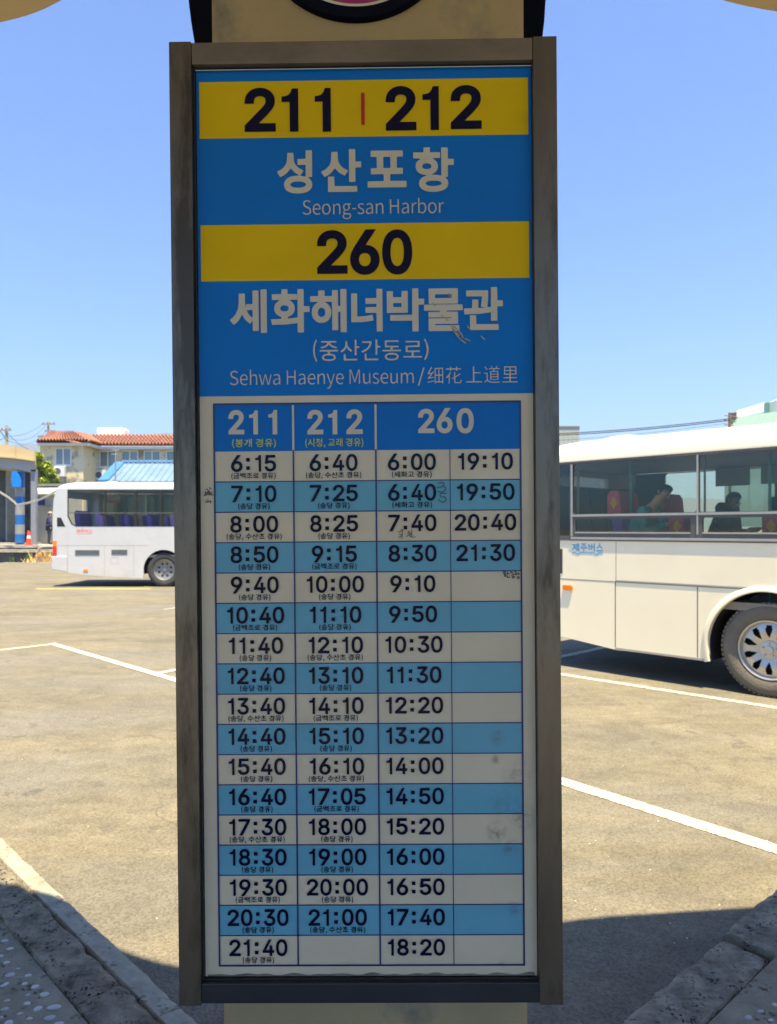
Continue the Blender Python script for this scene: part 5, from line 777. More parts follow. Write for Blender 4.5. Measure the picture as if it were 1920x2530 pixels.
strip((xr_ + .05, 1.072), (xf_, 1.072)); sx = rc7(465, 1300)[0]; strip((sx, 1.072), (sx, 1.535), 0.005)
for zx in (460, 1080):
    q = rc8(zx, 250)[0]; strip((q, 0.32), (q, 1.068), 0.011)
MB().box(rc7(460, 1470)[0], xf_, -0.006, -0.0008, 1.078, 1.094).build('rub_rail', trim, RB, bevel=0.002)
MB().box(rc7(460, 1470)[0], wx - ar - 0.02, -0.008, -0.0008, 0.292, 0.315).build('skirt_trim', trim, RB, bevel=0.002)
lip = MB(); N_ = 40; a0 = math.asin((0.3 - wz) / ar)
lip.add([(wx + (ar + dr_) * math.cos(a), yy, wz + (ar + dr_) * math.sin(a)) for a in [a0 + (PI - 2 * a0) * k / N_ for k in range(N_ + 1)] for dr_, yy in ((0.0, -0.001), (0.0, -0.022), (0.022, -0.024), (0.05, -0.012), (0.062, -0.0008))], [(k * 5 + j_, k * 5 + j_ + 1, k * 5 + j_ + 6, k * 5 + j_ + 5) for k in range(N_) for j_ in range(4)]).build('wheel_arch_lip', cream_paint, RB, smooth=True)
hw_ = MB(); vs = []; 
for k in range(N_ + 1):
    a = a0 + (PI - 2 * a0) * k / N_
    for yy in (0.046, 0.5): vs.append((wx + ar * math.cos(a), yy, wz + ar * math.sin(a)))
hw_.add(vs, [(2 * k, 2 * k + 1, 2 * k + 3, 2 * k + 2) for k in range(N_)]).build('wheel_housing', under, RB)
MB().box(xr_ + .2, xf_ - .2, 0.6, 1.7, 0.34, 0.55).build('chassis', under, RB); MB().box(wx - 0.1, wx + 0.1, 0.35, 1.95, 0.40, 0.55).build('axle', under, RB)
wheel(RB, wx, wz, RT, 0.293, alloy, dusty_rubber, 'alloy'); wheel(RB, wx + 4.3, wz, RT, 0.293, alloy, dusty_rubber, 'alloy'); wheel(RB, wx, wz, RT, 0.293, alloy, dusty_rubber, 'alloy', 1.95); wheel(RB, wx + 4.3, wz, RT, 0.293, alloy, dusty_rubber, 'alloy', 1.95)
mk = [rc8(68, 20), rc8(140, 58)]; MB().prism(rrect(mk[0][0], mk[1][0], mk[1][1], mk[0][1] + 0.01, 0.02), -0.022, -0.0008).build('side_marker_lamp', orange, RB, bevel=0.004)
vt = rc7(-20, 1208), rc7(62, 1395); vx0 = vt[0][0]; gm = MB()
MB().box(vx0, vt[1][0], -0.004, -0.0008, vt[1][1], vt[0][1]).build('engine_grille', dgrey, RB)
for k in range(9):
    z = vt[1][1] + (vt[0][1] - vt[1][1]) * (k + .5) / 9; MB().box(vx0 + .01, vt[1][0] - .012, -0.010, -0.0042, z - 0.009, z + 0.004).build('grille_slat', under, RB)
for k in range(26): xx = xr_ + 0.3 + k * 0.33; MB().lathe([(0, -0.004), (0.007, -0.003), (0.009, -0.0008)], (xx, 0, 1.50), 'y', 8).build('rivet', cream_paint, RB, smooth=True)
# roof hatch
hx0 = rp(1486, 1085, 0.9)[0]; hx1 = rp(1604, 1070, 0.9)[0]
def dome(x0_, x1_, y0_, y1_, z0_, h_):
    mb = MB(); n = 12; vs = []
    for i in range(n + 1):
        for j_ in range(n + 1):
            u, v = i / n * 2 - 1, j_ / n * 2 - 1; vs.append((x0_ + (x1_ - x0_) * i / n, y0_ + (y1_ - y0_) * j_ / n, z0_ + h_ * (1 - abs(u) ** 3.0) * (1 - abs(v) ** 4)))
    return mb.add(vs, [(i * (n + 1) + j_, (i + 1) * (n + 1) + j_, (i + 1) * (n + 1) + j_ + 1, i * (n + 1) + j_ + 1) for i in range(n) for j_ in range(n)])
dome(hx0, hx1, 0.55, 1.7, ZR + 0.235, 0.13).build('roof_hatch', cream_paint, RB, smooth=True)
for px in (1745, 1838): q = rp(px, 1060, 0.45); MB().ball((q[0], 0.45, ZR + 0.25), 0.05, 10, 6, (1.6, 1, 0.5)).build('roof_lamp', cream_paint, RB, smooth=2)
# lettering on the flank
blue_l = pmat('sky_blue_lettering', (0.12, 0.42, 0.66), 0.4, 0, 0.05, 9)
def side_text(root, s, X0, X1, Z0, Z1, mat, off, fn):
    v, f = glyphs('B', s); MB().add([(X0 + p[0] * (X1 - X0), -0.0012, Z0 + p[1] * (Z1 - Z0)) for p in v], f).build('lettering', mat, root, fix=False)
for ch, a, b in (('제', 133, 188), ('주', 198, 246), ('버', 256, 306), ('스', 318, 365)):
    p = rc7(a, 1228); q = rc7(b, 1168); side_text(RB, ch, p[0], q[0], p[1], q[1], blue_l, 0.012, None)
ul = [rc7(x_, y_) for x_, y_ in ((133, 1236), (160, 1236), (168, 1247), (184, 1247), (192, 1236), (300, 1238), (310, 1250), (326, 1250), (334, 1239), (365, 1239))]
for p, q in zip(ul, ul[1:]): strip(p, q, 0.016, blue_l, 'lettering_underline', RB, -0.0026)
# inside the right bus
navy = pmat('navy_seat_cloth', (0.018, 0.022, 0.045), 0.85, 0, 0.2, 20); magenta = pmat('magenta_cover', (0.75, 0.10, 0.16), 0.8, 0, 0.15, 25); emb = pmat('orange_emblem', (0.9, 0.45, 0.03), 0.8, 0, 0.1, 20); purple = pmat('purple_cloth', (0.26, 0.11, 0.55), 0.85, 0, 0.2, 15)
teal = pmat('teal_jacket', (0.10, 0.42, 0.42), 0.8, 0, 0.2, 12); charcoal = pmat('charcoal_cloth', (0.02, 0.022, 0.026), 0.85, 0, 0.2, 12); teal_pole = pmat('teal_grab_pole', (0.12, 0.36, 0.34), 0.4, 0, 0.05, 9)
ax_ = rp(1530, 1220, 0.35)[0]; bx_ = rp(1686, 1280, 0.35)[0]; cx_ = rp(1925, 1280, 0.35)[0]
for k in range(5): seat(RB, xr_ + 0.32, 0.1 + k * 0.43, 1.32, 0.92, navy)
seat(RB, ax_, 0.30, 1.27, 0.86, purple, magenta, emb); seat(RB, ax_, 1.5, 1.27, 0.86, purple, magenta, emb)
for xx, hh in ((bx_, 0.86), (cx_ - 0.02, 0.86), (cx_ + 0.95, 0.86), (cx_ + 1.9, 0.86)):
    seat(RB, xx, 0.30, 0.99, hh, purple, magenta, emb); seat(RB, xx, 1.45, 1.15, hh, navy)
seat(RB, bx_ + 0.62, 1.45, 1.2, 0.86, navy)
MB().box(xr_ + .3, ax_ + 0.6, 0.06, 2.2, 0.93, 1.25).build('rear_step', inner_m, RB)
for px, yo in ((1559, 0.5), (1902, 0.5)): q = rp(px, 1290, yo)[0]; MB().tube([(q, yo, 0.9), (q, yo, 2.49)], 0.016, 10).build('grab_pole', teal_pole, RB, smooth=True)
# pale blinds and stickers on the far windows
blind = pmat('pale_blind', (0.45, 0.50, 0.46), 0.8, 0, 0.05, 4)
for (a, b, c_, d_) in ((1768, 1853, 1202, 1154), (1880, 1990, 1196, 1146)):
    p = rp(a, c_, 2.26); q = rp(b, d_, 2.26); MB().box(p[0], q[0], 2.262, 2.268, p[1], q[1]).build('window_notice', blind, RB)
bagm = pmat('light_blue_bag', (0.05, 0.55, 0.9), 0.6, 0, 0.1, 9)
q = rp(1672, 1297, 0.4); MB().prism([(q[0] - .05, 1.60), (q[0] + .03, 1.58), (q[0] + .0, 1.83), (q[0] - .05, 1.84)], 0.34, 0.5).build('seat_pocket_bag', bagm, RB, bevel=0.008)
def seated(nm, label, X, Y, Z, jk, tr, lean=0.28, look=(1, -0.25, -0.45)):
    h = Vector((X, Y, Z)); m = RB.matrix_world if False else Matrix.Translation(P0) @ Matrix.Rotation(rotz, 4, 'Z')
    J = {'pelvis': (0, 0, .09), 'waist': (.02, 0, .27), 'chest': (.05 + lean * .2, 0, .44), 'neck': (.10 + lean * .35, 0, .60), 'head': (.16 + lean * .5, 0, .73), 'face': look}
    for s_, sg in (('L', 1), ('R', -1)):
        J.update({'sh' + s_: (.07 + lean * .25, .18 * sg, .52), 'el' + s_: (.22, .22 * sg, .27), 'wr' + s_: (.43, .12 * sg, .36), 'hi' + s_: (.08, .10 * sg, .07), 'kn' + s_: (.50, .12 * sg, .08), 'an' + s_: (.52, .12 * sg, -.32), 'to' + s_: (.66, .12 * sg, -.36)})
    return figure(nm, label, tuple(m @ h), (0, 0, rotz), J, jk, tr, charcoal)
seated('person', 'passenger in teal jacket bent over their hands near the rear of the right bus', ax_ + 0.14, 0.52, 1.37, teal, charcoal, 0.35)
seated('person', 'passenger in dark clothes and grey-blue trousers behind the second window of the right bus', rp(1800, 1280, 1.66)[0] - 0.15, 1.66, 1.30, charcoal, pmat('grey_blue_denim', (0.26, 0.38, 0.42), 0.8, 0, 0.25, 14), 0.1)

# --- the left bus: white, farther, seen square from its side
LY = 21.7; LX0 = (130 - CX) / F * LY; k6 = 0.26206
LB = thing('parked_bus', 'white bus with red lettering and purple seats, side-on behind the left edge of the sign', 'bus', (LX0, LY, 0))
def lp(zx, zy): X, Z = at(zx * k6, 1000 + zy * k6, LY); return (X - LX0, Z)
LR = lp(497, 1000)[0]; LF = LR + 9.2; zrt = lp(600, 793)[1]; lw = lp(1543, 1558); lar = 0.585; lRt = lw[1]
barc = lp(900, 1617)[1]
lo = [lp(497, 1020), lp(505, 900), lp(528, 812), (lp(545, 793)[0], zrt), (LF, zrt), (LF, 0.35), (lw[0] + lar, 0.33)] + arc(lw[0], lw[1], lar, -12, 192, 28)[1:-1] + [(lw[0] - lar - 0.005, lp(0, 1636)[1]), lp(985, 1618), lp(640, 1582), lp(600, 1560), lp(497, 1558), lp(497, 1400)]
wg = [lp(635, 800), (LF - 0.4, lp(0, 800)[1]), (LF - 0.4, lp(0, 1148)[1]), lp(715, 1148), lp(672, 1128), lp(635, 1050)]
far = [lp(635, 800), (LF - 0.4, lp(0, 800)[1]), (LF - 0.4, lp(0, 1140)[1]), lp(640, 1140)]
profL = [(p[0] / 2.3 * 2.4, p[1] * 0.82) for p in prof]; x5 = lp(545, 0)[0]
stL = [(lp(528, 0)[0], .03), (lp(536, 0)[0], .3), (lp(548, 0)[0], .6), (lp(575, 0)[0], .82), (lp(640, 0)[0], .97), (lp(760, 0)[0], 1), (LF - .3, 1), (LF, .5)]
shell(LB, lo, [wg], 2.4, zrt, profL, stL, white_paint, [far], LR + 0.12, LF, [(0.3, 1.6), (2.1, 1.6), (2.1, 2.6), (0.3, 2.6)])
inset = lambda q, e: [(p[0], p[1]) for p in q]
z0_, z1_ = lp(0, 1142)[1], lp(0, 806)[1]
mull = [635, 720, 985, 1275, 1510, 1790, 2080, 2370]
hl_ = [[lp(642, 806), lp(985, 806), lp(985, 1142), lp(718, 1142), lp(680, 1124), lp(642, 1048)]]
for a, b in zip(mull[2:], mull[3:]): hl_.append([lp(a + 18, 806), lp(b - 8, 806), lp(b - 8, 1142), lp(a + 18, 1142)])
plate(MB(), [(p[0], p[1]) for p in [lp(637, 802), (lp(2390, 0)[0], lp(0, 802)[1]), (lp(2390, 0)[0], lp(0, 1146)[1]), lp(716, 1146), lp(674, 1126), lp(637, 1050)]], hl_, -0.006, 0.03).build('window_band', under, LB)
for q in hl_: MB().prism(q, 0.004, 0.010).build('window_pane', glassmat('smoked_bus_glass', (0.85, 0.86, 0.85), 0.6) if 'smoked_bus_glass' not in MATS else MATS['smoked_bus_glass'], LB)
for a, b in zip([640] + mull[2:], mull[2:] + [2390]):
    MB().prism([lp(a, 1016), lp(b, 1016), lp(b, 1024), lp(a, 1024)], -0.012, -0.0065).build('middle_rail', dgrey, LB)
MB().prism([lp(640, 806), lp(2390, 806), lp(2390, 1140), lp(640, 1140)], 2.37, 2.375).build('far_window_pane', glassmat('light_blocking_glass', (0.26, 0.28, 0.27), 0.8), LB)  # far panes darkened to hold back light from behind, so the seats stand out
for a in (640, 900, 1270, 1500, 1800, 2100): MB().prism([lp(a, 806), lp(a + 30, 806), lp(a + 30, 1140), lp(a, 1140)], 2.3, 2.36).build('far_post', inner_m, LB)
MB().prism([lp(538, 1063), lp(574, 1063), lp(616, 1148), lp(538, 1148)], -0.004, 0.0).build('rear_corner_window', under, LB)
MB().prism([lp(499, 1283), lp(536, 1283), lp(536, 1334), lp(499, 1334)], -0.012, -0.0008).build('indicator_lamp', orange, LB, bevel=0.003)
MB().prism([lp(499, 1336), lp(536, 1336), lp(536, 1424), lp(499, 1424)], -0.012, -0.0008).build('tail_lamp', redl, LB, bevel=0.003)
MB().prism([lp(485, 1428), lp(635, 1428), lp(635, 1578), lp(560, 1566), lp(490, 1552)], -0.03, 2.43).build('rear_bumper', white_paint, LB, bevel=0.02)
seam_l = pmat('faint_panel_gap', (0.34, 0.34, 0.33), 0.7, 0, 0.05, 5)
for q in (638, 985, 1262): strip(lp(q, 1325), lp(q, 1576 if q == 638 else 1616), 0.012, seam_l, 'panel_seam', LB)
strip(lp(500, 1327), lp(1400, 1327), 0.012, seam_l, 'panel_seam', LB)
for a, b, c_, d_ in ((707, 940, 1368, 1418), (1050, 1202, 1365, 1413)):
    MB().prism([lp(a, c_), lp(b, c_), lp(b, d_), lp(a, d_)], -0.004, -0.0008).build('vent_grille', pmat('vent_grey', (0.34, 0.36, 0.32), 0.6, 0, 0.1, 9), LB)
    for k in range(5):
        zz = lp(0, c_)[1] + (lp(0, d_)[1] - lp(0, c_)[1]) * (k + .5) / 5; MB().box(lp(a + 3, 0)[0], lp(b - 3, 0)[0], -0.012, -0.0042, zz - .008, zz + .004).build('vent_slat', dgrey, LB)
for p, q in ((lp(1045, 1440), lp(1115, 1440)), (lp(1115, 1440), lp(1115, 1500)), (lp(1115, 1500), lp(1045, 1500)), (lp(1045, 1500), lp(1045, 1440))): strip(p, q, 0.01, seam_l, 'fuel_flap_edge', LB)
MB().prism([lp(787, 1553), lp(830, 1553), lp(830, 1572), lp(787, 1572)], -0.015, -0.0008).build('side_marker_lamp', orange, LB, bevel=0.003)
redt = pmat('pink_red_lettering', (0.70, 0.16, 0.12), 0.5, 0, 0.05, 9)
for ch, a, b in (('제', 718, 754), ('주', 758, 793), ('버', 797, 832), ('스', 837, 872)):
    p = lp(a, 1208); q = lp(b, 1174); side_text(LB, ch, p[0], q[0], p[1], q[1], redt, 0.012, None)
strip(lp(718, 1216), lp(872, 1216), 0.014, redt, 'lettering_underline', LB)
for k_, (a, b) in enumerate(((865, 1000), (1440, 1550), (1900, 2050))): dome(lp(a, 0)[0], lp(b, 0)[0], 0.7, 1.6, zrt + 0.2, 0.09 if k_ == 0 else 0.06).build('roof_hatch', white_paint, LB, smooth=True)
wheel(LB, lw[0], lRt, lRt, 0.30, dull_steel, rubber, 'steel'); wheel(LB, lw[0] + 4.2, lRt, lRt, 0.30, dull_steel, rubber, 'steel'); wheel(LB, lw[0], lRt, lRt, 0.30, dull_steel, rubber, 'steel', 2.1); wheel(LB, lw[0] + 4.2, lRt, lRt, 0.30, dull_steel, rubber, 'steel', 2.1)
vs = []
for k in range(N_ + 1):
    a = math.radians(-12) + math.radians(204) * k / N_
    for yy in (0.046, 0.5): vs.append((lw[0] + lar * math.cos(a), yy, lw[1] + lar * math.sin(a)))
MB().add(vs, [(2 * k, 2 * k + 1, 2 * k + 3, 2 * k + 2) for k in range(N_)]).build('wheel_housing', under, LB)
MB().box(LR + 0.6, LF - .2, 0.6, 1.8, 0.38, 0.6).build('chassis', under, LB)
lilac = pmat('lilac_seat_cloth', (0.70, 0.36, 0.85), 0.8, 0, 0.25, 8)
for k, zx in enumerate((700, 930, 1170, 1390, 1610, 1850, 2080)):
    for yy in (0.25, 0.72, 1.6): seat(LB, lp(zx, 0)[0] + 0.1 * (yy > 1), yy, 1.12, 0.98 if k else 1.1, (purple, lilac, purple)[(k + int(yy * 3)) % 3])
cur = pmat('pink_curtain', (0.50, 0.16, 0.24), 0.8, 0, 0.2, 8); cz = lp(0, 872)[1]; cb = MB()
cp = [lp(735, 872), lp(872, 872)] + [lp(872 - 137 * i / 24, 905 - 10 * abs(math.cos(i / 24 * PI * 4))) for i in range(25)]
MB().prism(cp, 2.26, 2.29).build('curtain_valance', cur, LB)
for a, b in ((735, 795), (808, 872)): MB().prism([lp(a, 825), lp(b, 825), lp(b, 870), lp(a, 870)], 2.28, 2.285).build('curtain_window', blind, LB)
p = lp(1028, 820); q = lp(1140, 990); MB().box(p[0], q[0], 2.25, 2.262, q[1], p[1]).build('window_notice', blind, LB)
MB().box(lp(1130, 0)[0], lp(1150, 0)[0], 2.22, 2.25, q[1] - 0.3, p[1]).build('blind_edge', trim, LB)

# ------------------------------------------------------------------ shelter, booth, small things at the far left
SY = 38.0
def wp(px, py, Y): X, Z = at(px, py, Y); return (X, Y, Z)
pale_conc = pmat('pale_weathered_concrete', (0.38, 0.36, 0.30), 0.85, 0, 0.15, 1.2, 0.2, 10, dirt=(0.16, 0.15, 0.12), dscale=1.2); tan_p = pmat('tan_paint', (0.55, 0.43, 0.24), 0.8, 0, 0.08, 1)
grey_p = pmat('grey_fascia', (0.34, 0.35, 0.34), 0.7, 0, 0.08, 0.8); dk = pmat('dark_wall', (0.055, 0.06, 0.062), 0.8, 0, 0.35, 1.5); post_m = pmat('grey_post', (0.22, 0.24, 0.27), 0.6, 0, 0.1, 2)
blue_b = pmat('blue_band', (0.01, 0.13, 0.42), 0.5, 0, 0.1, 3); grey_b = pmat('grey_band', (0.26, 0.28, 0.28), 0.6, 0, 0.15, 3)
zp = at(0, 1346, SY)[1]
lt = thing('loading_platform', 'long raised concrete platform with weathered ledges at the far left of the yard', 'platform', (-22, SY, 0))
def lbx(nm, m, px0, px1, Z0, Z1, y0, y1, par, o=(-22, SY), **k):
    X0 = at(px0, 0, SY)[0] - o[0]; X1 = at(px1, 0, SY)[0] - o[1 - 1]
    return MB().box(X0, X1, y0 - SY + 0, y1 - SY, Z0, Z1).build(nm, m, par, **k)
lbx('platform_slab', pale_conc, -500, 420, zp - 0.14, zp, SY - 0.6, SY + 9, lt); lbx('ledge', pale_conc, -500, 420, zp - 0.36, zp - 0.20, SY - 0.75, SY + 9, lt); lbx('retaining_wall', pmat('dark_stained_wall', (0.13, 0.12, 0.10), 0.9, 0, 0.3, 1.5, 0.3, 8, dirt=(0.05, 0.055, 0.04), dscale=2.0), -500, 420, 0, zp - 0.2, SY - 0.55, SY + 9, lt)
lbx('step', pale_conc, -500, 60, zp, zp + 0.1, SY + 0.4, SY + 8, lt)
sh = thing('bus_shelter', 'shelter with tan parapet, grey fascia and a dark interior at the left edge', 'shelter', (-22, SY, zp))
def sbx(nm, m, px0, px1, py0, py1, y0, y1, par=None, bevel=0, lab=None):
    Ym = SY + y0; X0 = at(px0, 0, Ym)[0] + 22; X1 = at(px1, 0, Ym)[0] + 22; Z1 = at(0, py0, Ym)[1] - zp; Z0 = at(0, py1, Ym)[1] - zp
    k = {'label': lab} if lab else {}
    return MB().box(X0, X1, y0, y1, Z0, Z1).build(nm, m, par or sh, bevel=bevel, **k)
def shp(pts, y0): return [(at(a, 0, SY + y0)[0] + 22, at(0, b, SY + y0)[1] - zp) for a, b in pts]
MB().prism(shp([(-260, 1108), (-80, 1126), (0, 1130), (40, 1133), (86, 1140), (88, 1165), (40, 1160), (0, 1156), (-260, 1150)], 0), 0, 5, 'y').skewback(5).build('fascia', grey_p, sh)
MB().prism(shp([(-260, 1080), (-60, 1096), (0, 1097), (24, 1100), (60, 1108), (87, 1116), (88, 1139.5), (40, 1132.5), (0, 1129.5), (-260, 1107.5)], -0.1), -0.1, 4.8, 'y').skewback(4.8).build('parapet', tan_p, sh)
for px in (34, 80, -30): sbx('parapet_rib', tan_p, px, px + 4, 1103 if px < 50 else 1115, 1134, -0.16, -0.101)
MB().prism(shp([(-260, 1104), (0, 1126.5), (40, 1129), (88, 1136), (88, 1140), (40, 1133), (0, 1130), (-260, 1108)], -0.1), -0.25, -0.102, 'y').build('cornice', tan_p, sh)
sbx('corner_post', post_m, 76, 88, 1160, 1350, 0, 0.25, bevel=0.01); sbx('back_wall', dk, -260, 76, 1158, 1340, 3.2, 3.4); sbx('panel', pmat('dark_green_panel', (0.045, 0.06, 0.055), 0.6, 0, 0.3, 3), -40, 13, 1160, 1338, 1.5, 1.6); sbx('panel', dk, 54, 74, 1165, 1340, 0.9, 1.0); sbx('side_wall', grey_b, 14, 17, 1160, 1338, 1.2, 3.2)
cl = thing('striped_column', 'column with blue and grey bands standing under the left shelter', 'column', (at(41, 0, SY)[0], SY + 0.35, zp + 0.1))
ys = [1164, 1204, 1226, 1248, 1272, 1296, 1320, 1344]; rcol = 11.3 / F * SY
for i in range(7):
    Z1 = at(0, ys[i], SY)[1] - zp - 0.1; Z0 = at(0, ys[i + 1], SY)[1] - zp - 0.1; MB().lathe([(rcol, max(0, Z0) if i == 6 else Z0), (rcol, Z1)], (0, 0, 0), 'z', 20).build('band', blue_b if i % 2 == 0 else grey_b, cl, smooth=True)
bb = thing('blue_buoy_panel', 'rounded bright blue shield fixed to the top of the striped column', 'panel', (at(38, 0, SY)[0], SY - 0.1, zp)); bb.name = 'blue_shield'
MB().prism([(q[0] - 22 - bb.location.x, q[1]) for q in shp([(29, 1166), (38, 1162), (47, 1175), (51, 1190), (50, 1204), (30, 1204), (27, 1185)], -0.1)], 0.0, 0.1).build('shield', pmat('bright_blue', (0.01, 0.2, 0.62), 0.35, 0, 0.1, 3), bb, bevel=0.02)
# sagging pipe
pts = []; raw = [(-60, 1190), (0, 1215), (20, 1227), (36, 1240), (41, 1246), (52, 1245), (78, 1239), (95, 1234), (112, 1227), (130, 1217), (150, 1203)]
pp = [Vector(wp(a, b, SY - 1.2)) for a, b in raw]; o0 = pp[0]
c2 = thing('sagging_cable', 'pair of thick grey cables sagging across the front of the left shelter', 'cable', tuple(o0))
for dz in (0, -0.06): MB().tube([p - o0 + Vector((0, 0, dz)) for p in pp], 0.026, 6).build('cable', pmat('grey_cable', (0.30, 0.30, 0.28), 0.6, 0, 0.1, 4), c2, smooth=True)
# booth
bt = thing('ticket_booth', 'small pale booth with scalloped white awning and blue notice beside the shelter post', 'booth', (at(105, 0, SY + 2)[0], SY + 2, zp)); BYY = SY + 2
def bp_(a, b): X, Z = at(a, b, BYY); return (X - bt.location.x, Z - zp)
MB().box(bp_(85, 0)[0], bp_(165, 0)[0], 0, 2, 0, bp_(0, 1215)[1]).build('wall', pmat('booth_wall', (0.40, 0.38, 0.30), 0.8, 0, 0.1, 1.5), bt)
aw = MB(); n = 60; vs = []
for i in range(n + 1):
    u = i / n; s_ = 0.035 * abs(math.sin(u * PI * 12)); X = bp_(88 + 70 * u, 0)[0]
    for y, z in ((-0.02, bp_(0, 1207)[1]), (-0.7, bp_(0, 1214)[1]), (-0.72, bp_(0, 1223)[1] + s_)): vs.append((X, y, z + (s_ if y > -0.7 else 0)))
aw.add(vs, [(i * 3 + j_, i * 3 + j_ + 1, i * 3 + j_ + 4, i * 3 + j_ + 3) for i in range(n) for j_ in range(2)]).build('awning', pmat('white_awning', (0.8, 0.79, 0.75), 0.6, 0, 0.05, 3), bt)
q0, q1 = bp_(90, 1248), bp_(111, 1229); MB().box(q0[0], q1[0], -0.04, -0.005, q0[1], q1[1]).build('blue_notice', pmat('deep_blue_notice', (0.03, 0.03, 0.22), 0.5, 0, 0.05, 3), bt)
q0, q1 = bp_(111, 1256), bp_(131, 1253); MB().box(q0[0], q1[0], -0.35, -0.005, q0[1], q1[1]).build('counter', pale_conc, bt)
q0, q1 = bp_(113, 1250), bp_(160, 1228); MB().box(q0[0], q1[0], -0.01, -0.004, q0[1], q1[1]).build('shutter', pmat('pale_grey_shutter', (0.36, 0.38, 0.38), 0.5, 0, 0.05, 2), bt)
q0, q1 = bp_(92, 1250), bp_(93, 1340)
# person standing by the booth
J = {'pelvis': (0, 0, .93), 'waist': (-.01, 0, 1.08), 'chest': (0, 0, 1.28), 'neck': (.02, 0, 1.46), 'head': (.05, 0, 1.58), 'face': (1, 0, -0.1)}
for s_, sg in (('L', 1), ('R', -1)): J.update({'sh' + s_: (0, .18 * sg, 1.39), 'el' + s_: (-.02, .24 * sg, 1.12), 'wr' + s_: (.06, .22 * sg, .88), 'hi' + s_: (0, .09 * sg, .88), 'kn' + s_: (.02, .10 * sg, .48), 'an' + s_: (-.01, .11 * sg, .09), 'to' + s_: (.13, .12 * sg, .04)})
figure('person', 'person in navy jacket and grey brimmed hat standing at the booth beside the white bus', (at(121, 0, SY + 0.6)[0], SY + 0.6, zp), (0, 0, 0.5), J, pmat('navy_jacket', (0.015, 0.02, 0.10), 0.8, 0, 0.15, 6), pmat('dark_trousers', (0.02, 0.03, 0.05), 0.8, 0, 0.15, 6), charcoal, False, cap=pmat('grey_hat', (0.28, 0.28, 0.24), 0.8, 0, 0.1, 6))
# cone, hoop rail, weeds, dry grass
co = wp(71, 1352, SY - 0.35)
cn = thing('traffic_cone', 'orange-red traffic cone with a white band on the edge of the left platform', 'cone', (co[0], SY - 0.35, zp)); orp = pmat('cone_orange', (0.85, 0.06, 0.02), 0.5, 0, 0.06, 5); wb = pmat('reflective_white', (0.8, 0.75, 0.72), 0.4, 0, 0.05, 5)
hc = 0.76; cn.scale = (0.92, 0.92, 0.92)
MB().box(-0.18, 0.18, -0.18, 0.18, 0, 0.04).build('base', orp, cn, bevel=0.01); MB().lathe([(0.15, 0.04), (0.105, 0.36)], (0, 0, 0), 'z', 20).build('body', orp, cn, smooth=True); MB().lathe([(0.107, 0.36), (0.085, 0.52)], (0, 0, 0), 'z', 20).build('white_band', wb, cn, smooth=True); MB().lathe([(0.085, 0.52), (0.075, 0.68), (0.05, hc), (0, hc + 0.01)], (0, 0, 0), 'z', 20).build('top', orp, cn, smooth=True)
hoop = thing('hoop_rail', 'pale bent tube rail with an orange band in front of the left platform', 'rail', (*[ (at(95, 0, 36.8)[0])], 36.8, 0)); hx = hoop.location.x
hp_ = [(at(95, 0, 36.8)[0] - hx, 0, 0), (0.0, 0, 0.55), (0.02, 0, 0.68), (0.09, 0, 0.77), (0.22, 0, 0.81), (0.5, 0, 0.82), (3.0, 0, 0.82)]
MB().tube(hp_, 0.07, 10).build('tube', pmat('pale_steel_tube', (0.42, 0.40, 0.35), 0.5, 0.3, 0.1, 4), hoop, smooth=True); MB().tube([(0, 0, 0.34), (0, 0, 0.46)], 0.076, 10).build('orange_band', orange, hoop, smooth=True); MB().tube([(0, 0, 0.0), (0, 0, 0.3)], 0.08, 10).build('foot', post_m, hoop, smooth=True)
def tuft(name, label, cat, loc, n, h, spread, mat, w=0.02, lean=0.5, kind=None):
    mb = MB(); rr = random.Random(len(label) + n)
    for k in range(n):
        a = rr.uniform(0, 2 * PI); b = Vector((rr.gauss(0, spread), rr.gauss(0, spread * 0.5), 0)); hh = h * rr.uniform(.4, 1); l = Vector((math.cos(a), math.sin(a), 0)) * lean * hh * rr.random(); s_ = Vector((math.sin(a), -math.cos(a), 0)) * w
        p = [b - s_, b + s_, b + l * 0.4 + s_ * .7 + Vector((0, 0, hh * .6)), b + l * 0.4 - s_ * .7 + Vector((0, 0, hh * .6)), b + l + Vector((0, 0, hh))]
        mb.add(p, [(0, 1, 2, 3), (3, 2, 4)])
    t = dict(label=label)
    if kind: t['kind'] = kind
    else: t['cat'] = cat
    return mb.build(name, mat, None, loc=loc, fix=False, **t)
straw = pmat('dry_straw', (0.8, 0.58, 0.24), 0.8, 0, 0.3, 3); wgreen = pmat('weed_green', (0.16, 0.26, 0.035), 0.7, 0, 0.3, 3)
tuft('dry_grass', 'dry yellow grass clump behind the hoop rail', 'grass clump', (at(112, 0, 37)[0], 37.0, 0), 260, 0.7, 0.28, straw, 0.016, 0.9)
tuft('dry_grass', 'low dry yellow grass spilling at the foot of the hoop rail', 'grass clump', (at(86, 0, 36.9)[0], 36.9, 0), 160, 0.28, 0.25, straw, 0.016, 1.0)
tuft('weed', 'bright green weed at the foot of the left platform wall', 'weed', (at(30, 0, 37.1)[0], 37.1, 0), 60, 0.33, 0.05, wgreen, 0.02, 0.5)
tuft('weed', 'tall weed growing below the traffic cone', 'weed', (at(71, 0, 37.1)[0], 37.1, 0), 60, 0.6, 0.07, wgreen, 0.015, 0.3)
kb = MB(); X0 = at(10, 0, 36.6)[0]; X1 = at(300, 0, 36.6)[0]; kb.box(X0, X1, 36.5, 36.62, 0, 0.05).build('low_kerb', pale_conc, kind='structure')

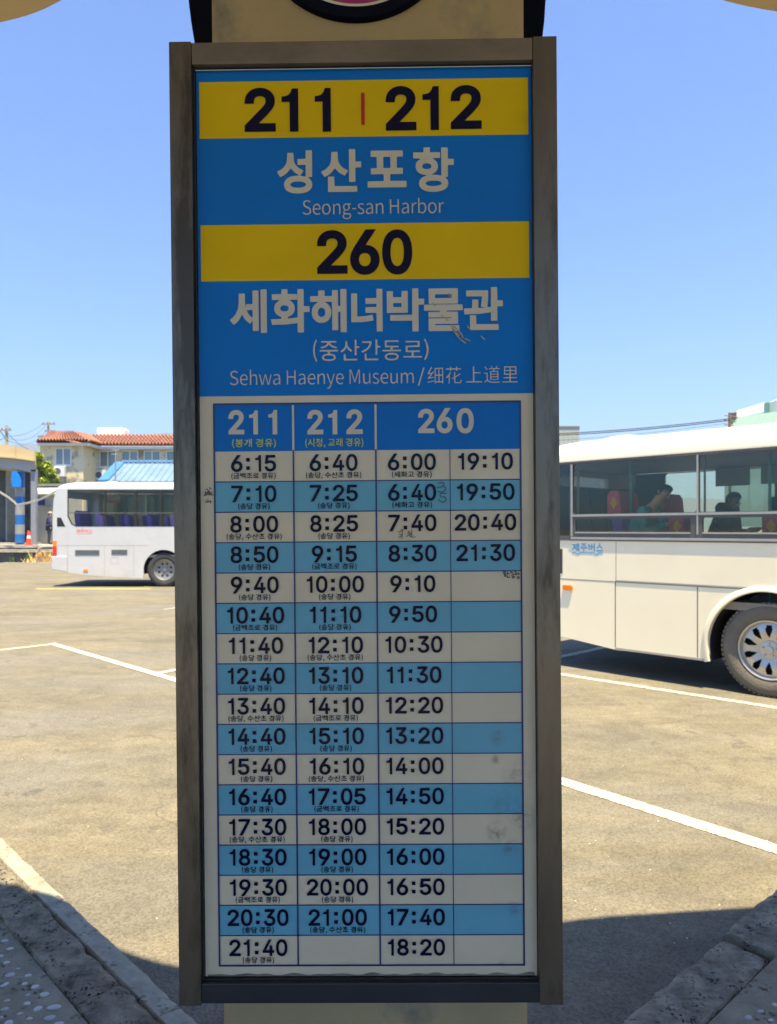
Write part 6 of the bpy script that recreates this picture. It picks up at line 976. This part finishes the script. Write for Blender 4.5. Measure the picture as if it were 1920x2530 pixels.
# ------------------------------------------------------------------ house with red tile roof
wall_y = pmat('pale_yellow_render', (0.64, 0.57, 0.37), 0.85, 0, 0.08, 0.8, 0.1, 8, dirt=(0.22, 0.20, 0.15), dscale=0.5, dlo=0.51, dhi=0.60)
fascia_w = pmat('white_fascia', (0.62, 0.58, 0.50), 0.7, 0, 0.05, 1); tile_m = pmat('red_roof_tile', (0.27, 0.115, 0.075), 0.7, 0, 0.35, 2.5); frame_w = pmat('white_window_frame', (0.66, 0.67, 0.66), 0.5, 0, 0.03, 2)
hglass = pmat('dusk_grey_glass', (0.17, 0.21, 0.21), 0.08, 0, 0.25, 0.5, spec=0.9)
Yw, Ym = 57.0, 59.7; hx0 = at(99, 0, Yw)[0]; hx1 = at(206, 0, Yw)[0]; hx2 = at(760, 0, Ym)[0]
ho = thing('tile_roofed_house', 'long pale yellow house with red tiled roof and sliding windows behind the left bus', 'house', (hx0, Yw, 0))
def hw(px, py, Y): X, Z = at(px, py, Y); return (X - hx0, Y - Yw, Z)
zev = 8.2; wins = [(136, 177, 1106, 1150, Yw), (245, 288, 1114, 1154, Ym), (300, 342, 1113, 1150, Ym), (355, 397, 1113, 1150, Ym), (410, 452, 1113, 1150, Ym), (465, 507, 1113, 1150, Ym)]
def hole_of(w): a = hw(w[0], w[2], w[4]); b = hw(w[1], w[3], w[4]); return [(a[0], b[2]), (b[0], b[2]), (b[0], a[2]), (a[0], a[2])]
plate(MB(), [(0, 0), (hx1 - hx0, 0), (hx1 - hx0, zev), (0, zev)], [hole_of(wins[0])], 0, 0.2).build('wall', wall_y, ho)
plate(MB(), [(hx1 - hx0 - 0.2, 0), (hx2 - hx0, 0), (hx2 - hx0, zev), (hx1 - hx0 - 0.2, zev)], [hole_of(w) for w in wins[1:]], Ym - Yw, Ym - Yw + 0.2).build('wall', wall_y, ho)
MB().box(hx1 - hx0 - 0.2, hx1 - hx0, 0.2, Ym - Yw, 0, zev).build('wall', wall_y, ho); MB().box(0, 0.2, 0.2, 10, 0, zev).build('wall', wall_y, ho); MB().box(0, hx2 - hx0, 9.8, 10, 0, zev).build('wall', wall_y, ho)
for w in wins:
    q = hole_of(w); x0_, x1_, z0_, z1_ = q[0][0], q[1][0], q[0][1], q[2][1]; yy = w[4] - Yw; t_ = 0.09
    wf = plate(MB(), [(x0_, z0_), (x1_, z0_), (x1_, z1_), (x0_, z1_)], [[(x0_ + t_, z0_ + t_), ((x0_ + x1_) / 2 - t_ / 2, z0_ + t_), ((x0_ + x1_) / 2 - t_ / 2, z1_ - t_), (x0_ + t_, z1_ - t_)], [((x0_ + x1_) / 2 + t_ / 2, z0_ + t_), (x1_ - t_, z0_ + t_), (x1_ - t_, z1_ - t_), ((x0_ + x1_) / 2 + t_ / 2, z1_ - t_)]], yy - 0.03, yy + 0.1).build('window', frame_w, ho)
    MB().box(x0_ + t_, (x0_ + x1_) / 2 - t_ / 2, yy + 0.04, yy + 0.06, z0_ + t_, z1_ - t_).build('pane', hglass, wf); MB().box((x0_ + x1_) / 2 + t_ / 2, x1_ - t_, yy + 0.02, yy + 0.035, z0_ + t_, z1_ - t_).build('pane', hglass, wf)
    MB().box(x0_ - 0.05, x1_ + 0.05, yy - 0.1, yy - 0.001, z0_ - 0.09, z0_ - 0.002).build('sill', fascia_w, wf)
def tiled(A, B, C_, D_, cols_, rows_):
    """barrel tiles on the quad A-B (eave) D-C (top)"""
    A, B, C_, D_ = map(Vector, (A, B, C_, D_)); nrm = (B - A).cross(D_ - A).normalized(); nrm = -nrm if nrm.z < 0 else nrm
    nu, nv = cols_ * 6, rows_ * 2; vs = []
    for j_ in range(nv + 1):
        v = j_ / nv
        for i in range(nu + 1):
            u = i / nu; p = A.lerp(B, u).lerp(D_.lerp(C_, u), v); ph = (i % 6) / 6
            vs.append(p + nrm * (0.20 * abs(math.sin(PI * ph)) ** 0.7 + (0.12 if j_ % 2 == 0 else 0.0) - 0.02))
    return MB().add(vs, [(j_ * (nu + 1) + i, j_ * (nu + 1) + i + 1, (j_ + 1) * (nu + 1) + i + 1, (j_ + 1) * (nu + 1) + i) for j_ in range(nv) for i in range(nu)])
Ye, Yt = 56.5, 58.3; zt_ = 9.08; Yme, Ymt = 59.2, 61.0
xe0 = hw(92, 0, Ye)[0]; xe1 = hw(208, 0, Ye)[0] + 0.35; xt0 = hw(126, 0, Yt)[0]; xt1 = hw(185, 0, Yt)[0]
mtx = hx2 - hx0 + 0.4; zr2 = 9.16
roof = MB().prism([(xt0, -0.0), (xt1, 0.0), (xt1, 3.0), (xt0, 3.0)], zt_ - 0.1, zt_ + 0.01, 'z')
roof.v = [(a, b + Yt - Yw, c_) for a, b, c_ in roof.v]; rfo = roof.build('roof', pmat('roof_deck', (0.3, 0.22, 0.15), 0.8), ho)
MB().box(xt0, mtx, Ymt - Yw, 9.5, zr2 - 0.1, zr2 + 0.01).build('roof_deck', MATS['roof_deck'], rfo)
eo = [(xe0, Ye - Yw), (xe1, Ye - Yw), (xe1, Yme - Yw), (mtx, Yme - Yw)]
tiled((xe0, Ye - Yw, zev), (xe1, Ye - Yw, zev), (xt1, Yt - Yw, zt_), (xt0, Yt - Yw, zt_), 16, 5).build('roof_tiles', tile_m, rfo, kind='stuff')
tiled((xe1, Ye - Yw, zev), (xe1, Yme - Yw, zev), (xt1, Ymt - Yw, zr2), (xt1, Yt - Yw, zt_), 11, 5).build('roof_tiles', tile_m, rfo, kind='stuff')
tiled((xe1, Yme - Yw, zev), (mtx, Yme - Yw, zev), (mtx, Ymt - Yw, zr2), (xt1, Ymt - Yw, zr2), 62, 5).build('roof_tiles', tile_m, rfo, kind='stuff')
tiled((xe0, 9.5, zev), (xe0, Ye - Yw, zev), (xt0, Yt - Yw, zt_), (xt0, 9.5, zt_), 30, 5).build('roof_tiles', tile_m, rfo, kind='stuff')
for a, b in (((xt0, Yt - Yw, zt_), (xe0, Ye - Yw, zev)), ((xt1, Yt - Yw, zt_), (xe1, Ye - Yw, zev)), ((xt0, Yt - Yw, zt_), (xt1, Yt - Yw, zt_)), ((xt1, Yt - Yw, zt_), (xt1, Ymt - Yw, zr2)), ((xt1, Ymt - Yw, zr2), (mtx, Ymt - Yw, zr2))): MB().tube([Vector(a) + Vector((0, 0, .05)), Vector(b) + Vector((0, 0, .05))], 0.1, 8).build('ridge_cap', tile_m, rfo, smooth=True)
MB().box(xe0, xe1, Ye - Yw + .02, 0.0, zev - 0.2, zev - 0.02).build('eave', fascia_w, ho); MB().box(xe1 - 0.35, xe1 - 0.02, -0.002 + .002, Yme - Yw + .5, zev - 0.2, zev - 0.02).build('eave', fascia_w, ho); MB().box(xe1 - 0.02, mtx, Yme - Yw + .02, Ym - Yw, zev - 0.2, zev - 0.02).build('eave', fascia_w, ho)
MB().tube([hw(240.5, 1100, Ym - .1), hw(240.5, 1190, Ym - .1)], 0.05, 8).build('downpipe', fascia_w, ho)
for px in (322 - 24, 349, 403): q = hw(px, 0, Ym); MB().box(q[0] - 0.12, q[0] + 0.12, Ym - Yw - 0.08, Ym - Yw - .001, 6.2, zev - 0.35).build('pilaster', wall_y, ho)
for px, py, lab in ((151, 1178, 'white air conditioner unit on the stained wall below the left window of the house'), (252, 1186, 'round-fan air conditioner unit tucked between the house wall and the blue roof')):
    Yq = Yw if px < 200 else Ym; X, Z = at(px, py, Yq); ac = thing('air_conditioner', lab, 'air conditioner', (X, Yq - 0.36, Z)); acw = pmat('ac_casing', (0.6, 0.62, 0.63), 0.5, 0, 0.05, 3)
    MB().box(-0.42, 0.42, 0, 0.34, 0, 0.78).build('casing', acw, ac, bevel=0.02); MB().lathe([(0.26, -0.012), (0.28, -0.02), (0.30, -0.001)], (-0.12, 0, 0.39), 'y', 24).build('fan_ring', frame_w, ac, smooth=True); MB().lathe([(0, -0.004), (0.26, -0.004)], (-0.12, 0, 0.39), 'y', 24).build('fan_grille', dgrey, ac)
    for s_ in (-0.3, 0.3): MB().box(s_ - .02, s_ + .02, 0.0, 0.355, -0.06, -0.002).build('bracket', dull_steel, ac)
# water tank on the roof
X, Z = at(280, 1082, 62.5); wt = thing('water_tank', 'white ribbed water tank standing on the roof of the tiled house', 'water tank', (X, 62.5, 9.17)); tw_ = (313 - 248) / F * 62.5 / 2; th = at(0, 1060, 62.5)[1] - 9.17
tm = pmat('white_tank_plastic', (0.75, 0.74, 0.70), 0.5, 0, 0.04, 2)
MB().prism(rrect(-tw_, tw_, 0, th, 0.12, 4), -0.75, 0.75).build('tank', tm, wt, bevel=0.06, smooth=True)
for k in range(5): xx = -tw_ + 0.28 + k * (2 * tw_ - 0.56) / 4; MB().prism(rrect(xx - 0.08, xx + 0.08, 0.04, th + 0.03, 0.05, 3), -0.8, 0.8).build('rib', tm, wt, bevel=0.02, smooth=True)
MB().tube([(tw_ + .06, -.2, 0), (tw_ + 0.12, -.2, th * .9), (tw_ - .1, -.2, th + 0.05)], 0.02, 6).build('pipe', dull_steel, wt)
# blue metal roof building
rv = [wp(303, 1144, 50.0), wp(700, 1144, 50.0)]; ev = Vector(wp(262, 1189, 46.3)) - Vector(rv[0])
bbh = thing('blue_roofed_building', 'low building with pale blue standing-seam metal roof in front of the tiled house', 'building', (rv[0][0], 50, 0)); OB = Vector((rv[0][0], 50, 0))
A_1 = Vector(rv[0]) - OB; A_2 = Vector(rv[1]) - OB; A_3 = A_2 + ev; A_4 = A_1 + ev
roof_b = pmat('pale_blue_sheet_metal', (0.17, 0.27, 0.37), 0.35, 0.15, 0.12, 0.5, dirt=(0.22, 0.30, 0.33), dscale=0.5, dlo=0.45, dhi=0.8); blue_rib = pmat('blue_cap_metal', (0.06, 0.2, 0.48), 0.4, 0.1, 0.08, 1)
nb = 26; rn = (A_2 - A_1).cross(ev).normalized(); rn = -rn if rn.z < 0 else rn
for k in range(nb):
    p = A_1.lerp(A_2, k / nb); q = A_1.lerp(A_2, (k + 1) / nb - 0.0015); MB().hexa([p, q, q + ev, p + ev], [v - rn * 0.05 for v in (p, q, q + ev, p + ev)]).build('roof_sheet', roof_b, bbh)
    MB().tube([p + rn * 0.02, p + ev + rn * 0.02], 0.03, 6).build('standing_seam', roof_b, bbh)
MB().hexa([A_1, A_2, A_2 + Vector((0, 4, -2.0)), A_1 + Vector((0, 4, -2.0))], [v - Vector((0, 0, .05)) for v in (A_1, A_2, A_2 + Vector((0, 4, -2.0)), A_1 + Vector((0, 4, -2.0)))]).build('rear_slope', roof_b, bbh)
MB().tube([A_1 + rn * .06, A_2 + rn * .06], 0.12, 10).build('ridge_cap', blue_rib, bbh, smooth=True)
for k in range(34): p = A_1.lerp(A_2, (k + .5) / 34); MB().box(p.x - .08, p.x + .08, p.y - .2, p.y + .2, p.z - .12, p.z + .19).build('ridge_clip', roof_b, bbh, bevel=0.03)
MB().hexa([A_1 - Vector((.5, 0, -.08)), A_1 + Vector((0.15, 0, .12)), A_4 + Vector((.15, 0, .12)), A_4 - Vector((.5, 0, -.08))], [v - Vector((0, 0, .3)) for v in (A_1 - Vector((.5, 0, -.08)), A_1 + Vector((0.15, 0, .12)), A_4 + Vector((.15, 0, .12)), A_4 - Vector((.5, 0, -.08)))]).build('verge_cap', blue_rib, bbh)
MB().box(A_4.x + .5, A_3.x, A_4.y + .5, 3.6, 0, A_4.z - .1).build('wall', wall_y, bbh)
an = wp(285, 1187, 46.0); tp = wp(286, 1112, 46.0)
al = thing('antenna_pole', 'thin dark pole rising in front of the blue roof', 'pole', (an[0], 46, 0)); MB().tube([(0, 0, 0), (0, 0, an[2]), (tp[0] - an[0], 0, tp[2])], 0.045, 6).build('mast', post_m, al)
for dz in (0, -0.25): MB().tube([(-0.25, 0, tp[2] + dz), (0.25, 0, tp[2] + dz)], 0.02, 5).build('antenna_bar', post_m, al)

# ------------------------------------------------------------------ trees and bushes
leaf_a = pmat('yellow_green_leaf', (0.36, 0.44, 0.03), 0.55, 0, 0.45, 1.2); leaf_b = pmat('green_leaf', (0.06, 0.11, 0.02), 0.55, 0, 0.45, 1.2); bark = pmat('bark', (0.12, 0.09, 0.06), 0.9, 0, 0.3, 4, 0.4, 20)
def leaves(blobs, n, size, seed):
    rr = random.Random(seed); mb = MB()
    for k in range(n):
        c_, r = rr.choice(blobs); d = Vector((rr.gauss(0, 1), rr.gauss(0, 1), rr.gauss(0, 1))).normalized() * (rr.random() ** 0.35) * r * (0.85 + 0.3 * noise.noise(Vector((k * .01, seed, 2))))
        p = Vector(c_) + Vector((d.x, d.y, d.z * 0.9)); a = Vector((rr.gauss(0, 1), rr.gauss(0, 1), rr.gauss(0, .6))).normalized(); b = a.cross(Vector((rr.gauss(0, 1), rr.gauss(0, 1), rr.gauss(0, 1)))).normalized(); s_ = size * rr.uniform(.6, 1.2)
        mb.add([p - a * s_, p + b * s_ * .45, p + a * s_, p - b * s_ * .45], [(0, 1, 2, 3)])
    return mb
def tree(label, px, pyc, Y, r, n, mat, seed, blobs_px, cat='tree'):
    X, Z = at(px, pyc, Y); t = thing('leafy_tree', label, cat, (X, Y, 0))
    bl = [((at(a, b, Y)[0] - X, random.Random(a).uniform(-r * .5, r * .5), at(a, b, Y)[1]), q / F * Y) for a, b, q in blobs_px]
    leaves(bl, n, 0.12, seed).build('crown', mat, t, fix=False)
    MB().tube([(0, 0, 0), (0.1, 0, Z * .4), (0, 0.1, Z)], [0.16, 0.12, 0.05], 8).build('trunk', bark, t, smooth=True)
    for c_, q in bl[:5]: MB().tube([(0.05, 0, Z * .45), (c_[0] * .5, c_[1] * .5, (c_[2] + Z * .45) / 2 + .2), c_], [0.07, 0.05, 0.02], 6).build('limb', bark, t, smooth=True)
    return t
tree('bright yellow-green tree between the shelter and the tiled house', 106, 1165, 50, 1.0, 9000, leaf_a, 5, [(100, 1128, 12), (96, 1145, 13), (112, 1150, 16), (122, 1165, 15), (104, 1170, 18), (128, 1182, 11), (95, 1185, 14), (112, 1188, 14), (88, 1160, 12)])
tree('darker green bush low behind the booth', 110, 1200, 49, 0.8, 5000, leaf_b, 8, [(92, 1206, 12), (110, 1204, 12), (126, 1200, 12), (135, 1195, 12)], 'bush')
q = wp(84, 1201, 44); q2 = wp(150, 1196, 44)
gb = thing('pipe_beam', 'grey horizontal pipe beam running behind the booth below the tree', 'beam', (q[0], 44, q[2])); MB().box(0, q2[0] - q[0], 0, 0.15, 0, (1201 - 1195) / F * 44).build('beam', grey_b, gb); 
for xx in (0.1, q2[0] - q[0] - .3): MB().box(xx, xx + .12, 0.02, .13, -q[2], 0).build('post', grey_b, gb)

# ------------------------------------------------------------------ utility poles and wires
conc_pole = pmat('pole_concrete', (0.42, 0.37, 0.22), 0.8, 0, 0.1, 1)
def pole(label, px, ptop, wpx, Y, arms):
    X, Z = at(px, ptop, Y); t = thing('utility_pole', label, 'utility pole', (X, Y, 0)); r = wpx / 2 / F * Y
    MB().tube([(0, 0, 0), (0, 0, Z)], [r * 1.2, r], 12).build('shaft', conc_pole, t, smooth=True)
    for a, b, y in arms:
        x0_, z0_ = at(a, y, Y); x1_, _ = at(b, y, Y); ca = MB().box(x0_ - X, x1_ - X, -r - 0.14, -r - 0.02, z0_ - 0.1, z0_ + 0.05).build('crossarm', grey_b, t)
        for k in range(4): u = x0_ - X + (x1_ - x0_) * (k + .5) / 4; MB().lathe([(0.05, 0), (0.09, .08), (0.03, .2), (0, .22)], (u, -r - .08, z0_ + .05), 'z', 8).build('insulator', pmat('brown_insulator', (0.2, 0.12, 0.08), 0.3), t)
    return X
pole('stout concrete utility pole rising behind the left shelter roof', 16.5, 1050, 7, 75, [(-6, 31, 1063)]); pole('slimmer utility pole with two crossarms beside the red roof', 119.5, 1042, 5.5, 95, [(105, 139, 1048), (112, 139, 1066), (95, 112, 1080)])
wire_m = pmat('black_wire', (0.04, 0.045, 0.04), 0.6)
def wire(nm, label, a, b, sag, r=0.02, n=14, grp=None):
    A, B = Vector(wp(*a)), Vector(wp(*b)); o = MB().tube([(A.lerp(B, k / n) - A) + Vector((0, 0, -sag * 4 * (k / n) * (1 - k / n))) for k in range(n + 1)], r, 5).build(nm, wire_m, None, loc=tuple(A), label=label, cat='wire', smooth=True)
    if grp: o['group'] = grp
gw = 'overhead wires between the left poles'
wire('overhead_wire', 'topmost wire between the two left utility poles', (20, 1078, 75), (106, 1047, 95), 0.4, 0.022, grp=gw); wire('overhead_wire', 'second wire down between the two left utility poles', (22, 1083, 75), (112, 1052, 95), 0.8, 0.022, grp=gw); wire('overhead_wire', 'lowest wire between the two left utility poles', (20, 1088, 75), (114, 1066, 95), 0.9, 0.022, grp=gw)
wire('overhead_wire', 'wire descending right from the stout pole to the house eave', (20, 1070, 75), (70, 1110, 70), 0.2, 0.025, grp=gw); wire('stay_wire', 'thick stay crossing in front of the stout pole', (0, 1064, 72), (20, 1092, 72), 0.0, 0.05)
wire('overhead_wire', 'lower wire leaving the left edge towards the stout pole', (-40, 1092, 75), (15, 1080, 75), 0.2, 0.025, grp=gw)

# ------------------------------------------------------------------ right side background
gr2 = 'overhead wires above the right bus'
for a, b, lab, r in (((1300, 1074, 46), (1806, 1034, 40), 'upper wire above the roof of the right bus', 0.03), ((1300, 1078, 46), (1808, 1038, 40), 'second wire above the roof of the right bus', 0.025), ((1300, 1092, 46), (1806, 1044, 40), 'lower faint wire above the roof of the right bus', 0.012)): wire('overhead_wire', lab, a, b, 0.15, r, 16, gr2)
pg = pmat('pale_grey_cladding', (0.34, 0.38, 0.36), 0.7, 0, 0.06, 0.5)
q0 = wp(1300, 1054, 80); q1 = wp(1432, 1054, 80)
gbd = thing('grey_block', 'pale grey flat-topped building just right of the sign above the bus roof', 'building', (q0[0], 80, 0)); MB().box(0, q1[0] - q0[0], 0, 8, 0, q0[2]).build('wall', pg, gbd)
for k in range(12): xx = (q1[0] - q0[0]) * (k + .5) / 12; MB().box(xx - .03, xx + .03, -0.04, -0.002, 0, q0[2] - .3).build('cladding_rib', pg, gbd)
MB().box(-.05, q1[0] - q0[0] + .05, -0.1, 8.1, q0[2], q0[2] + .1).build('parapet', grey_p, gbd)
# white-green corner building at the top right, its fascia panels receding
wg_m = pmat('pale_green_white_panel', (0.74, 0.80, 0.68), 0.5, 0, 0.05, 1); gg = pmat('soft_green_wall', (0.36, 0.55, 0.42), 0.7, 0, 0.1, 1); gry = pmat('grey_end_wall', (0.22, 0.2, 0.19), 0.8, 0, 0.15, 1)
cb_ = thing('corner_building', 'pale green and white building with slanting fascia panels behind the right bus', 'building', (at(1822, 0, 42)[0], 42, 0)); CO = Vector(cb_.location)
def cp_(px, py, back=0.0): Yq = 42 - (px - 1822) / 98 * 12 + back; X, Z = at(px, py, Yq); return Vector((X, Yq, Z)) - CO
def slab(nm, m, pts, dep, lift=0.0, lean=0.0):
    P_ = [cp_(pts[0][0], pts[0][1], -lift), cp_(pts[1][0], pts[1][1], -lift), cp_(pts[2][0], pts[2][1], -lift + lean), cp_(pts[3][0], pts[3][1], -lift + lean)]
    MB().hexa(P_, [p + Vector((0.3, 1, 0)) * dep for p in P_]).build(nm, m, cb_)
slab('wall', gg, [(1823, 1300), (2010, 1300), (2010, 1004), (1823, 1030)], 5, 0)
slab('fascia_panel', wg_m, [(1822, 1032), (1891, 1016), (1890, 994), (1822, 1014)], 0.3, 0.5, 2.2); slab('fascia_panel', wg_m, [(1902, 1041), (2000, 1030), (2000, 955), (1902, 993)], 0.3, 0.5, 2.2)  # lean is added, here and on the lower panel, to catch more sun
slab('lower_panel', wg_m, [(1850, 1043), (1901, 1041), (1900, 1023), (1856, 1036)], 0.2, 0.6, 1.5)
slab('fascia_post', gg, [(1891, 1020), (1902, 1018), (1902, 992), (1891, 994)], 0.3, 0.3, 0.0)
ge = [cp_(1805, 1300), cp_(1822, 1300), cp_(1822, 1017), cp_(1807, 1017)]; MB().hexa([p + Vector((0, .1, 0)) for p in ge], [p + Vector((0, .4, 0)) for p in ge]).build('end_wall', gry, cb_)
pl = wp(1803, 1024, 41); t = thing('wire_mast', 'brown mast with brackets that carries the wires at the top right', 'mast', (pl[0], 41, 0)); MB().tube([(0, 0, 0), (0, 0, pl[2])], 0.07, 6).build('mast', pmat('rusty_brown', (0.2, 0.12, 0.06), 0.8, 0, 0.3, 4), t)
for dz in (-0.05, -0.3, -0.55): MB().tube([(-.3, 0, pl[2] + dz), (.45, 0, pl[2] + dz - .1)], 0.03, 5).build('bracket', MATS['rusty_brown'], t)

# ------------------------------------------------------------------ far hills
hill_m = pmat('wooded_hill', (0.05, 0.075, 0.05), 0.95, 0, 0.2, 0.002)
def ridge(label, Y, pts):
    vs = []; N2 = len(pts)
    for px, py in pts:
        X, Z = at(px, py, Y); vs += [(X, Y - 500, -2), (X, Y, Z), (X, Y + 600, -2)]
    MB().add(vs, [(i * 3 + j_, i * 3 + j_ + 1, i * 3 + j_ + 4, i * 3 + j_ + 3) for i in range(N2 - 1) for j_ in range(2)]).build('distant_hills', hill_m, kind='structure', label=label, smooth=2)
ridge('faint blue wooded mountain ridge on the horizon', 3600, catmull([(-900, 1180), (-300, 1130), (-60, 1104), (45, 1099), (95, 1097), (130, 1108), (200, 1112), (300, 1095), (360, 1078), (395, 1070), (470, 1066), (600, 1060), (800, 1075), (1000, 1110), (1300, 1180), (1700, 1230), (2600, 1260)], 3))

# ------------------------------------------------------------------ air
hz = bpy.data.materials.new('pale_haze'); hz.use_nodes = True; t = hz.node_tree; t.nodes.clear(); o = node(t, 'ShaderNodeOutputMaterial'); pv = node(t, 'ShaderNodeVolumePrincipled'); pv.inputs['Density'].default_value = 0.0003; pv.inputs['Color'].default_value = (0.62, 0.78, 1.0, 1); pv.inputs['Anisotropy'].default_value = 0.2
t.links.new(pv.outputs[0], o.inputs['Volume'])
MB().box(-5200, 5200, -300, 4600, -3, 500).build('haze', hz, kind='stuff', label='thin pale air haze')
